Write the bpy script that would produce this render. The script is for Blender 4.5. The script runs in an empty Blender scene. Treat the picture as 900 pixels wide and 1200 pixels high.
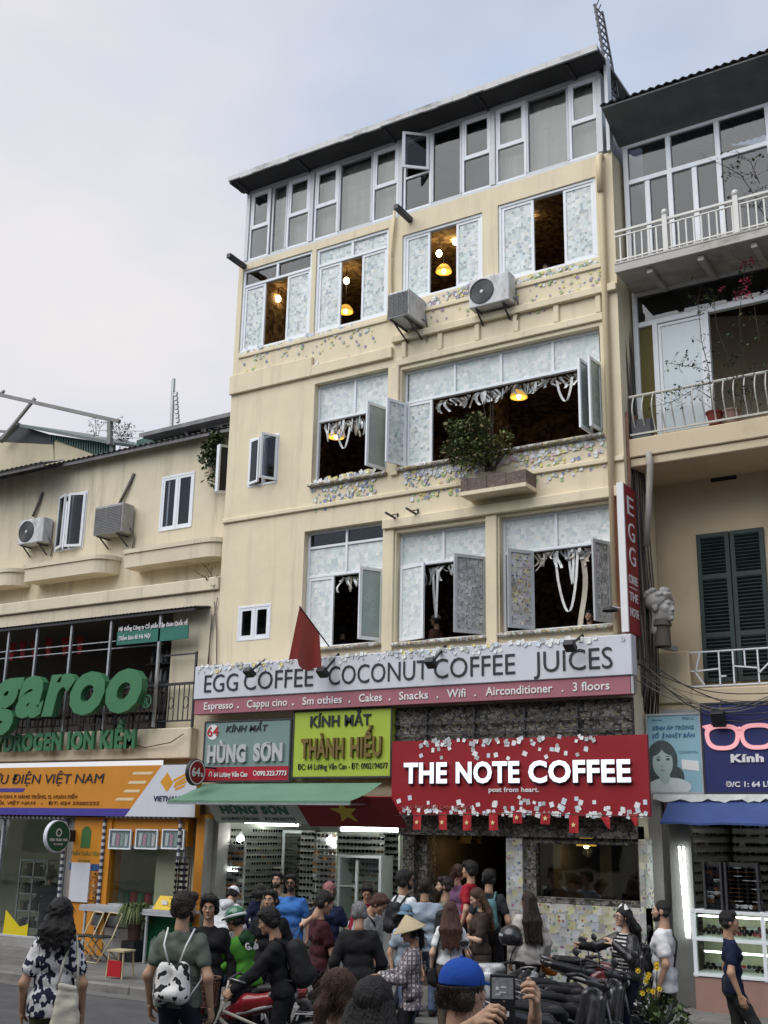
import bpy, bmesh, math, random
import numpy as np
from mathutils import Vector, Matrix

R = random.Random(7)
scene = bpy.context.scene
COL = scene.collection
rad = math.radians

# ------------------------------------------------------------------ camera
H = 2.4456                      # eye height above the road
FPX = 1328.06                   # focal length in pixels of a 900 x 1200 frame
CR = ((0.84800883, 0.12816937, 0.51425056),
      (0.52962517, -0.24054731, -0.81340898),
      (0.01944747, 0.96213804, -0.27186797))
cam = bpy.data.cameras.new('camera')
cam.sensor_fit = 'VERTICAL'; cam.sensor_height = 36.0
cam.lens = FPX / 1200 * 36.0
cam.clip_start = 0.05; cam.clip_end = 4000
camo = bpy.data.objects.new('camera', cam); COL.objects.link(camo)
M4 = Matrix(CR).to_4x4(); M4.translation = (0, 0, H)
camo.matrix_world = M4
scene.camera = camo

# ------------------------------------------------------------------ light
SUN_EL, SUN_AZ = 52, 205        # soft overcast light from behind and above the viewer
scene.view_settings.view_transform = 'Standard'
scene.view_settings.look = 'None'
scene.view_settings.exposure = 1.08
scene.view_settings.gamma = 1.0
scene.cycles.use_denoising = True
scene.cycles.max_bounces = 8
scene.cycles.diffuse_bounces = 4
scene.cycles.transparent_max_bounces = 24
scene.cycles.caustics_reflective = False
scene.cycles.caustics_refractive = False
scene.cycles.sample_clamp_indirect = 4.0
world = bpy.data.worlds.new('World'); scene.world = world
world.use_nodes = True
wn = world.node_tree.nodes; wl = world.node_tree.links
wn.clear()
wo = wn.new('ShaderNodeOutputWorld'); wb = wn.new('ShaderNodeBackground')
sk = wn.new('ShaderNodeTexSky'); sk.sky_type = 'NISHITA'; sk.sun_disc = False
sk.sun_elevation = rad(SUN_EL); sk.sun_rotation = rad(SUN_AZ)
sk.air_density = 1.0; sk.dust_density = 1.5
tc = wn.new('ShaderNodeTexCoord')
mp = wn.new('ShaderNodeMapping'); mp.inputs['Scale'].default_value = (1.0, 1.0, 2.2)
mp.inputs['Location'].default_value = (0.35, 0.1, 0.2)
nz = wn.new('ShaderNodeTexNoise'); nz.inputs['Scale'].default_value = 1.7; nz.inputs['Detail'].default_value = 4; nz.inputs['Roughness'].default_value = 0.55
rp = wn.new('ShaderNodeValToRGB'); rp.color_ramp.elements[0].position = 0.30; rp.color_ramp.elements[0].color = (.50, .50, .50, 1)
rp.color_ramp.elements[1].position = 0.66; rp.color_ramp.elements[1].color = (1, 1, 1, 1)
nz2 = wn.new('ShaderNodeTexNoise'); nz2.inputs['Scale'].default_value = 2.4; nz2.inputs['Detail'].default_value = 5; nz2.inputs['Roughness'].default_value = 0.5
rp2 = wn.new('ShaderNodeValToRGB'); rp2.color_ramp.elements[0].position = 0.36; rp2.color_ramp.elements[1].position = 0.66
rp2.color_ramp.elements[0].color = (2.62, 3.08, 3.95, 1); rp2.color_ramp.elements[1].color = (3.60, 3.62, 3.85, 1)
mx = wn.new('ShaderNodeMixRGB')
wb.inputs['Strength'].default_value = 0.10
wl.new(tc.outputs['Generated'], mp.inputs['Vector'])
wl.new(mp.outputs['Vector'], nz.inputs['Vector']); wl.new(mp.outputs['Vector'], nz2.inputs['Vector'])
wl.new(nz.outputs['Fac'], rp.inputs['Fac']); wl.new(nz2.outputs['Fac'], rp2.inputs['Fac'])
wl.new(rp.outputs['Color'], mx.inputs['Fac']); wl.new(sk.outputs['Color'], mx.inputs['Color1']); wl.new(rp2.outputs['Color'], mx.inputs['Color2'])
sp_ = wn.new('ShaderNodeVectorMath'); sp_.operation = 'DOT_PRODUCT'; sp_.inputs[1].default_value = (-.80, .52, .30)
wl.new(tc.outputs['Generated'], sp_.inputs[0])
gr = wn.new('ShaderNodeMapRange'); gr.inputs['From Min'].default_value = .84; gr.inputs['From Max'].default_value = 1.0; gr.inputs['To Min'].default_value = 0; gr.inputs['To Max'].default_value = .85
wl.new(sp_.outputs['Value'], gr.inputs['Value'])
gm = wn.new('ShaderNodeMath'); gm.operation = 'MULTIPLY'; wl.new(gr.outputs['Result'], gm.inputs[0]); wl.new(nz2.outputs['Fac'], gm.inputs[1])
gx_ = wn.new('ShaderNodeMath'); gx_.operation = 'MULTIPLY'; gx_.inputs[1].default_value = 1.7; gx_.use_clamp = True; wl.new(gm.outputs[0], gx_.inputs[0])
mx2 = wn.new('ShaderNodeMixRGB'); mx2.inputs['Color2'].default_value = (4.35, 4.12, 4.02, 1); wl.new(gx_.outputs[0], mx2.inputs['Fac']); wl.new(mx.outputs['Color'], mx2.inputs['Color1'])
wl.new(mx2.outputs['Color'], wb.inputs['Color']); wl.new(wb.outputs['Background'], wo.inputs['Surface'])

sl = bpy.data.lights.new('sun', 'SUN'); sl.energy = 1.5; sl.angle = rad(70); sl.color = (1.0, .975, .935)
so = bpy.data.objects.new('sun', sl); COL.objects.link(so)
# Blender sky: rotation measured clockwise from +Y; light comes from that direction
_sd = Vector((math.sin(rad(SUN_AZ)) * math.cos(rad(SUN_EL)), math.cos(rad(SUN_AZ)) * math.cos(rad(SUN_EL)), math.sin(rad(SUN_EL))))
so.rotation_euler = _sd.to_track_quat('Z', 'Y').to_euler()

# ------------------------------------------------------------------ measuring helpers (photo pixel -> point on a known plane)
def ray(px, py):
    a, b, c = px - 450, -(py - 600), -FPX
    return Vector([CR[i][0]*a + CR[i][1]*b + CR[i][2]*c for i in range(3)])
def at(px, py, Y):
    r = ray(px, py); t = Y / r.y
    return Vector((r.x*t, Y, H + r.z*t))
def AX(px, py, X):
    r = ray(px, py); t = X / r.x
    return Vector((X, r.y*t, H + r.z*t))
def dep(px, py, d):
    r = ray(px, py) * (d / FPX)
    return Vector((r.x, r.y, H + r.z))
def gnd(px, py, z=0.0):
    r = ray(px, py); t = (z - H) / r.z
    return Vector((r.x*t, r.y*t, z))

# ------------------------------------------------------------------ objects
def tag(o, label=None, cat=None, group=None, kind=None):
    if label: o['label'] = label
    if cat: o['category'] = cat
    if group: o['group'] = group
    if kind: o['kind'] = kind
    return o
WORLD_LOC = {}
def thing(name, label, cat, loc=(0, 0, 0), rz=0.0, group=None):
    o = bpy.data.objects.new(name, None); COL.objects.link(o)
    o.empty_display_size = .1
    o.location = loc; o.rotation_euler = (0, 0, rz)
    WORLD_LOC[o.name] = Vector(loc)
    return tag(o, label, cat, group)
def copy_tree(o, parent=None):
    c = o.copy(); COL.objects.link(c)
    if parent: c.parent = parent
    for ch in o.children: copy_tree(ch, c)
    return c

class MB:
    """collects shapes of one part"""
    def __init__(s): s.v = []; s.f = []; s.m = []
    def add(s, vs, fs, mi=0):
        n = len(s.v); s.v += [tuple(p) for p in vs]
        s.f += [tuple(i + n for i in f) for f in fs]; s.m += [mi]*len(fs); return s
    def box(s, x0, x1, y0, y1, z0, z1, mi=0):
        return s.add([(x0,y0,z0),(x1,y0,z0),(x1,y1,z0),(x0,y1,z0),(x0,y0,z1),(x1,y0,z1),(x1,y1,z1),(x0,y1,z1)],
                     [(0,3,2,1),(4,5,6,7),(0,1,5,4),(1,2,6,5),(2,3,7,6),(3,0,4,7)], mi)
    def obox(s, c, ax, ay, az, mi=0):
        """box from centre and three half-axis vectors"""
        c = Vector(c); ax, ay, az = Vector(ax), Vector(ay), Vector(az)
        P = [c + i*ax + j*ay + k*az for k in (-1,1) for (i,j) in ((-1,-1),(1,-1),(1,1),(-1,1))]
        fs = [(0,3,2,1),(4,5,6,7),(0,1,5,4),(1,2,6,5),(2,3,7,6),(3,0,4,7)]
        if ax.cross(ay).dot(az) < 0: fs = [f[::-1] for f in fs]
        return s.add(P, fs, mi)
    def quad(s, a, b, c, d, mi=0): return s.add([a,b,c,d], [(0,1,2,3)], mi)
    def slab(s, pts, n, t, mi=0):
        """polygon given thickness t along -n"""
        n = Vector(n); k = len(pts); a = [Vector(p) for p in pts]; b = [p - n*t for p in a]
        fs = [tuple(range(k)), tuple(range(2*k-1, k-1, -1))] + [(i, i+k, (i+1)%k+k, (i+1)%k) for i in range(k)]
        return s.add(a+b, fs, mi)
    def bar(s, p, q, w, h=None, mi=0, up=(0,0,1)):
        p, q = Vector(p), Vector(q); h = h or w
        d = (q-p); L = d.length
        if L < 1e-6: return s
        d /= L; u = Vector(up)
        if abs(d.dot(u)) > .98: u = Vector((0,1,0))
        sx = d.cross(u).normalized(); sz = sx.cross(d)
        return s.obox((p+q)/2, d*L/2, sx*w/2, sz*h/2, mi)
    def tube(s, pts, r, n=8, mi=0, caps=True):
        pts = [Vector(p) for p in pts]; k = len(pts)
        rs = r if isinstance(r, (list, tuple)) else [r]*k
        base = len(s.v); prev = None; vs = []
        for i, p in enumerate(pts):
            d = (pts[min(i+1,k-1)] - pts[max(i-1,0)])
            if d.length < 1e-9: d = Vector((0,0,1))
            d.normalize()
            if prev is None:
                u = Vector((0,0,1)) if abs(d.z) < .9 else Vector((1,0,0))
                a = d.cross(u).normalized()
            else:
                a = (prev - d*prev.dot(d))
                a = a.normalized() if a.length > 1e-6 else d.orthogonal().normalized()
            prev = a; b = d.cross(a)
            for j in range(n):
                t = 2*math.pi*j/n
                vs.append(p + (a*math.cos(t) + b*math.sin(t))*rs[i])
        fs = []
        for i in range(k-1):
            for j in range(n):
                j2 = (j+1) % n
                fs.append((i*n+j, i*n+j2, (i+1)*n+j2, (i+1)*n+j))
        if caps:
            fs.append(tuple(range(n-1, -1, -1))); fs.append(tuple(range((k-1)*n, k*n)))
        return s.add(vs, fs, mi)
    def cyl(s, p, q, r0, r1=None, n=12, mi=0): return s.tube([p, q], [r0, r0 if r1 is None else r1], n, mi)
    def lathe(s, prof, c=(0,0,0), n=16, mi=0, ax=None):
        """profile (r, h) turned about an axis (default z)"""
        c = Vector(c); az = Vector(ax or (0,0,1)).normalized(); a = az.orthogonal().normalized(); b = az.cross(a)
        vs = []; k = len(prof)
        for r, h in prof:
            for j in range(n):
                t = 2*math.pi*j/n
                vs.append(c + az*h + (a*math.cos(t) + b*math.sin(t))*max(r, 1e-4))
        fs = [(i*n+j, i*n+(j+1)%n, (i+1)*n+(j+1)%n, (i+1)*n+j) for i in range(k-1) for j in range(n)]
        return s.add(vs, fs, mi)
    def ell(s, c, rx, ry=None, rz=None, n=12, m=8, mi=0, rot=None):
        ry = ry or rx; rz = rz or rx; c = Vector(c); vs = []
        for i in range(m+1):
            a = math.pi*i/m
            for j in range(n):
                t = 2*math.pi*j/n
                p = Vector((rx*math.sin(a)*math.cos(t), ry*math.sin(a)*math.sin(t), -rz*math.cos(a)))
                if rot is not None: p = rot @ p
                vs.append(c + p)
        fs = [(i*n+j, i*n+(j+1)%n, (i+1)*n+(j+1)%n, (i+1)*n+j) for i in range(m) for j in range(n)]
        return s.add(vs, fs, mi)
    def ring(s, x0, x1, z0, z1, y0, y1, w, mi=0, wb=None):
        """rectangular frame in an XZ plane: butted members"""
        wb = w if wb is None else wb
        s.box(x0, x1, y0, y1, z1-w, z1, mi); s.box(x0, x1, y0, y1, z0, z0+wb, mi)
        s.box(x0, x0+w, y0, y1, z0+wb, z1-w, mi); s.box(x1-w, x1, y0, y1, z0+wb, z1-w, mi); return s
    def wall(s, x0, x1, z0, z1, y, t, holes, mi=0, mr=None):
        """front of a wall in plane y (facing -Y) of thickness t, with rectangular holes and their reveals"""
        mr = mi if mr is None else mr
        xs = sorted({x0, x1, *[min(max(h[0],x0),x1) for h in holes], *[min(max(h[1],x0),x1) for h in holes]})
        zs = sorted({z0, z1, *[min(max(h[2],z0),z1) for h in holes], *[min(max(h[3],z0),z1) for h in holes]})
        for a, b in zip(xs, xs[1:]):
            for c, d in zip(zs, zs[1:]):
                mxx, mz = (a+b)/2, (c+d)/2
                if any(h[0] < mxx < h[1] and h[2] < mz < h[3] for h in holes): continue
                s.quad((a,y,c),(b,y,c),(b,y,d),(a,y,d), mi)
                s.quad((b,y+t,c),(a,y+t,c),(a,y+t,d),(b,y+t,d), mi)
        for h in holes:
            a, b, c, d = h
            s.quad((a,y,c),(a,y+t,c),(a,y+t,d),(a,y,d), mr); s.quad((b,y+t,c),(b,y,c),(b,y,d),(b,y+t,d), mr)
            s.quad((a,y,d),(a,y+t,d),(b,y+t,d),(b,y,d), mr); s.quad((a,y+t,c),(a,y,c),(b,y,c),(b,y+t,c), mr)
        s.quad((x0,y,z1),(x1,y,z1),(x1,y+t,z1),(x0,y+t,z1), mi)
        s.quad((x1,y,z0),(x1,y+t,z0),(x1,y+t,z1),(x1,y,z1), mi); s.quad((x0,y+t,z0),(x0,y,z0),(x0,y,z1),(x0,y+t,z1), mi)
        return s
    def txt(s, string, o, u, v, w=None, cap=None, depth=.006, bold=0.0, shear=0.0, mi=0, align='L'):
        """lettering: o bottom-left of the baseline, u right, v up, w total width, cap capital height"""
        vs, fs, (bx0, bx1, hh) = text_mesh(string, bold, shear)
        u, v = Vector(u), Vector(v); nn = u.cross(v).normalized(); o = Vector(o)
        sz = (cap / hh) if cap else (w / (bx1-bx0)); sx = (w / (bx1-bx0)) if w else sz
        off = {'L': -bx0*sx, 'C': -(bx0+bx1)/2*sx, 'R': -bx1*sx}[align]
        P = [o + u*(p[0]*sx + off) + v*(p[1]*sz) + nn*(p[2]*depth) for p in vs]
        return s.add(P, fs, mi)
    def build(s, name, mats, parent=None, smooth=False, bevel=0.0, seg=1, auto=None):
        me = bpy.data.meshes.new(name)
        off = Vector((0,0,0)); q = parent
        local = getattr(s, 'local', False)
        while q is not None and not local:
            off += Vector(q.location); q = q.parent
        me.from_pydata([(p[0]-off.x, p[1]-off.y, p[2]-off.z) for p in s.v], [], s.f)
        if not isinstance(mats, (list, tuple)): mats = [mats]
        for m in mats: me.materials.append(m)
        if len(mats) > 1: me.polygons.foreach_set('material_index', s.m)
        if smooth: me.polygons.foreach_set('use_smooth', [True]*len(me.polygons))
        me.update()
        o = bpy.data.objects.new(name, me); COL.objects.link(o)
        if parent is not None: o.parent = parent
        if auto is not None:
            me.polygons.foreach_set('use_smooth', [True]*len(me.polygons))
            bm = bmesh.new(); bm.from_mesh(me)
            for e in bm.edges:
                if len(e.link_faces) == 2 and e.calc_face_angle(0) > rad(auto): e.smooth = False
            bm.to_mesh(me); bm.free()
        if bevel:
            md = o.modifiers.new('bevel', 'BEVEL'); md.width = bevel; md.segments = seg; md.limit_method = 'ANGLE'
        return o
def LB():
    m = MB(); m.local = True; return m

_TX = {}
def text_mesh(string, bold=0.0, shear=0.0):
    key = (string, bold, shear)
    if key in _TX: return _TX[key]
    def mk(body):
        c = bpy.data.curves.new('t', 'FONT'); c.body = body; c.size = 1.0; c.extrude = 1.0; c.offset = bold; c.shear = shear; c.space_character = 1 + bold*1.9
        c.resolution_u = 3
        o = bpy.data.objects.new('t', c); COL.objects.link(o)
        dg = bpy.context.evaluated_depsgraph_get()
        me = o.evaluated_get(dg).to_mesh()
        vs = [(v.co.x, v.co.y, (v.co.z + 1)/2) for v in me.vertices]
        fs = [tuple(p.vertices) for p in me.polygons]
        o.evaluated_get(dg).to_mesh_clear()
        bpy.data.objects.remove(o); bpy.data.curves.remove(c)
        return vs, fs
    vs, fs = mk(string)
    hv, _ = mk('H')
    hh = max(p[1] for p in hv)
    r = (vs, fs, (min(p[0] for p in vs), max(p[0] for p in vs), hh))
    _TX[key] = r
    return r

# ------------------------------------------------------------------ materials
_M = {}
def mat(name, col, rough=.7, var=.12, vscale=6.0, bump=0.0, bscale=40.0, metal=0.0, spec=.4, stain=None, coat=0.0, stretch=None, emit=None, estr=0.0, sheen=0.0):
    if name in _M: return _M[name]
    m = bpy.data.materials.new(name); m.use_nodes = True
    nt = m.node_tree; N = nt.nodes; L = nt.links
    b = N['Principled BSDF']
    b.inputs['Roughness'].default_value = rough; b.inputs['Metallic'].default_value = metal
    b.inputs['Specular IOR Level'].default_value = spec
    if coat: b.inputs['Coat Weight'].default_value = coat; b.inputs['Coat Roughness'].default_value = .08
    if sheen: b.inputs['Sheen Weight'].default_value = sheen
    col = tuple(col[:3])
    tc = N.new('ShaderNodeTexCoord')
    vec = tc.outputs['Object']
    if stretch:
        mp = N.new('ShaderNodeMapping'); mp.inputs['Scale'].default_value = stretch; L.new(vec, mp.inputs['Vector']); vs = mp.outputs['Vector']
    else: vs = vec
    n1 = N.new('ShaderNodeTexNoise'); n1.inputs['Scale'].default_value = vscale; n1.inputs['Detail'].default_value = 6; n1.inputs['Roughness'].default_value = .6
    L.new(vs, n1.inputs['Vector'])
    r1 = N.new('ShaderNodeValToRGB'); r1.color_ramp.elements[0].position = .3; r1.color_ramp.elements[1].position = .72
    r1.color_ramp.elements[0].color = (*[max(0, c*(1-var)) for c in col], 1); r1.color_ramp.elements[1].color = (*[min(1, c*(1+var)) for c in col], 1)
    L.new(n1.outputs['Fac'], r1.inputs['Fac'])
    out = r1.outputs['Color']
    if stain:
        scol, amt, ssc, lo = stain
        mp2 = N.new('ShaderNodeMapping'); mp2.inputs['Scale'].default_value = ssc; L.new(vec, mp2.inputs['Vector'])
        n2 = N.new('ShaderNodeTexNoise'); n2.inputs['Scale'].default_value = 1.0; n2.inputs['Detail'].default_value = 9; n2.inputs['Roughness'].default_value = .68
        L.new(mp2.outputs['Vector'], n2.inputs['Vector'])
        r2 = N.new('ShaderNodeValToRGB'); r2.color_ramp.elements[0].position = lo; r2.color_ramp.elements[1].position = min(1, lo+.22)
        r2.color_ramp.elements[0].color = (0,0,0,1); r2.color_ramp.elements[1].color = (amt,amt,amt,1)
        L.new(n2.outputs['Fac'], r2.inputs['Fac'])
        mxx = N.new('ShaderNodeMixRGB'); mxx.inputs['Color2'].default_value = (*scol, 1)
        L.new(r2.outputs['Color'], mxx.inputs['Fac']); L.new(out, mxx.inputs['Color1']); out = mxx.outputs['Color']
    L.new(out, b.inputs['Base Color'])
    mr = N.new('ShaderNodeMapRange'); mr.inputs['To Min'].default_value = max(0, rough-.1); mr.inputs['To Max'].default_value = min(1, rough+.12)
    L.new(n1.outputs['Fac'], mr.inputs['Value']); L.new(mr.outputs['Result'], b.inputs['Roughness'])
    if bump:
        n3 = N.new('ShaderNodeTexNoise'); n3.inputs['Scale'].default_value = bscale; n3.inputs['Detail'].default_value = 5
        L.new(vs if stretch else vec, n3.inputs['Vector'])
        bp = N.new('ShaderNodeBump'); bp.inputs['Strength'].default_value = bump; bp.inputs['Distance'].default_value = .02
        L.new(n3.outputs['Fac'], bp.inputs['Height']); L.new(bp.outputs['Normal'], b.inputs['Normal'])
    if emit:
        b.inputs['Emission Color'].default_value = (*emit, 1); b.inputs['Emission Strength'].default_value = estr
    _M[name] = m
    return m
def emis(name, col, s):
    return mat(name, (.8,.8,.8), emit=col, estr=s, var=.0)
def glass(name, tint=(.9,.93,.93), refl=.16, rough=.02, dark=0.0):
    if name in _M: return _M[name]
    m = bpy.data.materials.new(name); m.use_nodes = True
    N = m.node_tree.nodes; L = m.node_tree.links; N.clear()
    o = N.new('ShaderNodeOutputMaterial'); t = N.new('ShaderNodeBsdfTransparent'); g = N.new('ShaderNodeBsdfGlossy')
    t.inputs['Color'].default_value = (*tint, 1); g.inputs['Roughness'].default_value = rough
    fr = N.new('ShaderNodeLayerWeight'); fr.inputs['Blend'].default_value = .5
    pw = N.new('ShaderNodeMath'); pw.operation = 'POWER'; pw.inputs[1].default_value = 4.0; L.new(fr.outputs['Facing'], pw.inputs[0])
    mr = N.new('ShaderNodeMapRange'); mr.inputs['To Min'].default_value = refl; mr.inputs['To Max'].default_value = min(1, refl+.5)
    tcn = N.new('ShaderNodeTexCoord'); nn = N.new('ShaderNodeTexNoise'); nn.inputs['Scale'].default_value = 1.2
    bp = N.new('ShaderNodeBump'); bp.inputs['Strength'].default_value = .06; bp.inputs['Distance'].default_value = .05
    L.new(tcn.outputs['Object'], nn.inputs['Vector']); L.new(nn.outputs['Fac'], bp.inputs['Height']); L.new(bp.outputs['Normal'], g.inputs['Normal'])
    mx = N.new('ShaderNodeMixShader')
    L.new(pw.outputs[0], mr.inputs['Value']); L.new(mr.outputs['Result'], mx.inputs['Fac'])
    L.new(t.outputs[0], mx.inputs[1]); L.new(g.outputs[0], mx.inputs[2]); L.new(mx.outputs[0], o.inputs['Surface'])
    _M[name] = m
    return m
def notes_mat(name, palette, scale=(12,12,12), gap=(.25,.25,.24), gapw=.05, dots=None, dscale=30, rough=.8, dirt=.0, axis='XZ', rnd=.75, lift=.5, thr=None, jit=(.72,1.08), sq=None):
    """a surface papered with square notes: voronoi cells (Chebychev) coloured from a palette; dots = second layer of little drawings"""
    if name in _M: return _M[name]
    m = bpy.data.materials.new(name); m.use_nodes = True
    nt = m.node_tree; N = nt.nodes; L = nt.links; b = N['Principled BSDF']; b.inputs['Roughness'].default_value = rough
    b.inputs['Specular IOR Level'].default_value = .25
    tcn = N.new('ShaderNodeTexCoord'); mp = N.new('ShaderNodeMapping'); mp.inputs['Scale'].default_value = scale
    L.new(tcn.outputs['Object'], mp.inputs['Vector'])
    v = N.new('ShaderNodeTexVoronoi'); v.distance = 'CHEBYCHEV'; v.inputs['Randomness'].default_value = rnd; v.inputs['Scale'].default_value = 1
    L.new(mp.outputs['Vector'], v.inputs['Vector'])
    sep = N.new('ShaderNodeSeparateColor'); L.new(v.outputs['Color'], sep.inputs['Color'])
    cr = N.new('ShaderNodeValToRGB'); cr.color_ramp.interpolation = 'CONSTANT'
    els = cr.color_ramp.elements
    k = len(palette)
    while len(els) < k: els.new(.5)
    for i, c in enumerate(palette): els[i].position = i/k; els[i].color = (*c, 1)
    L.new(sep.outputs[0], cr.inputs['Fac'])
    out = cr.outputs['Color']
    # value jitter per note
    hs = N.new('ShaderNodeHueSaturation'); mr = N.new('ShaderNodeMapRange'); mr.inputs['To Min'].default_value = jit[0]; mr.inputs['To Max'].default_value = jit[1]
    L.new(sep.outputs[1], mr.inputs['Value']); L.new(mr.outputs['Result'], hs.inputs['Value']); L.new(out, hs.inputs['Color']); out = hs.outputs['Color']
    if dots:
        v2 = N.new('ShaderNodeTexVoronoi'); v2.inputs['Scale'].default_value = dscale; v2.inputs['Randomness'].default_value = .9
        L.new(tcn.outputs['Object'], v2.inputs['Vector'])
        s2 = N.new('ShaderNodeSeparateColor'); L.new(v2.outputs['Color'], s2.inputs['Color'])
        c2 = N.new('ShaderNodeValToRGB'); c2.color_ramp.interpolation = 'CONSTANT'
        while len(c2.color_ramp.elements) < len(dots): c2.color_ramp.elements.new(.5)
        for i, c in enumerate(dots): c2.color_ramp.elements[i].position = i/len(dots); c2.color_ramp.elements[i].color = (*c, 1)
        L.new(s2.outputs[0], c2.inputs['Fac'])
        lt = N.new('ShaderNodeMath'); lt.operation = 'LESS_THAN'; lt.inputs[1].default_value = sq or .34
        if sq: v2.distance = 'CHEBYCHEV'
        L.new(v2.outputs['Distance'], lt.inputs[0])
        g2 = N.new('ShaderNodeMath'); g2.operation = 'MULTIPLY'; gt = N.new('ShaderNodeMath'); gt.operation = 'GREATER_THAN'; gt.inputs[1].default_value = .45
        L.new(s2.outputs[2], gt.inputs[0]); L.new(lt.outputs[0], g2.inputs[0]); L.new(gt.outputs[0], g2.inputs[1])
        m2 = N.new('ShaderNodeMixRGB'); L.new(g2.outputs[0], m2.inputs['Fac']); L.new(out, m2.inputs['Color1']); L.new(c2.outputs['Color'], m2.inputs['Color2']); out = m2.outputs['Color']
    # gaps between notes
    ve = N.new('ShaderNodeMath'); ve.operation = 'GREATER_THAN'; ve.inputs[1].default_value = thr or (.5 - gapw)
    L.new(v.outputs['Distance'], ve.inputs[0])
    m3 = N.new('ShaderNodeMixRGB'); m3.inputs['Color2'].default_value = (*gap, 1)
    L.new(ve.outputs[0], m3.inputs['Fac']); L.new(out, m3.inputs['Color1']); out = m3.outputs['Color']
    nn = N.new('ShaderNodeTexNoise'); nn.inputs['Scale'].default_value = 2.2; nn.inputs['Detail'].default_value = 6; L.new(tcn.outputs['Object'], nn.inputs['Vector'])
    rr = N.new('ShaderNodeValToRGB'); rr.color_ramp.elements[0].position = .35; rr.color_ramp.elements[1].position = .7
    rr.color_ramp.elements[0].color = (1-dirt, 1-dirt, 1-dirt, 1); rr.color_ramp.elements[1].color = (1, 1, 1, 1)
    L.new(nn.outputs['Fac'], rr.inputs['Fac'])
    m4 = N.new('ShaderNodeMixRGB'); m4.blend_type = 'MULTIPLY'; m4.inputs['Fac'].default_value = 1
    L.new(out, m4.inputs['Color1']); L.new(rr.outputs['Color'], m4.inputs['Color2'])
    L.new(m4.outputs['Color'], b.inputs['Base Color'])
    bp = N.new('ShaderNodeBump'); bp.inputs['Strength'].default_value = lift; bp.inputs['Distance'].default_value = .02
    L.new(v.outputs['Distance'], bp.inputs['Height']); L.new(bp.outputs['Normal'], b.inputs['Normal'])
    _M[name] = m
    return m

CREAM = (.71, .622, .445)
m_cream = mat('cream_plaster', CREAM, .88, .06, 1.6, .12, 60, stain=((.42,.36,.26), .55, (3.6,3.6,.28), .52))
m_cream2 = mat('old_cream_plaster', (.64,.565,.42), .9, .09, 1.2, .15, 50, stain=((.27,.24,.18), .65, (2.6,2.6,.36), .51))
m_tan = mat('tan_plaster', (.58,.48,.33), .9, .07, 1.0, .12, 50, stain=((.28,.22,.14), .45, (1.4,1.4,.5), .55))
m_pvc = mat('white_upvc', (.72,.75,.78), .4, .05, 4, stain=((.33,.33,.32), .5, (5,5,1.2), .60))
m_alu = mat('grey_aluminium', (.42,.44,.46), .45, .08, 5, metal=.2, stain=((.2,.2,.2), .5, (4,4,1), .58))
m_dkmetal = mat('dark_metal', (.05,.05,.055), .5, .2, 8, metal=.3)
m_black = mat('black_plastic', (.018,.018,.02), .5, .2, 8)
m_steel = mat('galvanised_steel', (.40,.41,.42), .4, .12, 8, metal=.7)
m_roof = mat('weathered_roof_sheet', (.16,.16,.165), .6, .25, 3, .2, 20, metal=.2, stain=((.30,.28,.26), .6, (3,3,3), .5))
m_paleroof = mat('pale_roof_edge', (.55,.55,.54), .6, .1, 4, stain=((.12,.12,.12), .9, (1.6,1.6,3), .5))
m_conc = mat('concrete', (.30,.29,.275), .9, .14, 3, .25, 30, stain=((.12,.12,.11), .6, (1.4,1.4,1.4), .52))
m_glass = glass('window_glass', (.90,.93,.93), .04)
m_glassd = glass('tinted_glass', (.50,.53,.56), .05)
m_shopglass = glass('shop_glass', (.88,.92,.90), .10)
m_wire = mat('black_cable', (.025,.024,.022), .6, .2, 5)
m_wireg = mat('grey_cable', (.14,.125,.105), .7, .25, 6)
m_pipe = mat('cream_pipe', (.64,.53,.34), .6, .06, 3, stain=((.3,.25,.17), .5, (4,4,.6), .56))
m_brownin = notes_mat('brown_paper_interior', [(.34,.22,.11),(.40,.27,.14),(.26,.16,.08),(.44,.31,.18),(.30,.19,.10)], (9,9,9), (.12,.07,.04), .02)
m_darkfloor = mat('dark_floor', (.08,.06,.045), .6, .2, 4)
PALE = [(.62,.69,.68),(.70,.74,.72),(.58,.67,.68),(.66,.72,.70),(.74,.76,.74),(.60,.66,.66)]
m_nwin = notes_mat('papered_pane', PALE, (11,11,11), (.50,.57,.57), .02, dots=[(.52,.59,.60),(.66,.72,.71),(.60,.66,.62),(.70,.74,.74),(.56,.60,.63)], dscale=13, rough=.45, dirt=.05, thr=.60, jit=(.90,1.04), sq=.42, rnd=.5, lift=.2)
m_nwin2 = notes_mat('thick_papered_pane', PALE, (13,13,13), (.40,.46,.47), .05, dots=[(.44,.50,.54),(.56,.63,.58),(.62,.64,.55),(.34,.38,.42),(.70,.73,.73),(.66,.70,.70)], dscale=15, rough=.45, dirt=.08, thr=.56, jit=(.84,1.05), sq=.40, rnd=.6, lift=.25)
m_nsash = notes_mat('papered_grey_sash', [(.50,.52,.54),(.58,.60,.61),(.42,.44,.46),(.54,.55,.56)], (17,17,17), (.24,.25,.26), .07, thr=.58, dots=[(.20,.19,.22),(.42,.38,.22),(.26,.26,.30)], dscale=34, dirt=.35)
m_ncol = notes_mat('colour_papered_wall', [(.52,.52,.50),(.60,.60,.57),(.50,.52,.50),(.62,.59,.44),(.47,.49,.53),(.58,.55,.50),(.56,.56,.32)], (10,10,10), (.36,.36,.34), .03, thr=.60, rnd=.95,
                  dots=[(.14,.16,.28),(.34,.13,.14),(.14,.23,.15),(.10,.10,.12),(.44,.38,.14),(.26,.16,.25),(.18,.28,.3)], dscale=16, dirt=.3)
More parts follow.
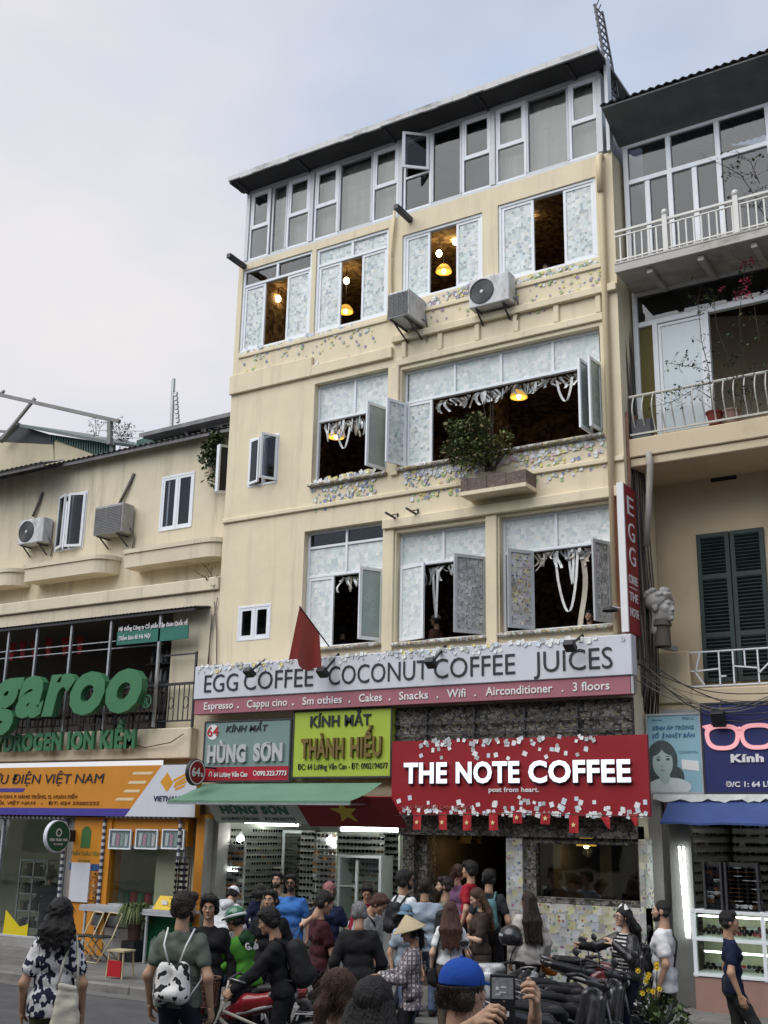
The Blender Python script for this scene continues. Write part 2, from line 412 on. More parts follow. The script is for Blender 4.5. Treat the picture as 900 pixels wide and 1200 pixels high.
m_ngrey = notes_mat('old_grey_papered_wall', [(.14,.135,.12),(.20,.19,.175),(.10,.095,.09),(.17,.155,.13),(.26,.25,.235)], (15,15,22), (.035,.035,.03), .06, thr=.56, rnd=1.0, dots=[(.24,.2,.1),(.05,.05,.05),(.30,.29,.27)], dscale=24, dirt=.5, sq=.35)
m_paper = [mat('paper_'+n, c, .8, .05, 20, stain=((.12,.12,.17), .55, (4,1,11), .52)) for n, c in (('white',(.72,.73,.72)),('pale_blue',(.55,.63,.70)),('yellow',(.64,.58,.22)),('green',(.34,.46,.22)),('pink',(.62,.44,.45)),('blue',(.24,.28,.40)),('purple',(.34,.28,.38)),('orange',(.60,.40,.20)),('grey',(.40,.42,.42)))]
# ------------------------------------------------------------------ ground
K = 1.0633
FY = 16.8                      # front of the tall building
KERB = 13.62                   # front of the pavement
PZ = .12                       # pavement height
def asphalt():
    m = mat('asphalt', (.074,.074,.077), .85, .22, 2.2, .35, 140, stain=((.115,.112,.108), .7, (.5,2.2,1), .5))
    return m
road = MB(); road.quad((-700,-500,0),(700,-500,0),(700,900,0),(-700,900,0))
tag(road.build('road', asphalt()), kind='structure')
def paving():
    m = mat('paving_slabs', (.17,.165,.155), .85, .14, 2.0, .15, 50, stain=((.07,.068,.064), .6, (1.2,1.2,1.2), .5))
    N = m.node_tree.nodes; L = m.node_tree.links; b = N['Principled BSDF']
    src = b.inputs['Base Color'].links[0].from_socket
    tcn = N.new('ShaderNodeTexCoord'); br = N.new('ShaderNodeTexBrick')
    br.inputs['Scale'].default_value = 1.0; br.inputs['Brick Width'].default_value = .6; br.inputs['Row Height'].default_value = .4; br.inputs['Mortar Size'].default_value = .006
    br.inputs['Color1'].default_value = (1,1,1,1); br.inputs['Color2'].default_value = (.82,.82,.82,1); br.inputs['Mortar'].default_value = (.35,.35,.35,1)
    mm = N.new('ShaderNodeMixRGB'); mm.blend_type = 'MULTIPLY'; mm.inputs['Fac'].default_value = 1
    L.new(tcn.outputs['Object'], br.inputs['Vector']); L.new(src, mm.inputs['Color1']); L.new(br.outputs['Color'], mm.inputs['Color2']); L.new(mm.outputs['Color'], b.inputs['Base Color'])
    return m
sw = MB(); sw.box(-70, 40, KERB+.16, 30, -.05, PZ)
tag(sw.build('pavement', paving()), kind='structure')
kb = MB()
x = -70
while x < 40:
    kb.box(x+.006, x+.994, KERB, KERB+.16, -.05, PZ+.002); x += 1.0
tag(kb.build('kerb', mat('kerb_stone', (.19,.185,.175), .85, .2, 3, .2, 40, stain=((.06,.06,.06), .6, (2,2,4), .5)), bevel=.015), kind='structure')
gt = MB(); gt.quad((-70,KERB-.32,.004),(40,KERB-.32,.004),(40,KERB,.004),(-70,KERB,.004))
tag(gt.build('gutter', mat('gutter_concrete', (.13,.128,.12), .9, .2, 3, .2, 40, stain=((.05,.05,.05), .6, (2,6,1), .5))), kind='structure')
of = MB(); of.box(-70, 40, -6, -1.6, -.05, PZ)
tag(of.build('far_pavement', paving()), kind='structure')

# ------------------------------------------------------------------ windows
def sash(parent, hx, y, z0, z1, w, ang, side, mf, mp, fw=.055, t=.04, name='sash'):
    """casement leaf hinged at x=hx; side=+1 leaf extends to +x when shut; ang opens outwards (towards -Y)"""
    a = rad(ang); u = Vector((side*math.cos(a), -math.sin(a), 0)); n = Vector((u.y, -u.x, 0)); k = Vector((0,0,1)); o = Vector((hx, y, 0))
    def piece(m, a0, a1, c0, c1, mi, th=t):
        m.obox(o + u*((a0+a1)/2) + k*((c0+c1)/2), u*(a1-a0)/2, n*th/2, k*(c1-c0)/2, mi)
    m = MB()
    piece(m, 0, w, z0, z0+fw, 0); piece(m, 0, w, z1-fw, z1, 0)
    piece(m, 0, fw, z0+fw, z1-fw, 0); piece(m, w-fw, w, z0+fw, z1-fw, 0)
    piece(m, fw, w-fw, z0+fw, z1-fw, 1, .008)
    return m.build(name, [mf, mp], parent)
def frame(root, x0, x1, z0, z1, y, mf, w=.055, d=.08, vs=(), hs=(), label=None):
    """outer frame with mullions vs=[(x,za,zb)] and transoms hs=[(z,xa,xb)]"""
    m = MB(); m.ring(x0, x1, z0, z1, y, y+d, w)
    for (z, xa, xb) in hs: m.box(xa if xa > x0 else x0+w, xb if xb < x1 else x1-w, y, y+d, z-w/2, z+w/2)
    for (x, za, zb) in vs: m.box(x-w/2, x+w/2, y-.001, y+d-.003, za if za > z0 else z0+w, zb if zb < z1 else z1-w)
    o = m.build('window', mf, root, bevel=.006)
    if label: o['label'] = label
    return o
def pane(win, x0, x1, z0, z1, y, mp, leaf=None, name='pane'):
    m = MB()
    if leaf:
        m.ring(x0, x1, z0, z1, y-.012, y+.03, .05, 1); m.box(x0+.05, x1-.05, y+.004, y+.012, z0+.05, z1-.05, 0)
        return m.build(name, [mp, leaf], win)
    m.box(x0, x1, y, y+.008, z0, z1); return m.build(name, mp, win)

# ------------------------------------------------------------------ the tall cream building
XL, XR = -13.55*K, -5.68*K
bld = thing('shophouse', 'tall cream shophouse with papered windows and a glazed top storey', 'building', ((XL+XR)/2, FY, PZ))
def k(*a): return [v*K for v in a]
W3 = [k(-13.44,-11.74,11.27,13.06), k(-11.64,-10.01,11.28,13.04), k(-9.71,-8.08,11.45,12.79), k(-7.78,-5.98,11.35,12.83)]
W2 = [k(-11.56,-9.96,8.30,10.25), k(-9.68,-6.00,8.32,10.14)]
W1 = [k(-11.66,-10.0,5.33,7.44), k(-9.73,-8.05,5.30,7.18), k(-7.80,-5.95,5.32,7.21)]
WS = [k(-13.03,-12.32,8.45,9.42), k(-13.08,-12.33,5.56,6.20)]
Z0W, ZTOP = 4.35*K, 13.20*K
wm = MB()
wm.wall(XL, XR, 2.6, ZTOP, FY, .22, [tuple(w) for w in W3+W2+W1+WS])
wm.quad((XR,FY+.22,PZ),(XR,FY+9,PZ),(XR,FY+9,ZTOP),(XR,FY+.22,ZTOP)); wm.quad((XL,FY+9,PZ),(XL,FY+.22,PZ),(XL,FY+.22,ZTOP),(XL,FY+9,ZTOP))
wm.quad((XR,FY+9,PZ),(XL,FY+9,PZ),(XL,FY+9,ZTOP+2.6),(XR,FY+9,ZTOP+2.6))
wm.build('wall', m_cream, bld)
# cornice bands, piers and little blocks
cm = MB()
zc = 10.40*K
cm.box(XL-.02, W2[0][0]-.05, FY-.07, FY, zc, zc+.42); cm.box(W2[0][0]-.05, -9.86*K, FY-.07, FY, zc, zc+.22)
cm.box(-9.86*K, XR+.01, FY-.09, FY, zc+.28, zc+.42)
cm.box(-9.78*K, -5.92*K, FY-.05, FY, zc-.20, zc-.06)
for i in range(6):
    xx = (-9.62 + i*.725)*K; cm.box(xx-.05, xx+.05, FY-.05, FY, zc-.06, zc+.28)
cm.box(-9.86*K, -9.71*K, FY-.06, FY, 8.2*K, zc-.2)
cm.box(-5.93*K, -5.84*K, FY-.06, FY, 8.0*K, zc-.2)
cm.box(-9.97*K, XR+.01, FY-.10, FY, 7.25*K, 7.42*K)
cm.box(XL-.01, XR+.012, FY-.05, FY, 7.82*K, 7.90*K)
for a, b in ((-9.97,-9.76),(-8.03,-7.83)): cm.box(a*K, b*K, FY-.045, FY, 5.0*K, 7.25*K)
cm.box(W3[0][0]+.02, W3[3][1]+.1, FY-.035, FY, 11.14*K, 11.22*K)
cm.build('cornice', m_cream, bld, bevel=.012)
for w in W1+W2:
    sl_ = MB(); sl_.box(w[0]-.03, w[1]+.03, FY-.10, FY+.06, w[2]-.07, w[2]-.004)
    sl_.build('window_sill', notes_mat('papered_sill', [(.62,.60,.52),(.70,.70,.66),(.60,.52,.30),(.5,.45,.42)], (15,15,15), (.3,.27,.2), .04, dots=[(.3,.08,.1),(.1,.12,.28),(.1,.2,.1)], dscale=20, dirt=.3), bld, bevel=.02)
# rooms behind the windows
for (z, zt) in ((4.40*K, 7.55*K), (7.62*K, 10.36*K), (10.45*K, 13.12*K)):
    rm = MB(); a, b, c, d = XL+.2, XR-.2, FY+.23, FY+4.2
    rm.quad((a,d,z),(b,d,z),(b,d,zt),(a,d,zt)); rm.quad((a,c,z),(a,d,z),(a,d,zt),(a,c,zt)); rm.quad((b,d,z),(b,c,z),(b,c,zt),(b,d,zt))
    rm.quad((a,c,zt),(a,d,zt),(b,d,zt),(b,c,zt)); rm.quad((a,c,z),(b,c,z),(b,d,z),(a,d,z), 1)
    for xp in (-11.0*K, -8.9*K): rm.box(xp-.16, xp+.16, FY+2.2, FY+2.5, z, zt)
    rm.build('room', [m_brownin, m_darkfloor], bld)
# third storey: frames with papered side leaves and an open middle
def three(w, ol, orr, transom=None, mp=None):
    x0, x1, z0, z1 = w; y = FY+.03; mp = mp or m_nwin2
    hs = [(transom, -99, 99)] if transom else []
    vs = [((x0+x1)/2, transom, 99)] if transom else []
    f = frame(bld, x0, x1, z0, z1, y, m_pvc, .06, .09, vs, hs)
    zt = transom-.03 if transom else z1-.06
    pane(f, x0+.06, ol+.05, z0+.06, zt, y+.03, mp, m_pvc); pane(f, orr-.05, x1-.06, z0+.06, zt, y+.03, mp, m_pvc)
    if transom:
        for a, b in ((x0+.06, (x0+x1)/2-.03), ((x0+x1)/2+.03, x1-.06)): pane(f, a, b, transom+.03, z1-.06, y+.04, m_glassd if w is W3[0] else mp)
    return f
three(W3[0], -12.92*K, -12.29*K, 12.70*K); three(W3[1], -11.12*K, -10.56*K, 12.68*K)
three(W3[2], -9.20*K, -8.57*K); three(W3[3], -7.17*K, -6.53*K)
# second storey
y2 = FY+.13
w = W2[0]; tz = 9.54*K
f = frame(bld, w[0], w[1], w[2], w[3], y2, m_pvc, .05, .07, [((w[0]+w[1])/2+.02, tz, 99)], [(tz, -99, 99)])
pane(f, w[0]+.05, (w[0]+w[1])/2-.005, tz+.025, w[3]-.05, y2+.03, m_nwin); pane(f, (w[0]+w[1])/2+.045, w[1]-.05, tz+.025, w[3]-.05, y2+.03, m_nwin)
m_sgl = glass('frosted_sash_glass', (.62,.70,.68), .25, .15)
m_fros = mat('milky_sash_pane', (.30,.37,.35), .25, .1, 3, spec=.6, stain=((.55,.60,.58), .6, (5,5,5), .60))
sash(f, w[1]-.06, y2-.01, w[2]+.05, tz-.02, .53, 74, -1, m_pvc, m_fros)
w = W2[1]; tz = 9.55*K
xs = [w[0] + (w[1]-w[0])*q for q in (.27, .51, .765)]
f = frame(bld, w[0], w[1], w[2], w[3], y2, m_pvc, .05, .07, [(x_, tz, 99) for x_ in xs], [(tz, -99, 99)])
ed = [w[0]+.05] + xs + [w[1]-.05]
for a, b in zip(ed, ed[1:]): pane(f, a+.025, b-.025, tz+.025, w[3]-.05, y2+.03, m_nwin)
pane(f, w[0]+.05, -9.13*K, w[2]+.05, tz-.025, y2+.02, m_nwin2, m_pvc)
sash(f, w[0]+.05, y2-.03, w[2]+.05, tz-.02, .46, 110, 1, m_pvc, m_nwin2)
sash(f, w[1]-.05, y2-.02, w[2]+.05, tz-.02, .42, 84, -1, m_pvc, m_fros)
sash(f, -6.22*K, y2-.02, w[2]+.05, tz-.02, .44, 86, -1, m_pvc, m_fros)
# first storey
y1 = FY+.13; tz = 6.62*K
w = W1[0]; f = frame(bld, w[0], w[1], w[2], w[3], y1, m_pvc, .05, .07, [((w[0]+w[1])/2, tz, 99)], [(tz, -99, 99), (7.15*K, -99, 99)])
for a, b in ((w[0]+.05, (w[0]+w[1])/2-.025), ((w[0]+w[1])/2+.025, w[1]-.05)):
    pane(f, a, b, tz+.025, 7.13*K, y1+.03, m_nwin); pane(f, a, b, 7.17*K, w[3]-.05, y1+.03, m_glassd)
pane(f, w[0]+.05, -11.08*K, w[2]+.05, tz-.025, y1+.02, m_nwin, m_pvc)
sash(f, w[1]-.05, y1-.02, w[2]+.04, tz-.02, .48, 61, -1, m_pvc, m_fros)
w = W1[1]; f = frame(bld, w[0], w[1], w[2], w[3], y1, m_pvc, .05, .07, [((w[0]+w[1])/2, tz, 99)], [(tz, -99, 99)])
for a, b in ((w[0]+.05, (w[0]+w[1])/2-.025), ((w[0]+w[1])/2+.025, w[1]-.05)): pane(f, a, b, tz+.025, w[3]-.05, y1+.03, m_nwin)
sash(f, w[0]+.04, y1-.02, w[2]+.04, tz-.02, .58, 14, 1, m_pvc, m_nwin)
sash(f, w[1]-.05, y1-.02, w[2]+.04, tz-.02, .60, 54, -1, m_alu, m_nsash)
w = W1[2]; f = frame(bld, w[0], w[1], w[2], w[3], y1, m_pvc, .05, .07, [((w[0]+w[1])/2, tz, 99)], [(tz, -99, 99)])
for a, b in ((w[0]+.05, (w[0]+w[1])/2-.025), ((w[0]+w[1])/2+.025, w[1]-.05)): pane(f, a, b, tz+.025, w[3]-.05, y1+.03, m_nwin)
m_nsc = notes_mat('colourful_papered_sash', [(.50,.51,.51),(.58,.59,.57),(.54,.50,.30),(.48,.46,.51),(.53,.49,.47)], (15,15,15), (.26,.26,.26), .06, thr=.58, dots=[(.08,.08,.2),(.45,.38,.06),(.35,.1,.12),(.14,.24,.12)], dscale=19, dirt=.3)
sash(f, -7.26*K, y1-.02, w[2]+.04, tz-.02, .48, 52, -1, m_alu, m_nsc)
sash(f, w[1]-.05, y1-.02, w[2]+.04, tz-.02, .38, 65, -1, m_alu, m_nsash)
# small plain windows at the left
for w in WS:
    xm = (w[0]+w[1])/2
    f = frame(bld, w[0], w[1], w[2], w[3], FY-.01, m_pvc, .05, .09, [(xm, -99, 99)])
    if w is WS[0]:
        sash(f, w[0]+.05, FY-.02, w[2]+.05, w[3]-.05, .33, 18, 1, m_pvc, m_glassd, .045); sash(f, w[1]-.03, FY-.02, w[2]+.05, w[3]-.05, .36, 62, -1, m_pvc, m_glassd, .045)
    else:
        pane(f, w[0]+.05, xm-.02, w[2]+.05, w[3]-.05, FY+.01, m_glassd, m_pvc); pane(f, xm+.02, w[1]-.05, w[2]+.05, w[3]-.05, FY+.01, m_glassd, m_pvc)
# paper streamers hanging at the heads of the open windows
def streamer(win, x, z, L, yy, w_=.05, col=0, loop=0):
    m = MB(); pts = []
    if loop:
        for i in range(13):
            t = i/12; pts.append((x + loop*t, yy + .04*math.sin(t*5), z - L*math.sin(math.pi*t)**.6))
    else:
        for i in range(8):
            t = i/7; pts.append((x + .05*math.sin(t*4+x*9), yy+.03*math.sin(t*5+x), z - L*t))
    for p, q in zip(pts, pts[1:]):
        m.quad((p[0]-w_/2,p[1],p[2]),(p[0]+w_/2,p[1],p[2]),(q[0]+w_/2,q[1],q[2]),(q[0]-w_/2,q[1],q[2]))
    return m
def garland(win, x0, x1, z, yy, n, Lmax, mats):
    m = MB()
    for i in range(n):
        x = x0 + (x1-x0)*(i+R.random()*.8)/n
        s = streamer(win, x, z, R.uniform(.05, Lmax), yy+R.uniform(-.03,.05), R.uniform(.025,.06), 0, R.choice([0,0,0,.10]))
        m.add(s.v, s.f, R.randrange(len(mats)))
    return m.build('paper_fringe', mats, win)
pf = [m_paper[0], m_paper[8], m_paper[0], mat('beige_paper', (.45,.40,.33), .8)]
wins = [o for o in bld.children if o.name.startswith('window') and 'sill' not in o.name]
W2A, W2B, W1A, W1B, W1C = wins[4], wins[5], wins[6], wins[7], wins[8]
garland(W2A, W2[0][0]+.1, W2[0][1]-.5, 9.5*K, y2+.1, 34, .40, pf)
garland(W2B, -9.1*K, -6.2*K, 9.5*K, y2+.1, 70, .24, pf)
garland(W1A, -11.0*K, -10.3*K, 6.58*K, y1+.1, 16, .30, pf)
garland(W1B, -9.3*K, -8.4*K, 6.58*K, y1+.1, 15, .34, pf)
garland(W1C, -7.3*K, -6.1*K, 6.58*K, y1+.1, 30, .30, pf)
for (wn_, x, L, lp) in ((W1C, -6.95*K, 1.0, .42), (W1C, -6.72*K, .55, .10), (W2B, -6.85*K, .40, .30), (W2A, -11.2*K, .5, .35), (W1B, -9.15*K, .9, .12)):
    s = streamer(wn_, x, (9.45 if wn_ in (W2A, W2B) else 6.56)*K, L, y1+.12, .045, 0, lp); s.build('streamer', pf[0], wn_)
s = streamer(W1C, -6.52*K, 6.5*K, 1.25, y1+.14, .09); s.build('streamer', pf[3], W1C)
# glazed top storey
PY = FY+.06; PZ0, PZ1 = 13.28*K, 14.80*K
m_curt = mat('woven_grey_blind', (.27,.245,.225), .9, .12, 2, .3, 30, stretch=(1,1,9))
def PX(zx):
    return at(250+zx/1.875, (497-(zx-77)*.323)/1.875, PY).x
units = [(80,124,'c'),(128,162,'t'),(162,212,'c'),(222,275,'c'),(275,350,'t'),(350,407,'c'),(418,479,'o'),(479,546,'t'),(546,611,'c'),(620,687,'c'),(687,781,'t'),(781,846,'c')]
ph = MB(); x0p, x1p = PX(75), PX(850)
ph.box(x0p, x1p, PY-.02, PY+.1, PZ0-.10, PZ0-.002); ph.box(x0p, x1p, PY-.02, PY+.1, PZ1+.002, PZ1+.14)
for zx in (76, 217, 412, 615, 849): ph.box(PX(zx)-.05, PX(zx)+.05, PY-.03, PY+.11, PZ0, PZ1)
ph.box(XR-.07, XR+.0, PY-.12, PY+.05, ZTOP, PZ1+.26)
ph.box(x0p, x0p+.06, PY+.11, FY+8.9, PZ0-.1, PZ1+.1); ph.box(x1p-.06, x1p, PY+.11, FY+8.9, PZ0-.1, PZ1+.1)
ph.build('glazed_storey_posts', m_alu, bld, bevel=.006)
for (a, b, t) in units:
    xa, xb = PX(a), PX(b); zs = PZ0 + (PZ1-PZ0)*.47
    f = frame(bld, xa, xb, PZ0, PZ1, PY, m_pvc if t != 't' else m_alu, .05, .08, (), [(zs, -99, 99)] if t != 't' else ())
    g = m_glassd if 418 <= a < 620 else m_glass
    if t == 't': pane(f, xa+.05, xb-.05, PZ0+.05, PZ1-.05, PY+.03, g)
    else:
        pane(f, xa+.05, xb-.05, PZ0+.05, zs-.03, PY+.03, g)
        if t == 'c': pane(f, xa+.045, xb-.045, zs+.02, PZ1-.045, PY+.02, g, m_pvc)
        else: sash(f, xb-.05, PY-.01, zs+.02, PZ1-.04, xb-xa-.1, 40, -1, m_pvc, g)
for (a, b) in ((124,212),(222,407),(546,850)):
    cu = MB(); xa, xb = PX(a), PX(b); n = int((xb-xa)/.06)
    for i in range(n):
        p = xa+(xb-xa)*i/n; q = xa+(xb-xa)*(i+1)/n
        y_ = lambda s_: PY+.17+.012*math.sin(s_*31)+.01*math.sin(s_*12)
        cu.quad((p,y_(p),PZ0),(q,y_(q),PZ0),(q,y_(q),PZ1),(p,y_(p),PZ1))
    cu.build('window_blind', m_curt, bld)
inn = MB(); inn.quad((XL+.1,FY+4,ZTOP),(XR-.1,FY+4,ZTOP),(XR-.1,FY+4,PZ1+.3),(XL+.1,FY+4,PZ1+.3)); inn.quad((XL,FY+.2,ZTOP-.005),(XR,FY+.2,ZTOP-.005),(XR,FY+9,ZTOP-.005),(XL,FY+9,ZTOP-.005))
inn.build('top_room', mat('grey_room', (.22,.23,.25), .9), bld)
# roof rising to a lip above the glazing
rf = MB(); ry0 = 15.40*K; xa, xb = -13.60*K, -5.70*K
zl, zw = 14.98*K, 14.93*K
rf.slab([(xa,ry0,zl),(xb,ry0,zl),(xb,FY+9,zw+.1),(xa,FY+9,zw+.1)], (0,0,1), .05, 0)
for i in range(13):
    yy = ry0+.08+i*.045; rf.box(xa, xb, yy, yy+.02, zl-.068, zl-.0505, 1)
rf.slab([(xa,ry0+.03,zl-.07),(xb,ry0+.03,zl-.07),(xb,PY-.07,zl-.12),(xa,PY-.07,zl-.12)], (0,0,1), .01, 1)
rf.build('roof', [m_roof, mat('dark_soffit', (.045,.045,.048), .8, .25, 3)], bld)
fa = MB(); n = 26
for i in range(n):
    p = xa+(xb-xa)*i/n; q = xa+(xb-xa)*(i+1)/n
    fa.box(p, q-.004, ry0-.045, ry0-.002, zl-.085+R.uniform(-.012,.012), zl+.03+R.uniform(-.006,.006))
fa.build('roof_edge', m_paleroof, bld)
for zx in (76, 210, 400, 605, 800):
    X_ = PX(zx); br = MB(); br.bar((X_, PY, PZ1+.04), (X_, ry0+.04, zl-.10), .045, .05); br.build('roof_bracket', m_dkmetal, bld)
br = MB()
br.bar((xa+.03,PY,PZ1+.1),(xa+.03,ry0,zl-.1), .05)
br.box(xa, xb, PY-.06, PY-.01, PZ1+.14, zw-.06)
br.build('eave_beam', m_dkmetal, bld)
# stub beams sticking out below the glazing
for (px, py, ex, ey) in ((287,313,272,300),(481,258,464,236)):
    p = at(px, py, FY+.0); q = at(ex, ey, FY-.55); q.z = p.z+.02; q.x = p.x; sb = MB(); sb.bar(p, q, .10, .09); sb.build('stub_beam', m_dkmetal, bld)
# drain pipes
dp = MB()
dp.tube([(-5.86*K,FY-.06,13.0*K),(-5.86*K,FY-.07,12.6*K),(-5.87*K,FY-.07,5.0*K)], .055, 10)
dp.tube([(-5.86*K,FY-.02,13.16*K),(-5.86*K,FY-.12,13.1*K),(-5.855*K,FY-.12,12.45*K)], .06, 10)
dp.build('drainpipe', m_pipe, bld, smooth=True)
dp = MB(); dp.tube([(-9.86*K,FY-.06,13.3*K),(-9.87*K,FY-.06,12.9*K),(-9.92*K,FY-.06,12.4*K),(-9.9*K,FY-.05,11.6*K),(-9.93*K,FY-.1,11.1*K)], .03, 8)
dp.tube([(-9.97*K,FY-.04,12.5*K),(-9.9*K,FY-.05,12.35*K),(-9.94*K,FY-.04,11.3*K)], .022, 8)
dp.build('drainpipe', m_pipe, bld, smooth=True)

# lamps hanging in the rooms
def pendant(px, py, Y, label, shade=True, r=.07, s=14, cord=.9, col=(1,.75,.35)):
    c = at(px, py, Y); t = thing('pendant_lamp', label, 'lamp', c, group='pendant lamps in the building')
    m = MB(); m.tube([(c.x,c.y,c.z+.06),(c.x,c.y,c.z+cord)], .008, 6); m.build('cord', m_black, t)
    if shade:
        m = MB(); m.lathe([(.02,.15),(.09,.125),(.15,.045),(.165,-.015),(.15,-.02),(.125,.02),(.07,.10)], c, 18); m.build('lamp_shade', mat('amber_lamp_shade', (.55,.33,.06), .5, emit=(1,.55,.08), estr=.35), t, smooth=True)
    if shade:
        lt = bpy.data.lights.new('lamp_glow', 'POINT'); lt.energy = 1.0; lt.color = (1,.68,.34); lt.shadow_soft_size = .08; lo = bpy.data.objects.new('lamp_glow', lt); COL.objects.link(lo); lo.parent = t; lo.location = (0,0,-.12)
    m = MB(); m.ell(c, r*.8, r*.8, r); m.build('bulb', emis('warm_bulb_%d' % s, col, s), t, smooth=True)
    return t
LPOS = [(326,350,17.9,0,'small bulb in the leftmost third storey opening'),(406,329,17.9,0,'small bulb high in the second third-storey opening'),
        (405,365,18.0,1,'amber shaded lamp low in the second third-storey opening'),(514.5,297,17.8,0,'small bulb hanging left in the third opening above the grille unit'),
        (533.5,283,18.0,0,'small bulb by the right leaf above the grille unit'),(520,318,18.0,1,'amber shaded lamp above the grille air conditioner'),
        (622,252,17.9,0,'small bulb at left of the rightmost third storey opening'),(646.5,252,18.3,0,'small bulb in the middle of the rightmost third storey opening'),
        (608,465,18.0,1,'amber dish lamp hanging in the wide window behind the bush'),(394,512,17.7,1,'amber lamp among paper strips in the left second storey opening')]
for px, py, Y, sh, lb in LPOS: pendant(px, py, Y, lb, bool(sh), .075 if not sh else .05, 14 if not sh else 8)
# ------------------------------------------------------------------ low cream building on the left
LY = 17.28; LX0 = -42
lb = thing('terrace_building', 'low cream building with planter ledges above a dark terrace', 'building', (-21, LY, PZ))
LW = [(-19.80,-18.88,8.44,9.78), (-16.62,-15.69,8.53,9.76)]
m = MB()
m.wall(LX0, XL-.004, 6.62, 10.62, LY, .2, LW)
m.wall(-15.58, XL-.004, PZ, 6.62, FY+.004, .3, [])
m.quad((-15.58,FY+.3,PZ),(-15.58,FY+2.4,PZ),(-15.58,FY+2.4,6.62),(-15.58,FY+.3,6.62))
m.build('wall', m_cream2, lb)
m = MB()
m.box(LX0, XL-.01, 16.75, LY-.003, 6.98, 7.24); m.box(LX0, XL-.012, 16.82, LY+.2, 6.62, 6.978)
m.build('cornice', m_cream2, lb, bevel=.015)
def ledge(x0, x1):
    m = MB(); r = .42; pts = [(x0, LY-.002), (x0, 16.82)]
    for i in range(7):
        a = -math.pi/2 + i*math.pi/12; pts.append((x1-r+r*math.cos(a), 16.82+r+r*math.sin(a)))
    pts.append((x1, LY-.002))
    k = len(pts)
    for (za, zb, o) in ((7.70, 8.00, 0), (8.0, 8.09, .03)):
        vs = [(x+(o if x > x0 else -o), y-(o if y < LY-.1 else 0), z) for z in (za, zb) for x, y in pts]
        m.add(vs, [tuple(range(k-1,-1,-1)), tuple(range(k, 2*k))] + [(i, (i+1)%k, (i+1)%k+k, i+k) for i in range(k)])
    m.build('planter_ledge', m_cream2, lb)
ledge(-20.18, -17.68); ledge(-17.10, -14.46); ledge(-23.4, -20.48)
for w in LW:
    f = frame(lb, w[0], w[1], w[2], w[3], LY-.02, m_pvc, .05, .1, [((w[0]+w[1])/2, -99, 99)])
    xm = (w[0]+w[1])/2
    if w is LW[0]:
        sash(f, w[0]+.04, LY-.03, w[2]+.04, w[3]-.04, .42, 24, 1, m_pvc, m_glassd); sash(f, w[1]-.03, LY-.03, w[2]+.04, w[3]-.04, .42, 20, -1, m_pvc, m_glassd)
    else:
        pane(f, w[0]+.05, xm-.02, w[2]+.05, w[3]-.05, LY, m_glassd, m_pvc); pane(f, xm+.02, w[1]-.05, w[2]+.05, w[3]-.05, LY, m_glassd, m_pvc)
    cb = MB(); cb.quad((w[0],LY+.24,w[2]),(w[1],LY+.24,w[2]),(w[1],LY+.24,w[3]),(w[0],LY+.24,w[3])); cb.build('curtain', mat('grey_curtain', (.13,.125,.12), .9, .2, 4, stretch=(14,1,.6)), f)
def corrug(mb, x0, x1, ya, za, yb, zb, pitch=.16, amp=.018, t=.006, mi=0):
    n = max(4, int((x1-x0)/pitch*4)); A = []; B = []
    for i in range(n+1):
        x = x0+(x1-x0)*i/n; dz = amp*math.sin(2*math.pi*x/pitch)
        A.append((x, ya, za+dz)); B.append((x, yb, zb+dz))
    mb.add(A+B, [(i, i+1, i+n+2, i+n+1) for i in range(n)], mi)
    mb.add([(p[0],p[1],p[2]-t) for p in A+B], [(i+1, i, i+n+1, i+n+2) for i in range(n)], mi)
m = MB(); corrug(m, LX0, XL-.02, LY-.28, 10.50, LY+3.4, 11.05); corrug(m, LX0, -19.55, LY-.80, 10.36, LY-.15, 10.60)
m.box(LX0, XL-.02, LY-.24, LY-.2, 10.40, 10.47); m.box(LX0, -19.6, LY-.74, LY-.7, 10.27, 10.33)
m.build('roof', m_roof, lb)
# terrace
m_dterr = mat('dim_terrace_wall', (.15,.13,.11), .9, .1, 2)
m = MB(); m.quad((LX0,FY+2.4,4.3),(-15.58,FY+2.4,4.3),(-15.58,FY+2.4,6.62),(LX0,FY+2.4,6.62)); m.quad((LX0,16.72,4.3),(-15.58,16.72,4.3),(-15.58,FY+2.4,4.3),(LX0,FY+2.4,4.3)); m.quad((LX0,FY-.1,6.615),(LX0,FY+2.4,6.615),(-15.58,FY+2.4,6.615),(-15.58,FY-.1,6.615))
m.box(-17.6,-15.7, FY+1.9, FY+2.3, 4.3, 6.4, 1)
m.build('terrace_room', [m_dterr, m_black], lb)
m = MB(); m.box(LX0, -14.74, 16.60, 16.95, 3.72, 4.30); m.build('beam', m_cream2, lb, bevel=.02)
m = MB(); corrug(m, LX0, -14.62, 16.40, 6.60, 17.2, 6.74, .1, .012); m.box(LX0, -14.7, 16.43, 16.47, 6.53, 6.58); m.build('awning_sheet', m_dkmetal, lb)
for x in (-20.1, -19.2, -18.15, -17.0, -15.65): m = MB(); m.box(x-.025, x+.025, 16.5, 16.55, 4.32, 6.54); m.build('terrace_post', m_steel, lb)
m = MB()
for z in (6.1, 5.95): m.box(LX0, -15.65, 16.62, 16.64, z, z+.02)
m.build('terrace_rail', m_steel, lb)
rl = MB(); rl.box(LX0, -14.72, 16.60, 16.65, 5.12, 5.17); rl.box(LX0, -14.72, 16.61, 16.64, 4.42, 4.45); rl.box(-14.76,-14.72,16.6,16.64,4.3,5.75); rl.box(-15.6,-14.76,16.6,16.63,5.70,5.73)
x = -24.0
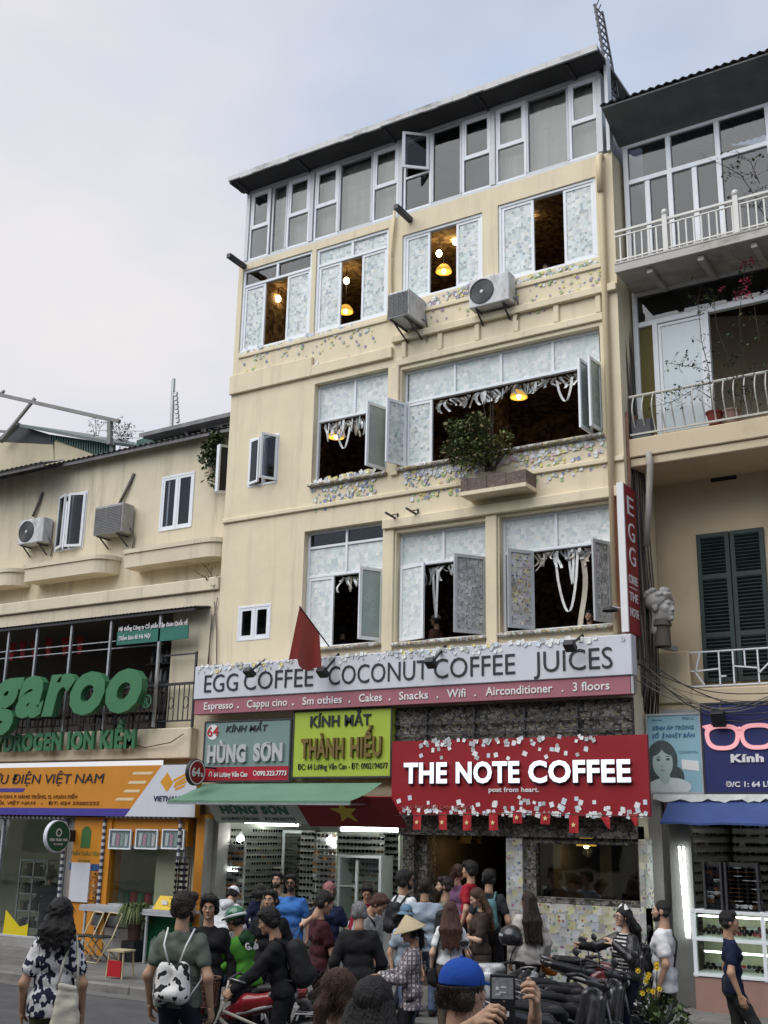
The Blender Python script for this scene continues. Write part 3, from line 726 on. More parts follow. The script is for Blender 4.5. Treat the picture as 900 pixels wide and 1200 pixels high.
while x < -14.8:
    rl.box(x-.008, x+.008, 16.615, 16.632, 4.45, 5.12)
    if int(x*8) % 3 == 0:
        rl.tube([(x+.06+.055*math.cos(t*.6), 16.62, 4.78+.12*math.sin(t*.6)) for t in range(11)], .008, 5)
    x += .125
rl.build('railing', m_dkmetal, lb)
# post office front at street level
m_or = mat('orange_panel', (.54,.215,.018), .5, .06, 2, stain=((.35,.15,.03), .4, (3,3,1), .6))
GY = 16.28*K/1.0633*1.0 + .02        # shop glazing plane
GY = 16.45
m_tilt = mat('cream_tile', (.40,.37,.30), .5, .08, 3)
gx = lambda px, py: at(px, py, GY).x
g0, g1, g2, g3 = gx(-40,1040), gx(72,1040), gx(112,1040), gx(232,1000)
m = MB()
m.box(gx(81,1040), gx(117,1040), GY, GY+.3, PZ, 2.7); m.box(g1, gx(81,1040)-.001, GY+.05, GY+.3, PZ, 2.7, 1); m.box(gx(120,1040)-.001, gx(126,1040), GY-.02, GY+.3, PZ, 2.7); m.box(g3-.12, g3+.08, GY+.05, GY+.4, PZ, 2.7); m.box(g3+.081, XL+.03, GY+.06, FY+.1, PZ, 2.62, 1)
m.box(g2+.1, g3-.3, GY+.02, GY+.2, 2.12, 2.62)
m.build('shop_panel', [m_or, m_conc], lb)
m = MB(); m.box(g0-8, XL, GY-.0, GY+.3, 2.62, 3.0); m.build('fascia', mat('dim_fascia', (.12,.10,.08), .8), lb)
m = MB(); m.box(g0-8, g1, GY, GY+.25, PZ, PZ+.16); m.box(g2+.12, g3-.9, GY, GY+.25, PZ, PZ+.5); m.build('plinth', m_conc, lb)
m = MB(); m.box(g0-8, g1-.02, GY+.06, GY+.075, PZ+.16, 2.62)
fg = frame(lb, g0-1.2, g1-.02, PZ+.165, 2.6, GY+.03, m_alu, .05, .08, [(g0+.9, -99, 99), (g0+.2,-99,99)])
pane(fg, g0-1.1, g1-.06, PZ+.2, 2.55, GY+.06, m_shopglass)
f2 = frame(lb, g2+.12, g3-.35, 1.0, 2.115, GY+.03, m_alu, .05, .08)
pane(f2, g2+.16, g3-.4, 1.04, 2.08, GY+.06, m_shopglass)
m = MB(); a, b, c, d = g0-6, XL-.05, GY+.35, GY+3.6
m.quad((a,d,PZ),(b,d,PZ),(b,d,2.9),(a,d,2.9)); m.quad((b,d,PZ),(b,c,PZ),(b,c,2.9),(b,d,2.9)); m.quad((a,c,PZ),(a,d,PZ),(a,d,2.9),(a,c,2.9)); m.quad((a,c,PZ+.02),(b,c,PZ+.02),(b,d,PZ+.02),(a,d,PZ+.02)); m.quad((a,c,2.9),(a,d,2.9),(b,d,2.9),(b,c,2.9))
m.build('shop_room', mat('olive_interior', (.46,.46,.36), .8, .15, 1.5), lb)
# spiral striped edging (black and white)
def striped(p, q, r=.035):
    m = MB(); p, q = Vector(p), Vector(q); n = max(2, int((q-p).length/.06))
    for i in range(n): m.cyl(p+(q-p)*i/n, p+(q-p)*(i+1)/n, r, r, 8, i % 2)
    m.build('striped_edging', [mat('white_paint', (.50,.51,.51), .5), mat('navy_paint', (.05,.055,.09), .5)], lb)
for px in (76, 122): striped((gx(px,1000), GY-.05, .5), (gx(px,1000), GY-.05, 2.58))
striped((g3-.42, GY-.05, 1.7), (g3-.42, GY-.05, 2.58))
striped((g0-2, GY-.05, 2.6), (gx(74,1000), GY-.05, 2.6)); striped((gx(124,1000), GY-.05, 2.64), (g3-.44, GY-.05, 2.64))
# counter shelf
m = MB(); m.box(g2+.05, g3+.1, GY-.42, GY+.02, .98, 1.03); m.box(g2+.06, g3+.1, GY-.44, GY-.40, .93, .975)
for x in (g2+.2, (g2+g3)/2+.5, g3): m.box(x-.02, x+.02, GY-.42, GY-.38, PZ, .93)
t = m.build('counter', m_alu, None); tag(t, 'long grey metal counter shelf under the orange shop window', 'counter')

# ------------------------------------------------------------------ roofs behind
m_green = mat('green_sheet', (.055,.115,.095), .6, .15, 3, metal=.1, stain=((.15,.16,.14), .4, (3,3,.6), .58))
m_gveg = mat('roof_cream_wall', (.52,.46,.32), .9, .1, 1.5, .1, 40, stain=((.30,.27,.2), .5, (2,2,.5), .54))
sh = thing('roof_shed', 'green corrugated roof shed with a dark open side', 'shed', (-21.5, 20, 11))
Y0 = 19.6
p = lambda px, py, y=Y0: at(px, py, y)
# pale wall in front below the shed
m = MB(); A = [p(-40,545), p(0,518), p(62,521), p(64,548), p(64,585), p(-40,600)]
m.slab(A, (0,-1,0), .2, 0)
m.slab([p(64,515), p(98,528), p(118,536), p(133,540), p(133,580), p(64,580)], (0,-1,0), .2, 0)
m.build('wall', m_gveg, sh)
m = MB(); m.slab([p(0,518,Y0+.05), p(22,498,Y0+.05), p(58,509,Y0+.05), p(64,520,Y0+.05), p(64,560,Y0+.05), p(0,560,Y0+.05)], (0,-1,0), .05); m.build('dark_opening', m_black, sh)
m = MB()
for i in range(26):
    a, b = 58+75*i/26, 58+75*(i+.6)/26; f_ = lambda q: 509+(q-58)*.148
    tb = lambda q: min(540, 516+(q-62)*.34) if q > 62 else 516
    m.slab([p(a,f_(a)), p(b,f_(b)), p(b,tb(b)), p(a,tb(a))], (0,-1,0), .04)
m.slab([p(58,509,Y0+.06),p(133,520,Y0+.06),p(133,541,Y0+.06),p(62,517,Y0+.06)], (0,-1,0), .03)
m.build('corrugated_wall', m_green, sh)
m = MB(); a, b, c = p(22,496.5,Y0-.25), p(134,518,Y0-.25), p(0,517,Y0-.25)
m.slab([a, b, b+Vector((0,2.5,.5)), a+Vector((0,2.5,.5))], (0,0,1), .08); m.bar(a, c, .14, .1)
m.bar(p(132,519,Y0-.1), p(132,542,Y0-.1), .12, .1); m.build('roof', mat('green_grey_roof', (.13,.16,.15), .6, .2, 3), sh)
# pergola pipes
pg = thing('roof_pergola', 'rusty grey pipe frame rising above the green shed', 'frame', (-22, 19, 11))
m = MB(); y_ = 18.9
m.bar(p(-30,456,y_), p(140,494,y_), .09); m.bar(p(129,494,y_), p(129,521,y_), .11); m.bar(p(2,515,y_), p(41,467,y_), .07); m.bar(p(-20,480,y_), p(5,458,y_), .06); m.bar(p(-20,504,y_), p(10,506,y_), .06)
m.build('pipe', mat('rusty_pipe', (.20,.195,.19), .7, .25, 4, stain=((.10,.06,.04), .8, (2,2,2), .55)), pg)
m = MB(); 
for yy in (504, 512): m.bar(p(112,yy,y_), p(168,yy+1,y_), .025)
m.build('rail', m_steel, pg)
# second roof room with windows
rr_ = thing('rooftop_room', 'grey rooftop room with white windows under a dark roof', 'rooftop room', (-17, 19.4, 11))
Y1 = 19.4
m = MB(); m.slab([p(160,516,Y1), p(215,500,Y1), p(215,530,Y1), p(160,535,Y1)], (0,-1,0), .1); m.build('green_wall', m_green, rr_)
m = MB(); m.slab([p(215,503,Y1+.04), p(290,486,Y1+.04), p(290,520,Y1+.04), p(215,530,Y1+.04)], (0,-1,0), .1); m.build('wall', mat('grey_wall', (.33,.34,.35), .8), rr_)
for a, b in ((219,238),(240,257),(259,276)):
    o = MB(); u = [p(a,505-(a-219)*.2,Y1-.02), p(b,505-(b-219)*.2,Y1-.02), p(b,524-(b-219)*.2,Y1-.02), p(a,524-(a-219)*.2,Y1-.02)]
    for i in range(4): o.bar(u[i], u[(i+1)%4], .07, .07)
    f = o.build('window', m_pvc, rr_); g = MB(); g.slab(u, (0,-1,0), .01); g.build('pane', m_glassd, f)
m = MB(); a, b = p(163,508,Y1-.5), p(290,478,Y1-.5); m.slab([a, b, b+Vector((0,3,.4)), a+Vector((0,3,.4))], (0,0,1), .10); m.build('roof', m_roof, rr_)
m = MB(); m.tube([p(201,500,20.5), p(203.5,444,20.5)], .05, 8)
for i in range(7): q = p(206+i*.35, 462+i*5.2, 20.5); m.box(q.x-.05, q.x+.05, q.y-.03, q.y+.03, q.z-.05, q.z+.05)
m.tube([p(205,458,20.5), p(209,498,20.5)], .012, 5)
tag(m.build('antenna_mast', m_steel), 'thin grey antenna mast on the roofs at left', 'antenna')

# ------------------------------------------------------------------ building on the right
rb = thing('balcony_building', 'tan building with white railed balconies and green shutters', 'building', (-2, 17.8, PZ))
RX0, RX1 = XR+.004, 6.5
RYW = 18.2
SH = (-5.34, -4.25, 4.85, 7.30)
m = MB(); m.wall(RX0, RX1, 4.55, 8.25, RYW, .25, [SH]); m.wall(RX0, RX1, 8.25, 8.9, 17.4, .3, []); m.build('wall', m_tan, rb)
m = MB(); m.box(RX0, RX1, 16.95, 17.398, 8.40, 8.72); m.box(RX0, RX1, 16.99, RYW+.2, 8.25, 8.398); m.build('balcony_slab', m_tan, rb, bevel=.015)
m = MB(); m.box(-5.05,-4.62, RYW-.004, RYW+.1, 8.18, 8.32); m.build('vent', m_black, rb)
# louvred shutters
m_shut = mat('dark_green_paint', (.028,.050,.045), .6, .25, 4, .1, 30, stain=((.09,.10,.09), .5, (3,3,1), .58))
def shutter(x0, x1, z0, z1):
    o = MB(); o.ring(x0, x1, z0, z1, RYW-.05, RYW-.005, .07)
    zs = [z0+.07, z0+.72, z0+1.68, z1-.62, z1-.07]
    o.box(x0+.07, x1-.07, RYW-.05, RYW-.005, z0+.72, z0+.80); o.box(x0+.07, x1-.07, RYW-.05, RYW-.005, z0+1.68, z0+1.76)
    for a, b in ((z0+.07, z0+.72), (z0+.80, z0+1.68), (z0+1.76, z1-.07)):
        n = int((b-a)/.055)
        for i in range(n):
            z = a+(b-a)*(i+.5)/n; o.obox(((x0+x1)/2, RYW-.03, z), ((x1-x0)/2-.07,0,0), (0,.02,-.016), (0,.003,.004))
    o.box(x0+.06, x1-.06, RYW-.008, RYW-.002, z0+.06, z1-.06)
    return o.build('shutter', m_shut, rb)
xm = (SH[0]+SH[1])/2
shutter(SH[0], xm-.01, SH[2], SH[3]); shutter(xm+.01, SH[1], SH[2], SH[3])
shutter(-1.9, -1.2, SH[2], SH[3]); shutter(-1.18, -.5, SH[2], SH[3])
m = MB(); m.box(-6.0, -5.46, 17.8, 17.98, 4.50, 5.33); m.box(-5.46, RX1, 17.8, 17.98, 4.30, 4.72); m.box(RX0, RX1, 17.85, RYW, 4.25, 4.56); m.build('parapet', m_tan, rb, bevel=.02)
m = MB(); zz0, zz1 = 4.72, 5.30
def gbar(a, b): m.bar((a[0], 17.86, a[1]), (b[0], 17.86, b[1]), .022, .022, up=(0,1,0))
gbar((-5.46,5.30),(-2.0,5.30)); gbar((-5.46,4.76),(-2.0,4.76))
for x in (-5.0,-4.78,-4.4,-4.18,-3.6,-3.4,-2.8): gbar((x,4.76),(x,5.30))
for a, b in (((-5.46,5.0),(-5.0,5.02)),((-5.3,5.28),(-5.38,4.98)),((-5.38,4.98),(-5.25,4.78)),((-4.78,5.05),(-4.4,5.0)),((-4.9,4.9),(-5.0,4.9)),((-4.6,5.3),(-4.6,5.03)),((-4.4,4.92),(-4.18,5.12)),((-4.18,5.0),(-3.6,5.0)),((-4.0,5.3),(-3.85,5.0)),((-3.85,5.0),(-4.05,4.76))): gbar(a, b)
m.build('window_grille', m_pvc, rb)
# first balcony doors and second balcony
WB = 17.40
m_bldoor = mat('pale_blue_door_glass', (.46,.54,.57), .25, .05, 2, spec=.6)
f = frame(rb, -6.0, RX1, 8.72, 11.55, WB, m_pvc, .09, .1, [(-5.62,-99,10.95),(-4.75,-99,10.95),(-3.55,-99,99),(-2.2,-99,99)], [(10.92,-99,99)])
pane(f, -5.92, -5.66, 8.8, 10.86, WB+.05, mat('olive_curtain', (.12,.10,.03), .9)); pane(f, -5.57, -4.80, 8.8, 10.86, WB+.03, m_bldoor, m_pvc)
pane(f, -5.92, -3.6, 10.97, 11.48, WB+.04, m_glassd); pane(f, -3.5, RX1-.1, 10.97, 11.48, WB+.04, m_glassd); pane(f, -3.5,-2.25,8.8,10.86,WB+.04,m_glassd)
m = MB(); m.quad((-6.0,WB+2.5,8.7),(RX1,WB+2.5,8.7),(RX1,WB+2.5,11.5),(-6.0,WB+2.5,11.5)); m.quad((-6.0,WB+.2,11.5),(-6.0,WB+2.5,11.5),(RX1,WB+2.5,11.5),(RX1,WB+.2,11.5)); m.quad((-6.0,WB+.15,8.7),(RX1,WB+.15,8.7),(RX1,WB+2.5,8.7),(-6.0,WB+2.5,8.7)); m.build('room', mat('dark_room', (.05,.045,.04), .9), rb)
m = MB(); m.box(-5.96, RX1, 16.50, 17.6, 11.52, 11.66); m.box(-5.96, RX1, 16.495, 16.54, 11.66, 11.70)
for x in (-5.4,-4.55,-3.7,-2.9): m.box(x-.05, x+.05, 16.6, 17.4, 11.42, 11.515)
m.build('balcony_slab', mat('stained_white_concrete', (.46,.44,.40), .85, .1, 3, .1, 30, stain=((.16,.12,.08), .8, (2,2,5), .5)), rb, bevel=.008)
m = MB(); m.box(-5.96, RX1, 16.52, 16.56, 12.27, 12.31); m.box(-5.96, RX1, 16.525, 16.555, 12.19, 12.21); m.box(-5.96, RX1, 16.525, 16.555, 11.74, 11.765)
x = -5.86
while x < 1: m.box(x-.012, x+.012, 16.53, 16.552, 11.70, 12.19); x += .125
m.build('railing', mat('cream_white_paint', (.66,.65,.60), .5, .05, 4, stain=((.35,.28,.2), .5, (6,6,3), .6)), rb)
for x in (-5.08, -3.92, -2.7):
    m = MB(); m.box(x-.04, x+.04, 16.50, 16.58, 11.70, 12.36); m.ell((x,16.54,12.42), .055, .055, .06); m.build('railing_post', _M['cream_white_paint'], rb)
m = MB(); m.tube([(-5.98,16.99,9.46),(RX1,16.99,9.46)], .028, 8); m.box(-5.98, RX1, 16.97, 17.0, 8.78, 8.81)
x = -5.9
while x < 0:
    m.tube([(x, 16.985-.10*math.sin(t/8*math.pi*1.25)*(1 if t < 7 else .6), 9.45-.64*t/8) for t in range(9)], .012, 5); x += .165
m.build('railing', mat('worn_cream_iron', (.50,.49,.43), .6, .15, 6), rb)
# glazed top floor and eave
WT = 16.86
f = frame(rb, -5.97, RX1, 11.68, 14.34, WT+.3, m_pvc, .09, .1, [(-5.15,-99,99),(-4.3,-99,99),(-3.45,-99,99),(-2.6,-99,99),(-4.72,-99,13.5),(-5.55,-99,13.5)], [(13.56,-99,99)])
for a, b in ((-5.97,-5.15),(-5.15,-4.3),(-4.3,-3.45),(-3.45,-2.6),(-2.6,RX1)):
    pane(f, a+.06, b-.06, 13.62, 14.26, WT+.34, m_glassd); pane(f, a+.06, b-.06, 11.76, 13.5, WT+.34, m_glassd)
m = MB(); m.quad((-5.97,WT+1.6,11.7),(RX1,WT+1.6,11.7),(RX1,WT+1.6,14.4),(-5.97,WT+1.6,14.4)); m.build('top_room', mat('lavender_grey_room', (.10,.105,.12), .9, .1, 1), rb)
m = MB(); corrug(m, -6.05, RX1, 16.32, 14.70, 19.5, 15.25, .14, .02); m.build('roof', m_roof, rb)
m = MB(); m.slab([(-6.03,16.36,14.66),(RX1,16.36,14.66),(RX1,WT+.3,14.34),(-6.03,WT+.3,14.34)], (0,0,-1), -.03); m.build('eave_board', mat('dark_grey_board', (.13,.135,.14), .7, .2, 3), rb)
m = MB(); m.quad((RX0,RYW+.25,4.5),(RX0,RYW+.26,15),(RX1,RYW+6,15),(RX1,RYW+6,4.5)); m.build('back_wall', m_tan, rb)
# spike fence at the roof corner of the tall building
m = MB(); a = at(697,5,17.0); b = at(715,112,17.0)
for i in range(14):
    q = a.lerp(b, i/13); m.bar(q+Vector((-.03,0,0)), q+Vector((.03,.34,-.02)), .02); m.bar(q+Vector((0,.05,-.02)), q+Vector((0,.28,.35)), .016)
m.bar(a, b, .04); m.bar(a+Vector((.02,.34,.06)), b+Vector((.04,.34,.06)), .035)
tag(m.build('trellis', m_dkmetal), 'narrow dark iron trellis rising past the roof corner', 'trellis')
# ------------------------------------------------------------------ signs
m_signw = mat('white_sign_panel', (.56,.58,.63), .5, .05, 1.5, stain=((.42,.42,.43), .5, (2,2,.7), .56))
m_signp = mat('faded_pink_panel', (.33,.12,.15), .55, .06, 2)
m_ink = mat('black_lettering', (.02,.022,.03), .5, .1)
m_redS = mat('red_sign_face', (.25,.006,.012), .45, .06, 1.5)
m_whitel = mat('white_lettering', (.70,.70,.70), .5, .04)
ux, uz = Vector((1,0,0)), Vector((0,0,1))
def box_sign(name, label, cat, tl, tr, br, bl, Y, mats, t=.12, group=None, frame_w=.03):
    A, B, C_, D = at(*tl, Y), at(*tr, Y), at(*br, Y), at(*bl, Y)
    x0, x1, z1, z0 = (A.x+D.x)/2, (B.x+C_.x)/2, (A.z+B.z)/2, (C_.z+D.z)/2
    r = thing(name, label, cat, ((x0+x1)/2, Y, z0), group=group)
    o = MB(); o.box(x0, x1, Y, Y+t, z0, z1); o.build('panel', mats, r)
    if frame_w:
        o = MB(); o.ring(x0-.012, x1+.012, z0-.012, z1+.012, Y-.012, Y-.002, frame_w); o.build('border', m_dkmetal if cat != 'poster' else m_alu, r)
    return r, x0, x1, z0, z1
def word(root, s, pxa, pxb, pyb, Y, cap=None, mats=None, depth=.01, bold=0., shear=0., name='lettering', z=None, pyt=None, proud=.004):
    """lettering on the plane Y, between two pixel columns, on the baseline at pixel row pyb"""
    a, b = at(pxa, pyb, Y), at(pxb, pyb, Y)
    zz = a.z if z is None else z
    if cap is None and pyt is not None: cap = at(pxa, pyt, Y).z - at(pxa, pyb, Y).z
    o = MB(); o.txt(s, (a.x, Y-proud, zz), ux, uz, b.x-a.x, cap, depth, bold, shear)
    # letters stick out towards -Y
    return o.build(name, mats, root)
YB = FY-.38
r = thing('coffee_banner', 'long white sign board listing drinks above a pink strip', 'sign', (-10.5, YB, 4.3))
a, b, c, d = at(229,781,YB), at(739.5,743,YB), at(741,788,YB), at(226,821.8,YB)
bx0, bx1, bz0, bz1 = (a.x+d.x)/2, (b.x+c.x)/2, (c.z+d.z)/2, (a.z+b.z)/2
o = MB(); o.box(bx0, bx1, YB, YB+.22, bz0, bz1); o.build('panel', m_signw, r, bevel=.012)
zp = (at(226,838,YB+.03).z + at(737,813,YB+.03).z)/2
o = MB(); o.box(bx0+.01, bx1-.05, YB+.03, YB+.2, zp, bz0-.004); o.build('lower_panel', m_signp, r, bevel=.008)
o = MB(); o.box(bx1-.045, bx1-.005, YB+.04, YB+.2, zp+.01, bz0-.006); o.build('end_strip', m_steel, r)
zb = at(241,811.5,YB).z; cp = at(242,791.5,YB).z - zb
for s, x0_, x1_ in (('EGG',240,279),('COFFEE',286,367),('COCONUT',385,502),('COFFEE',508.5,604),('JUICES',626,719)):
    word(r, s, x0_, x1_, 800, YB, cap=cp, mats=m_ink, z=zb, bold=-.004)
z2 = zp + (bz0-zp)*.30
for s, x0_, x1_ in (('Espresso',240,274),('.',279,281),('Cappu cino',290,337),('.',343,345),('Sm othies',355,401),('.',409,411),('Cakes',421,448),('.',456,458),('Snacks',468,502),('.',512,514),('Wifi',524,546),('.',556,558),('Airconditioner',569.5,648),('.',659,661),('3 floors',672,715)):
    word(r, s, x0_, x1_, 820, YB+.03, cap=(bz0-zp)*(.46 if s != '.' else .5) if s != '.' else None, mats=m_whitel, z=z2, bold=.012)
# floodlights on arms over the banner
for i, (px, py) in enumerate(((292,788),(378,788),(505,777),(668,757))):
    c = at(px, py, YB-.28)
    t = thing('floodlight', ['black floodlight tilted over the word EGG end of the banner','black floodlight over the banner beside the red flag','black floodlight over the middle of the drinks banner','black floodlight near the right end of the drinks banner'][i], 'floodlight', c, group='floodlights over the banner')
    o = MB(); o.obox(c, (.085,0,0), (0,.03,.045), (0,-.075,.05)); o.obox(c+Vector((0,.05,.0)), (.06,0,0), (0,.025,.03), (0,-.04,.03)); o.build('lamp_head', m_black, t, bevel=.008)
    o = MB(); q = Vector((c.x+.05, YB+.12, bz1+.06)); o.bar(c+Vector((.03,.05,.05)), q, .03); o.bar(q, (q.x, q.y, bz1), .03); o.build('arm', m_black, t)
# two eyewear signs
YS = FY-.26
m_teal = mat('grey_green_panel', (.17,.25,.24), .5, .05, 2); m_lime = mat('lime_panel', (.36,.46,.05), .5, .05, 2)
r, x0, x1, z0, z1 = box_sign('shop_sign', 'grey green eyewear sign with red bottom strip and number 64', 'sign', (238.5,847),(339.5,841.5),(341,914.4),(239,917), YS, m_teal, group='eyewear signs')
o = MB(); o.box(x0, x1, YS-.004, YS-.001, z0, z0+(z1-z0)*.24); o.build('red_strip', mat('red_strip', (.36,.01,.025), .5), r)
c = at(249.5,858,YS); o = MB(); o.cyl((c.x,YS-.001,c.z), (c.x,YS-.006,c.z), .14, .14, 28); o.build('number_disc', m_whitel, r)
word(r, '64', 243, 256, 863, YS-.007, pyt=852, mats=mat('red_lettering', (.45,.01,.02), .5), bold=.0)
word(r, 'KÍNH MẮT', 265, 314, 858, YS, pyt=851, mats=m_ink, bold=.012, shear=.2)
m_chrome = mat('silver_letter', (.55,.57,.57), .3, .08, 5, metal=.3)
word(r, 'HÙNG', 244, 289, 893, YS, pyt=873.5, mats=m_chrome, bold=.055, depth=.04)
word(r, 'SƠN', 298, 332, 891, YS, pyt=871.5, mats=m_chrome, bold=.055, depth=.04)
word(r, '64 Lương Văn Can', 251, 290, 910.5, YS-.005, pyt=905, mats=m_whitel, bold=.02)
word(r, '090.323.7773', 302, 336, 909, YS-.005, pyt=903.5, mats=m_whitel, bold=.02)
c = at(299,906,YS); o = MB(); o.lathe([(.045,0),(.045,.004),(.032,.004),(.032,0)], (c.x,YS-.005,c.z), 20, ax=(0,-1,0)); o.build('phone_mark', m_whitel, r)
c = at(247,908,YS); o = MB()
for s_ in (-1,1): o.tube([(c.x+s_*.03,YS-.007,c.z-.03),(c.x+s_*.03,YS-.007,c.z+.03),(c.x,YS-.007,c.z+.055)], .008, 5)
o.build('house_mark', m_whitel, r)
r, x0, x1, z0, z1 = box_sign('shop_sign', 'lime green eyewear sign with brown raised letters', 'sign', (343.2,834),(457.5,828.5),(460,909),(343.5,913), YS, m_lime, group='eyewear signs')
word(r, 'KÍNH MẮT', 364, 435, 852, YS, pyt=839.5, mats=m_ink, bold=.018, depth=.02)
word(r, 'THÀNH', 354, 404, 888.5, YS, pyt=866, mats=mat('brown_lettering', (.16,.11,.03), .45), bold=.03, depth=.05)
word(r, 'HIẾU', 412, 448, 886.5, YS, pyt=864, mats=_M['brown_lettering'], bold=.03, depth=.05)
word(r, 'ĐC: 64 Lương Văn Can - ĐT: 0902194077', 349, 454.5, 902, YS, pyt=895.5, mats=m_ink, bold=.0)
# round blade sign 64a
xs_ = at(239,905,FY).x
def blade_disc(name, label, cpx, cpy, X, rr, mats_face, mats_rim, t=.07):
    c = AX(cpx, cpy, X)
    rt = thing(name, label, 'sign', c)
    o = MB(); o.cyl((c.x-t/2,c.y,c.z), (c.x+t/2,c.y,c.z), rr, rr, 36); o.build('rim', mats_rim, rt)
    o = MB(); o.cyl((c.x+t/2+.001,c.y,c.z), (c.x+t/2+.006,c.y,c.z), rr*.93, rr*.93, 36); o.cyl((c.x-t/2-.001,c.y,c.z), (c.x-t/2-.006,c.y,c.z), rr*.93, rr*.93, 36); o.build('face', mats_face, rt)
    return rt, c, t
rt, c, t = blade_disc('round_sign', 'round red blade sign with the number 64a', 229, 905, at(229,905,15.98).x, .235, m_redS, m_black)
c0 = c
o = MB(); o.lathe([(.215,0),(.215,.004),(.195,.004),(.195,0)], (c.x+t/2+.006,c.y,c.z), 36, ax=(1,0,0)); o.build('ring', m_whitel, rt)
o = MB(); o.txt('64', (c.x+t/2+.014, c.y-.15, c.z-.07), (0,1,0), uz, .22, .15, .003, .03); o.txt('a', (c.x+t/2+.014, c.y+.09, c.z-.07), (0,1,0), uz, .07, .09, .003, .02); o.build('lettering', m_whitel, rt)
o = MB(); o.bar((c.x,c.y+.2,c.z+.1), (c.x,FY,c.z+.1), .03); o.build('bracket', m_black, rt)
# green awning and boards below it
m_awn = mat('green_canvas', (.105,.215,.145), .75, .08, 1.5, .15, 12, stain=((.22,.27,.23), .4, (1.2,3,1), .58))
yb_ = FY-.28; BR_ = at(447.8,913.2,yb_); BL_ = at(238,922.5,yb_); FRy = AX(411,934,BR_.x).y
FR_ = at(411,934.3,FRy); FL_ = at(195,942,FRy); zf = (FR_.z+FL_.z)/2; zk = (BR_.z+BL_.z)/2
r = thing('awning', 'faded green canvas awning below the eyewear signs', 'awning', (BL_.x, yb_, zk))
o = MB(); n = 20
for i in range(n):
    for j in range(4):
        def P(u, v): return Vector((BL_.x+(BR_.x-BL_.x)*u, yb_+(FRy-yb_)*v, zk+(zf-zk)*v - .03*math.sin(math.pi*v) + .006*math.sin(u*40)*v))
        o.quad(P(i/n,j/4), P((i+1)/n,j/4), P((i+1)/n,(j+1)/4), P(i/n,(j+1)/4))
o.quad(P(0,1), P(1,1), P(1,1)-Vector((0,0,.05)), P(0,1)-Vector((0,0,.05)))
o.build('canvas', m_awn, r)
o = MB(); o.bar((BL_.x,FRy,zf-.05), (BR_.x,FRy,zf-.05), .03)
for q in (.02,.5,.98): xq = BL_.x+(BR_.x-BL_.x)*q; o.bar((xq,yb_,zk-.35), (xq,FRy,zf-.05), .025)
o.build('awning_frame', m_steel, r)
def tilted(name, label, cat, tl, tr, br, bl, ybot, mats, group=None):
    Bl, Br = at(*bl, ybot), at(*br, ybot)
    yt = AX(tr[0], tr[1], Br.x).y; Tl, Tr = at(*tl, yt), at(*tr, yt)
    zb_, zt_ = (Bl.z+Br.z)/2, (Tl.z+Tr.z)/2
    p = [Vector((Bl.x,ybot,zb_)), Vector((Br.x,ybot,zb_)), Vector((Br.x,yt,zt_)), Vector((Bl.x,yt,zt_))]
    rt = thing(name, label, cat, p[0], group=group)
    v = (p[3]-p[0]); n = ux.cross(v.normalized())
    o = MB(); o.slab(p, n, .02); o.build('panel', mats, rt)
    return rt, p, v.normalized(), v.length, n
rt, p, v, Lh, n = tilted('hanging_board', 'white slanted board with green letters under the green awning', 'sign', (247,941),(350,937.5),(362,968.5),(254,961), FY-.22, mat('white_board', (.46,.49,.48), .6, .06))
W_ = (p[1]-p[0]).length
o = MB(); o.txt('HÙNG SƠN', p[0]+ux*W_*.12+v*Lh*.45+n*.003, ux, v, W_*.72, Lh*.34, .006, .05); o.build('lettering', mat('deep_green_lettering', (.02,.12,.09), .5), rt)
o = MB(); o.txt('64 LƯƠNG VĂN CAN     ĐT: 090.323.7773', p[0]+ux*W_*.08+v*Lh*.14+n*.003, ux, v, W_*.8, Lh*.13, .004, .02); o.build('small_lettering', m_ink, rt)
def star(o, c, u, v, rr, n, mi=0, t=.003):
    pts = [c + u*(math.sin(i*math.pi/5)*(rr if i % 2 == 0 else rr*.40)) + v*(math.cos(i*math.pi/5)*(rr if i % 2 == 0 else rr*.40)) + n*t for i in range(10)]
    cc = c + n*t
    o.add([cc]+pts, [(0, 1+(i+1)%10, 1+i) for i in range(10)], mi)
m_flagr = mat('red_flag_cloth', (.20,.008,.012), .75, .08, 5); m_staryel = mat('yellow_star', (.52,.40,.03), .6, .06)
rt, p, v, Lh, n = tilted('flag_board', 'dark red national flag board with big yellow star over the shop', 'flag', (352,938),(457.5,929.5),(477,968.5),(363,970), FY-.22, m_flagr)
W_ = (p[1]-p[0]).length
o = MB(); star(o, p[0]+ux*W_*.46+v*Lh*.5, ux, v, Lh*.40, n); o.build('star', m_staryel, rt)
# the big red coffee sign with lit letters
YR = FY-.42
r, x0, x1, z0, z1 = box_sign('coffee_sign', 'big red coffee sign with lit white letters and notes stuck on', 'sign', (459,869.5),(757,860),(763,957),(459,954), YR, m_redS, .07, frame_w=0)
RS = (x0, x1, z0, z1)
m_lit = mat('lit_white_letter', (.7,.72,.8), .4, .0, emit=(.80,.86,1.0), estr=.40)
zb = at(473,917.5,YR).z; cp = at(473,894.5,YR).z-zb; z_r = at(740,915.5,YR).z
for s, xa, xb in (('THE',473.5,524),('NOTE',534.5,609),('COFFEE',619.5,739.5)):
    word(r, s, xa, xb, 910, YR-.05, cap=cp, mats=m_lit, z=(zb+z_r)/2, bold=.034, depth=.01); word(r, s, xa+.8, xb+.8, 910.6, YR, cap=cp*1.02, mats=m_black, z=(zb+z_r)/2-.015, bold=.038, depth=.045, name='letter_return')
word(r, 'post from heart.', 573, 632, 928, YR, pyt=922.5, mats=m_whitel, bold=.02)
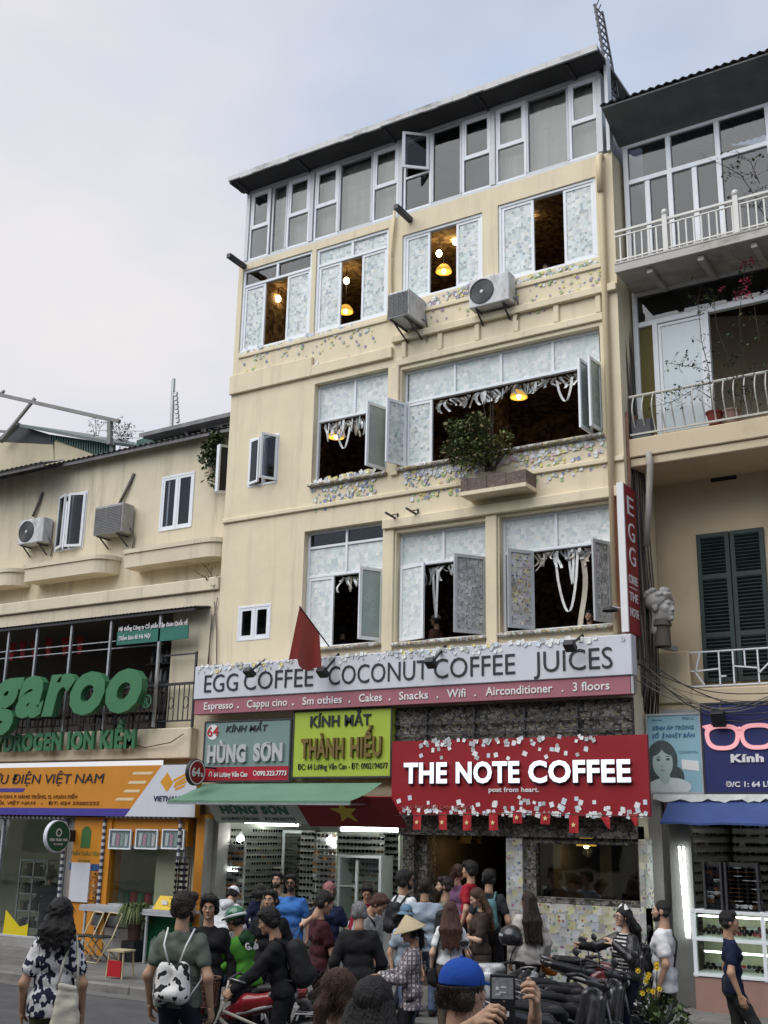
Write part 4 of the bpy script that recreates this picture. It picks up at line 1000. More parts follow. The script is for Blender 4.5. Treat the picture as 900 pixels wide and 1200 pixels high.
word(r, '64 LƯƠNG VĂN CAN, HÀ NỘI', 471, 553, 947.5, YR, pyt=943.5, mats=mat('faint_red_lettering', (.36,.10,.10), .6), bold=.0)
# little flags on a string below it
pos = [(489,962,0),(518.5,962,0),(547.5,962.5,0),(578,962.5,0),(606,958,1),(639.5,959,1),(672.5,965,0),(709,964,2),(742,961,2)]
for i, (px, py, kd) in enumerate(pos):
    c = at(px, py, YR-.06); hw, hh = .075, .135 if kd == 0 else .085
    lb_ = ['small red flag with yellow star hanging flat under the coffee sign','small red star flag folded short under the coffee sign','small red flag twisted to a point under the coffee sign'][kd]
    t = thing('bunting_flag', lb_, 'flag', c, group=['flat bunting flags','folded bunting flags','twisted bunting flags'][kd])
    o = MB()
    for q in range(4):
        for w_ in range(4):
            def P(u, v):
                xx = (u-.5)*2*hw*(1 - (.75*v if kd == 2 else 0)) + (.05*v if kd == 2 else 0) + .012*v*math.sin(i*2.1)
                return Vector((c.x+xx, c.y+.014*math.sin(u*5+i)*v, c.z+hh - 2*hh*v))
            o.quad(P(q/4,(w_+1)/4), P((q+1)/4,(w_+1)/4), P((q+1)/4,w_/4), P(q/4,w_/4))
    o.build('cloth', mat('bright_red_flag', (.36,.015,.02), .7, .06, 8), t)
    if kd < 2:
        o = MB(); star(o, c+Vector((0,-.018,-.02 if kd == 0 else .0)), ux, uz, .042, Vector((0,-1,0))); o.build('star', mat('pale_star', (.72,.60,.28), .6), t)
o = MB(); o.tube([at(462,956,YR-.06), at(610,953,YR-.06), at(765,957,YR-.06)], .006, 5); tag(o.build('string', m_wire), 'thin string carrying the small flags under the coffee sign', 'string')
# flag on a slanted pole
b0, b1 = at(386,758,FY-.2), at(351,710.5,FY-1.0)
t = thing('flag', 'plain red flag hanging from a slanted pole over the banner', 'flag', b0)
o = MB(); o.tube([b0, b1], .012, 8); o.build('pole', m_black, t, smooth=True)
o = MB(); q1 = b1; q2 = b1.lerp(b0, .66); n = 12
def P(u, v):
    base = q1.lerp(q2, u); Lz = .95*(1-.28*u) - .05*math.sin(u*9)
    return base + Vector((-.02*v+.05*v*math.sin(u*8)*1.0-.10*v*(1-u), .06*v*math.sin(u*11+.6)+.25*v*(.5-u)*-1.0, -Lz*v))
for i in range(n):
    for j in range(8): o.quad(P(i/n,(j+1)/8), P((i+1)/n,(j+1)/8), P((i+1)/n,j/8), P(i/n,j/8))
o.build('cloth', mat('sunbleached_red_cloth', (.36,.045,.03), .8, .12, 4, sheen=.3), t, smooth=True)
# vertical blade sign on the corner
X_ = -5.97; ya, yc = AX(731.5,600,X_).y, AX(747,640,X_).y
ztop, zbot = AX(731,566,X_).z, AX(741,742,X_).z
t = thing('blade_sign', 'tall narrow red sign with stacked white letters at the corner', 'sign', (X_, ya, zbot))
o = MB(); o.box(X_-.10, X_, ya, yc, zbot, ztop); o.build('panel', mat('red_blade_face', (.26,.025,.03), .5, .06), t)
o = MB(); o.box(X_-.10, X_+.01, ya-.04, ya-.001, zbot, ztop); o.build('edge', m_whitel, t)
o = MB(); wy = yc-ya; Ht = ztop-zbot
for ch, f_ in (('E',.80),('G',.62),('G',.455)): o.txt(ch, (X_+.004, ya+wy*.24, zbot+Ht*f_), (0,1,0), uz, wy*.52, Ht*.125, .008, .0)
o.box(X_+.001, X_+.006, ya+wy*.2, ya+wy*.8, zbot+Ht*.30, zbot+Ht*.306)
for s, f_ in (('COFFEE',.33),('THE',.215),('NOTE',.11)): o.txt(s, (X_+.004, ya+wy*.14, zbot+Ht*f_), (0,1,0), uz, wy*.7, Ht*.055, .006, .01)
o.build('lettering', m_whitel, t)
# post office sign
YP = 16.30
r = thing('post_office_sign', 'long orange post office sign with white end and purple base', 'sign', (-18, YP, 2.6))
a, b, c, d = at(-60,906,YP), at(232,893.5,YP), at(233.5,955,YP), at(0,956,YP)
px0 = at(-90,920,YP).x; pz0, pz1 = .5*(at(0,957,YP).z+at(233,955,YP).z), .5*(at(0,902,YP).z+at(232,893.5,YP).z)
xw, xw0 = at(190,900,YP).x, at(147,955,YP).x
o = MB(); o.box(px0, b.x, YP, YP+.14, pz0, pz1); o.build('panel', m_or, r)
o = MB(); zt = pz0+(pz1-pz0)*.15; fx = lambda z: xw0+(xw-xw0)*(z-pz0)/(pz1-pz0)
o.slab([(fx(pz0),YP-.004,pz0),(b.x,YP-.004,pz0),(b.x,YP-.004,pz1),(fx(pz1),YP-.004,pz1)], (0,-1,0), .003); o.build('white_end', m_signw, r)
o = MB(); o.slab([(px0,YP-.004,pz0),(fx(pz0)-.01,YP-.004,pz0),(fx(zt)-.01,YP-.004,zt),(px0,YP-.004,zt)], (0,-1,0), .003); o.build('purple_base', mat('purple_panel', (.055,.04,.26), .5, .06), r)
o = MB()
for i, q in enumerate((.84,.66,.49,.33)):
    z = pz0+(pz1-pz0)*q; o.slab([(fx(z)-.62+.05*i-.12*(i==3),YP-.004,z-.02),(fx(z)-.12,YP-.004,z-.02),(fx(z)-.07,YP-.004,z+.03),(fx(z)-.57+.05*i-.1*(i==3),YP-.004,z+.03)], (0,-1,0), .003)
o.slab([(px0,YP-.004,pz0+(pz1-pz0)*.48),(at(27,930,YP).x,YP-.004,pz0+(pz1-pz0)*.48),(at(29,930,YP).x,YP-.004,pz0+(pz1-pz0)*.56),(px0,YP-.004,pz0+(pz1-pz0)*.56)], (0,-1,0), .003, 1)
o.build('stripes', [mat('cream_stripe', (.66,.55,.36), .5), _M['purple_panel']], r)
zz = pz0+(pz1-pz0)*.66
word(r, 'BƯU ĐIỆN VIỆT NAM', -17, 122, 915, YP, cap=(pz1-pz0)*.19, z=zz, mats=m_ink, bold=.0, shear=.12)
word(r, '64 LƯƠNG VĂN CAN, P. HÀNG TRỐNG, Q. HOÀN KIẾM', -30, 90, 940, YP, cap=(pz1-pz0)*.065, z=pz0+(pz1-pz0)*.35, mats=mat('brown_small_lettering', (.20,.06,.01), .6), shear=.1)
word(r, 'TP HÀ NỘI, VIỆT NAM   -   ĐT: 024 39285555', -30, 116, 945, YP, cap=(pz1-pz0)*.065, z=pz0+(pz1-pz0)*.22, mats=_M['brown_small_lettering'], shear=.1)
word(r, 'VIETNAM POST', 180, 231, 938, YP-.004, cap=(pz1-pz0)*.10, z=pz0+(pz1-pz0)*.30, mats=mat('dark_blue_lettering', (.02,.03,.08), .5), bold=.01)
o = MB(); c = at(205,917,YP); w_ = .36; h_ = (pz1-pz0)*.2
o.slab([(c.x-w_,YP-.008,c.z+.01),(c.x-.55*w_,YP-.008,c.z+h_),(c.x-.1*w_,YP-.008,c.z),(c.x-.5*w_,YP-.008,c.z-h_*.9)], (0,-1,0), .003)
for i in range(4): o.slab([(c.x-.1*w_+.12*w_*i-.2*w_*(i>1),YP-.008,c.z+h_*(.05-.28*i)),(c.x+w_-.1*w_*i,YP-.008,c.z+h_*(.85-.42*i)),(c.x+w_-.1*w_*i,YP-.008,c.z+h_*(1.1-.42*i)),(c.x-.1*w_+.12*w_*i-.2*w_*(i>1),YP-.008,c.z+h_*(.30-.28*i))], (0,-1,0), .003)
o.build('bird_mark', mat('amber_mark', (.60,.28,.02), .5), r)
# green terrace letters
m_gl = mat('green_letter_face', (.045,.17,.075), .45, .06, 3)
YG = 16.25
r = thing('green_letters', 'giant green three-dimensional letters before the terrace', 'sign letters', (-18, YG, 4.6))
zb = at(145,832,YG).z; zx_ = at(145,783,YG).z-zb
m = MB(); m.txt('kangaroo', (at(171,831,YG).x, YG, zb), ux, uz, None, zx_/.80*1.10, .16, .045, .22, align='R')
# squeeze so that the two o fill the width seen
vs0 = m.v; xr = max(p_[0] for p_ in vs0); k_ = 1.0
m.v = [(xr+(p_[0]-xr)*k_*1.22*.88, p_[1], p_[2]) for p_ in vs0]
m.build('letter_row', m_gl, r)
o = MB(); c = at(173,822,YG); o.lathe([(.13,0),(.13,.02),(.105,.02),(.105,0)], (c.x,YG-.02,c.z), 28, ax=(0,-1,0)); o.txt('R', (c.x-.055,YG-.02,c.z-.07), ux, uz, .11, .14, .02, .03); o.build('registered_mark', m_gl, r)
YH = 16.48; zb = at(150,876,YH).z
r2 = thing('green_letters', 'row of small green raised capitals under the giant letters', 'sign letters', (-18, YH, zb))
m = MB(); m.txt('MÁY LỌC NƯỚC HYDROGEN ION KIỀM', (at(160,876,YH).x, YH, zb), ux, uz, None, at(150,855,YH).z-zb, .07, .045, .0, align='R'); xr = max(p_[0] for p_ in m.v); m.v = [(xr+(p_[0]-xr)*.84, p_[1], p_[2]) for p_ in m.v]; m.build('letter_row', m_gl, r2)
r3, *_q = box_sign('terrace_banner', 'dark green terrace banner with white lines of writing', 'banner', (137,741),(221,732),(220,748),(137,756.5), 16.5, mat('dark_green_banner', (.02,.14,.11), .6), .02, frame_w=0)
word(r3, 'Hệ thống Công ty Cổ phần Tập đoàn Quốc tế', 139, 219, 746, 16.5, cap=.085, z=_q[2]+.28, mats=m_whitel, bold=.01)
word(r3, 'Điểm bán lẻ Hà Nội', 139, 176, 753, 16.5, cap=.085, z=_q[2]+.09, mats=m_whitel, bold=.01)
for i, px in enumerate((13,25.5,39,56,75,92.5)):
    c = at(px, 763-i*1.4+(1 if i == 0 else 0), 17.2); t = thing('paper_lantern', 'small red hanging pennant on the dark terrace', 'pennant', c, group='red pennants on the terrace')
    o = MB(); o.slab([(c.x-.10,c.y,c.z+.2),(c.x+.10,c.y+.03,c.z+.2),(c.x+.09,c.y,c.z-.18),(c.x-.06,c.y+.04,c.z-.2)], (0,-1,0), .006); o.build('cloth', mat('bright_red_flag', (.36,.015,.02), .7), t)
    o = MB(); star(o, Vector((c.x,c.y-.01,c.z)), ux, uz, .045, Vector((0,-1,0))); o.build('star', mat('pale_star', (.72,.6,.28), .6), t)
# round green blade sign of the post office tea shop
rt, c, t = blade_disc('round_sign', 'round green blade sign with a white rim at the post office', 66.5, 980, at(66.5,980,GY-.46).x, .30, mat('deep_green_disc', (.012,.085,.045), .4, .05), m_signw, .09)
o = MB(); o.lathe([(.075,0),(.075,.004),(.05,.004),(.05,0)], (c.x+t/2+.006,c.y,c.z+.07), 20, ax=(1,0,0)); o.txt('VIÊN TRÂN TRÀ', (c.x+t/2+.012, c.y-.23, c.z-.09), (0,1,0), uz, .46, .05, .003, .03); o.txt('TEA HOUSE', (c.x+t/2+.012, c.y-.12, c.z-.16), (0,1,0), uz, .24, .03, .003, .02); o.build('lettering', m_whitel, rt)
o = MB(); o.box(c.x-.02, c.x+.02, c.y+.29, GY, c.z-.1, c.z+.12); o.build('bracket', m_black, rt)

# ------------------------------------------------------------------ ground floor of the tall building
FX = lambda px, py=1000, y=FY: at(px, py, y).x
xa, xb, xc, xd = FX(481), FX(487), FX(595), FX(614)
m = MB(); m.box(FX(462,845), XR, FY-.12, FY-.002, 3.30, zp-.02); m.box(FX(470), XR-.01, FY-.10, FY-.004, 2.42, 2.76); m.build('papered_fascia', m_ngrey, bld)
m = MB()
for z in (3.42,3.62,3.82,4.02,4.2): m.box(FX(462,845), XR, FY-.20, FY-.17, z, z+.02)
for x in (-9.6,-8.7,-7.8,-6.9): m.box(x-.012, x+.012, FY-.165, FY-.14, 3.3, zp-.03)
m.build('grille', m_dkmetal, bld)
m = MB(); m.box(xa-.12, xb, FY-.05, FY+.3, PZ, 2.6); m.box(xb, xb+.16, FY+.10, FY+.4, PZ, 2.6); m.build('door_post', m_ngrey, bld)
m = MB(); m.box(xc, xd, FY-.06, FY+.35, PZ, 2.42); m.box(FX(755), XR, FY-.05, FY+.35, PZ, 2.42); 
WZ0, WZ1 = at(690,1061,FY).z, at(690,972,FY).z
m.box(xd+.10, FX(755), FY-.03, FY+.25, PZ, WZ0); m.build('papered_wall', m_ncol, bld)
f = frame(bld, xd+.12, FX(755)-.004, WZ0+.002, 2.415, FY-.02, m_ngrey, .09, .14)
pane(f, xd+.2, FX(755)-.09, WZ0+.09, 2.32, FY+.06, m_shopglass)
m = MB(); m.box(xd, xd+.12, FY+.0, FY+.3, PZ, 2.42); m.build('door_post', m_ngrey, bld)
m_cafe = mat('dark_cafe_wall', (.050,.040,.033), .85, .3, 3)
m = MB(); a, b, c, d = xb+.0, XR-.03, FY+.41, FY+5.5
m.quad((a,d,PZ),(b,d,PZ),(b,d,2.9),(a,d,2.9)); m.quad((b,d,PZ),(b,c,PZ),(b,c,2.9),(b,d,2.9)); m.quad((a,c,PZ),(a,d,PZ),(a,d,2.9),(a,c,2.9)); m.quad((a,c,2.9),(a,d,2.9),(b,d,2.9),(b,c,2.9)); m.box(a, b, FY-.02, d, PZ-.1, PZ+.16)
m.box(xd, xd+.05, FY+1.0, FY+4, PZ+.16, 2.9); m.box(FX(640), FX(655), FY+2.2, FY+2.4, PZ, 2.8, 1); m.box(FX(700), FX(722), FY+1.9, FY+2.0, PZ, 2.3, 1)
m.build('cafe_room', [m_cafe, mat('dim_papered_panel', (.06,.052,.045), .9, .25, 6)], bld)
m = MB(); m.box(xd+.3, FX(752), FY+.45, FY+1.0, PZ+.16, WZ0-.05); m.box(xd+.25, FX(752), FY+.42, FY+1.05, WZ0-.05, WZ0-.01); m.build('bar_counter', mat('brown_counter', (.10,.05,.025), .5, .2, 5), bld)
t = pendant(550, 984, FY+.9, 'amber dome lamp with dark pattern in the cafe doorway', False, .03, 8, .45)
c = t.location; o = MB(); o.lathe([(.02,.26),(.13,.22),(.20,.10),(.22,-.06),(.20,-.05),(.18,.08)], c, 20); o.build('lamp_shade', notes_mat('patterned_lamp_shade', [(.62,.40,.08),(.66,.44,.10),(.06,.04,.02)], (14,14,14), (.5,.3,.05), .02), t, smooth=True)
pl_ = bpy.data.lights.new('pendant_glow', 'POINT'); pl_.energy = 2.5; pl_.color = (1,.66,.28); pl_.shadow_soft_size = .06; po = bpy.data.objects.new('pendant_glow', pl_); COL.objects.link(po); po.parent = t; po.location = (0,0,-.12)
t = pendant(687, 990, FY+1.4, 'bright bare bulb behind the cafe window', True, .06, 20, .4)
# eyewear shop
sx0, sx1 = XL+.35, xa-.13
m_shopw = mat('shop_white_panel', (.50,.52,.46), .6, .05, 2)
m = MB(); a, b, c, d = sx0-.3, sx1, FY+.0, FY+3.6
m.quad((a,d,PZ),(b,d,PZ),(b,d,2.6),(a,d,2.6)); m.quad((b,d,PZ),(b,c,PZ),(b,c,2.6),(b,d,2.6)); m.quad((a,c,PZ),(a,d,PZ),(a,d,2.6),(a,c,2.6)); m.quad((a,c,2.59),(a,d,2.59),(b,d,2.59),(b,c,2.59)); m.quad((a,c,PZ+.03),(b,c,PZ+.03),(b,d,PZ+.03),(a,d,PZ+.03))
m.build('eyewear_room', m_shopw, bld)
m = MB(); m.box(XL+.02, sx0, FY-.04, FY+.3, PZ, 2.595); m.build('door_post', m_conc, bld)
TUBE = emis('cool_tube', (.93,1.0,.94), 7)
def tube_light(a, b, label, r_=.018):
    t = thing('tube_light', label, 'lamp', (Vector(a)+Vector(b))/2, group='tube lights in the shops')
    o = MB(); o.tube([a, b], r_, 8); o.build('tube', TUBE, t, smooth=True)
    d = (Vector(b)-Vector(a)).normalized()*.03; o = MB(); o.tube([Vector(a)-d, a], r_*1.2, 8); o.tube([b, Vector(b)+d], r_*1.2, 8); o.build('end_cap', m_whitel, t)
    return t
tube_light(at(288,963,FY+.05), Vector((at(346,961,FY+.05).x, FY+.05, at(288,963,FY+.05).z)), 'tube light under the white slanted board', .03)
tube_light(at(400,971.5,FY+.05), Vector((at(477,970,FY+.05).x, FY+.05, at(400,971.5,FY+.05).z)), 'tube light under the red star board', .03)
tube_light(at(249.5,1017,FY+.2), at(249,984,FY+.2), 'upright tube light at the left display')
tube_light(at(252,1019,FY+.3), Vector((at(279,1019,FY+.3).x, FY+.3, at(252,1019,FY+.3).z)), 'short level tube light at the left display')
for px, py, lb_ in ((282,983,'round white bulb beside the left display'),(387,985,'round white bulb beside the middle display')):
    c = at(px, py, FY+.35); t = thing('bulb_lamp', lb_, 'lamp', c); o = MB(); o.ell(c, .065); o.build('bulb', emis('white_bulb', (1,1,.97), 22), t, smooth=True); o = MB(); o.cyl(c+Vector((0,0,.06)), c+Vector((0,0,.13)), .03); o.build('socket', m_whitel, t)
# display boards with rows of glasses
GL = MB(); GL.local = True
for s_ in (-1, 1):
    GL.add([( s_*.038+.034*math.cos(t*math.pi/4), 0, .029*math.sin(t*math.pi/4)) for t in range(8)], [tuple(range(8)), tuple(range(7,-1,-1))])
    GL.bar((s_*.063,0,.012), (s_*.060,.10,.008), .006)
GL.bar((-.012,0,.01), (.012,0,.01), .006); GL.bar((-.066,0,.014), (.066,0,.014), .007)
m_lens = [mat('dark_lens', (.012,.012,.014), .15, .2, 9, spec=.7), mat('brown_lens', (.06,.03,.015), .15, .2, 9, spec=.7), mat('amber_frame', (.30,.14,.03), .3), mat('clear_frame', (.36,.38,.38), .3), mat('red_frame', (.25,.03,.03), .3)]
g_proto = {}
NG = [0]; GREST = MB()
def glasses(x, y, z, mi, lab, grp, lim=230, rz=0):
    if NG[0] >= lim:
        c_, s_ = math.cos(rz), math.sin(rz)
        GREST.add([(x+p_[0]*c_-p_[1]*s_, y+p_[0]*s_+p_[1]*c_, z+p_[2]) for p_ in GL.v], GL.f, mi); return
    NG[0] += 1
    if mi not in g_proto: o = GL.build('sunglasses', m_lens[mi]); g_proto[mi] = o
    else: o = g_proto[mi].copy(); COL.objects.link(o)
    o.location = (x, y, z); o.rotation_euler = (rad(R.uniform(-6,6)), rad(R.uniform(-5,5)), rz)
    tag(o, lab, 'sunglasses', grp)
def display(x0, x1, y, z0, z1, label, nx, nz, lab, grp, back=m_shopw, lim=230, fill=.92, mix=(0,0,0,0,1,2,3)):
    t = thing('display_board', label, 'display', ((x0+x1)/2, y, z0))
    o = MB(); o.box(x0, x1, y, y+.03, z0, z1); o.build('board', back, t)
    o = MB()
    for j in range(nz): z = z0+(z1-z0)*(j+.35)/nz; o.box(x0+.01, x1-.01, y-.05, y-.001, z-.03, z-.024)
    o.build('shelf', m_steel, t)
    for j in range(nz):
        for i in range(nx):
            if R.random() > fill: continue
            glasses(x0+(x1-x0)*(i+.5)/nx+R.uniform(-.008,.008), y-.055, z0+(z1-z0)*(j+.35)/nz+.01, R.choice(mix), lab, grp, lim)
q = lambda px, py, y: at(px, py, y)
YD = FY+.32
display(q(249,1040,YD).x, q(285,1040,YD).x, YD, .95, q(260,984,YD).z, 'white display wall of sunglasses at the shop left edge', 6, 14, 'sunglasses hanging on the display wall at the shop left edge', 'sunglasses on the left display')
YD2 = FY+.5
display(q(369,1040,YD2).x, q(393,1040,YD2).x, YD2, .95, q(375,975,YD2).z, 'tall cream display of sunglasses in the shop middle', 5, 15, 'sunglasses on the tall display in the shop middle', 'sunglasses on the middle display')
YD3 = FY+2.6
display(q(400,1000,YD3).x, q(472,1000,YD3).x, YD3, 1.15, 2.45, 'back wall display of sunglasses at the shop right side', 15, 9, 'sunglasses on the back wall display at the shop right side', 'sunglasses on the back display', mix=(0,0,1,2,2,3))
YD4 = FY+3.3
display(q(292,1000,YD4).x, q(318,1000,YD4).x, YD4, 1.2, 2.5, 'far back display of sunglasses in the shop', 6, 10, 'sunglasses on the far back display', 'sunglasses on the far back display')
for (pa, pb, yo, za, zb, nx, nz, lb_) in ((292,330,2.0,.9,1.75,9,8,'low back display of sunglasses below the mirrors'),(326,366,2.5,.9,2.45,8,14,'rear display of sunglasses behind the blue polo shirt'),(352,368,.9,.9,2.45,4,14,'narrow display of sunglasses beside the tall cream one'),(448,480,1.6,.9,2.45,8,14,'dark end display of sunglasses beside the coffee shop'),(262,296,1.4,.9,2.5,8,14,'inner left display of sunglasses behind the round bulb'),(396,450,1.25,1.72,2.4,12,6,'high shelf display of sunglasses over the glass cabinet')):
    yy = FY+yo; display(q(pa,1000,yy).x, q(pb,1000,yy).x, yy, za, zb, lb_, nx, nz, '', '', lim=-1, fill=.96, mix=(0,0,0,1,2,3))
tube_light(Vector((q(300,970,FY+1.6).x, FY+1.6, 2.55)), Vector((q(350,970,FY+1.6).x, FY+1.6, 2.55)), 'ceiling tube light deep in the eyewear shop at left', .025)
tube_light(Vector((q(400,970,FY+2.0).x, FY+2.0, 2.55)), Vector((q(450,970,FY+2.0).x, FY+2.0, 2.55)), 'ceiling tube light deep in the eyewear shop at right', .025)
# glazed partition, mirrors and counters in the shop
t = thing('glass_cabinet', 'tall glass cabinet with grey frames in the eyewear shop', 'cabinet', q(420,1060,FY+.9))
y_ = FY+.9; c0_, c1_ = q(396,1000,y_).x, q(447,1000,y_).x
o = MB(); o.ring(c0_, c1_, .5, q(420,1002,y_).z, y_, y_+.4, .05); o.box((c0_+c1_)/2-.08, (c0_+c1_)/2-.03, y_, y_+.05, .55, 1.95); o.box(c0_+.05, (c0_+c1_)/2-.09, y_+.01, y_+.4, 1.5, 1.52); o.build('cabinet_frame', m_pvc, t)
o = MB(); o.box(c0_+.05, c1_-.05, y_+.02, y_+.03, .55, 1.95); o.build('pane', m_shopglass, t)
t = thing('mirror_door', 'wide mirror doors with pale frames in the eyewear shop', 'mirror', q(325,1000,FY+2.2)); y_ = FY+2.2
for a, b in ((302,328),(330,357)):
    A, B_ = q(a,1000,y_).x, q(b,1000,y_).x; o = MB(); o.ring(A, B_, .4, 2.45, y_, y_+.05, .06); o.build('mirror_frame', m_pvc, t); o = MB(); o.box(A+.06, B_-.06, y_+.02, y_+.03, .46, 2.39); o.build('mirror_glass', mat('mirror', (.30,.32,.28), .06, .1, 2, metal=.9), t)
t = thing('glass_counter', 'low glass counter with white top at the eyewear shop front', 'counter', q(300,1085,FY-.5)); y_ = FY-.3
A, B_ = q(246,1060,y_).x, q(360,1060,y_).x
o = MB(); o.box(A, B_, y_, y_+.5, .92, .97); o.build('counter_top', m_whitel, t); o = MB(); o.box(A+.02, B_-.02, y_+.02, y_+.48, PZ, .915); o.build('counter_base', mat('grey_counter', (.20,.21,.2), .4, .1), t)
t = thing('glass_counter', 'low glass counter at the right of the eyewear shop', 'counter', q(420,1085,FY+.1)); y_ = FY+.15
A, B_ = q(375,1075,y_).x, q(474,1075,y_).x
o = MB(); o.box(A, B_, y_, y_+.5, .90, .95); o.build('counter_top', m_whitel, t); o = MB(); o.box(A+.02, B_-.02, y_+.02, y_+.48, PZ, .895); o.build('counter_base', _M['grey_counter'], t)

# ------------------------------------------------------------------ shop at the right
YQ = 17.20
m_sky = mat('pale_blue_poster', (.25,.44,.52), .4, .12, 1.2)
r, x0, x1, z0, z1 = box_sign('lens_poster', 'pale blue lens poster with a girl portrait', 'poster', (757,840),(819.5,833.5),(825.5,930),(762,929), YQ, m_sky, .08)
Wp, Hp = x1-x0, z1-z0; PP = lambda u, v: (x0+Wp*u, YQ-.006, z0+Hp*v)
def blob(o, u, v, a, b, mi, lift=.0, n=22, rot=0): 
    c, s_ = math.cos(rot), math.sin(rot)
    o.add([(x0+Wp*(u+a*math.cos(t*2*math.pi/n)*c-b*math.sin(t*2*math.pi/n)*s_*Hp/Wp), YQ-.004-lift, z0+Hp*(v+a*math.cos(t*2*math.pi/n)*s_*Wp/Hp+b*math.sin(t*2*math.pi/n)*c)) for t in range(n)], [tuple(range(n))], mi)
pm = [mat('poster_hair', (.055,.075,.075), .5, .3, 14), mat('poster_skin', (.36,.46,.44), .5, .05), mat('poster_shirt', (.55,.62,.63), .5, .08), mat('poster_feature', (.07,.09,.10), .5), mat('poster_lip', (.28,.27,.27), .5)]
o = MB()
blob(o, .26, .41, .29, .26, 0, 0); blob(o, .12, .22, .13, .14, 0, .0004); blob(o, .52, .20, .14, .13, 0, .0004); blob(o, .38, .08, .40, .115, 2, .0008); blob(o, .30, .20, .10, .09, 1, .0012)
blob(o, .27, .38, .19, .19, 1, .0016); blob(o, .19, .42, .038, .017, 3, .002); blob(o, .37, .425, .038, .017, 3, .002); blob(o, .26, .34, .02, .012, 4, .002); blob(o, .26, .285, .05, .012, 4, .002); blob(o, .19, .455, .05, .006, 3, .002, rot=.1); blob(o, .37, .46, .05, .006, 3, .002, rot=-.1)
blob(o, .14, .53, .14, .05, 0, .0022, rot=.55); blob(o, .40, .53, .15, .05, 0, .0022, rot=-.45)
o.build('portrait', pm, r)
o = MB(); bl_ = mat('poster_blue_lettering', (.03,.12,.24), .5)
o.txt('KÍNH ÁP TRÒNG', PP(.10,.80), ux, uz, Wp*.78, Hp*.048, .002, .03, .15); o.txt('SỐ    NHẬT BẢN', PP(.09,.70), ux, uz, Wp*.80, Hp*.048, .002, .03, .15); o.txt('1', PP(.28,.69), ux, uz, Wp*.05, Hp*.075, .002, .03, .15); o.txt('Miru', PP(.68,.92), ux, uz, Wp*.20, Hp*.035, .002, .0); o.txt('Menicon', PP(.10,.92), ux, uz, Wp*.2, Hp*.018, .002, .01); o.txt('Kính áp tròng cao cấp', PP(.58,.515), ux, uz, Wp*.32, Hp*.014, .002); o.box(x0+Wp*.58, x0+Wp*.93, YQ-.008, YQ-.006, z0+Hp*.5, z0+Hp*.503); o.build('lettering', bl_, r)
o = MB(); o.slab([PP(.63,.30), PP(.94,.27), PP(.93,.40), PP(.62,.42)], (0,-1,0), .004); o.build('lens_card', m_whitel, r)
r, x0, x1, z0, z1 = box_sign('eyewear_sign', 'navy blue eyewear sign with pink lit spectacles outline', 'sign', (821,833.5),(1010,808),(1020,930),(826.5,930), YQ, mat('navy_panel', (.018,.025,.12), .45, .08, 1.5), .10)
Wp, Hp = x1-x0, z1-z0
m_pink = mat('pink_letter', (.70,.32,.34), .4, .05, emit=(1,.45,.48), estr=.22)
def lens_ring(cx, cz, a, b, w_):
    def sh(t, k_): 
        x, z = math.cos(t), math.sin(t); pw = .72
        xx = math.copysign(abs(x)**pw, x); zz = math.copysign(abs(z)**pw, z)
        return (cx + (a-k_)*xx*(1+.10*zz), cz + (b-k_)*zz)
    n = 36; o = MB(); vs = []
    for i in range(n):
        t = 2*math.pi*i/n
        for k_, y in ((0,YQ-.03),(w_,YQ-.03),(w_,YQ),(0,YQ)): x, z = sh(t, k_); vs.append((x, y, z))
    fs = []
    for i in range(n):
        j = (i+1)%n
        for q_ in range(4): fs.append((i*4+q_, j*4+q_, j*4+(q_+1)%4, i*4+(q_+1)%4))
    o.add(vs, fs); return o
cL, cR_ = at(847,864,YQ), at(888,861,YQ)
zc_ = cL.z
for cx in (cL.x, cR_.x): 
    o = lens_ring(cx, zc_, .255, .19, .06); o.build('spectacles_rim', m_pink, r)
o = MB(); o.tube([(cL.x+.22,YQ-.02,zc_+.10),((cL.x+cR_.x)/2,YQ-.02,zc_+.12),(cR_.x-.22,YQ-.02,zc_+.10)], .03, 8); o.slab([(cL.x-.31,YQ-.012,zc_+.17),(cL.x-.20,YQ-.012,zc_+.08),(cL.x-.16,YQ-.012,zc_+.2)], (0,-1,0), .02); o.build('spectacles_bridge', m_pink, r, smooth=True)
word(r, 'Kính Mắt', 857, 940, 893, YQ, pyt=884, mats=m_whitel, bold=.05, depth=.02); word(r, 'Đ/C 1: 64 LƯƠNG VĂN CAN', 851, 980, 922, YQ, pyt=916, mats=m_whitel, bold=.03)
c = at(842,842,YQ-.15); t = thing('floodlight', 'black floodlight clamped over the navy eyewear sign', 'floodlight', c); o = MB(); o.obox(c, (.10,0,0), (0,.04,.03), (0,-.06,.10)); o.build('lamp_head', m_black, t, bevel=.01); o = MB(); o.bar(c, (c.x, YQ+.05, z1+.03), .03); o.build('arm', m_black, t)
rx0 = at(783,950,YQ).x
r = thing('awning', 'blue tarpaulin awning with torn white edge over the right shop', 'awning', (rx0, YQ, 3))
AZ = at(783,938,YQ).z; AYf = 16.75; AZf = at(790,963.5,AYf).z
o = MB(); n = 30
def P(u, v): return Vector((rx0+.02+9*u, YQ-.01+(AYf-YQ)*v, AZ+(AZf-AZ)*v-.02*math.sin(math.pi*v)+.012*math.sin(u*70)*v))
for i in range(n):
    for j in range(3): o.quad(P(i/n,(j+1)/3), P((i+1)/n,(j+1)/3), P((i+1)/n,j/3), P(i/n,j/3))
for i in range(n): o.quad(P(i/n,1)-Vector((0,0,.03)), P((i+1)/n,1)-Vector((0,0,.03)), P((i+1)/n,1), P(i/n,1))
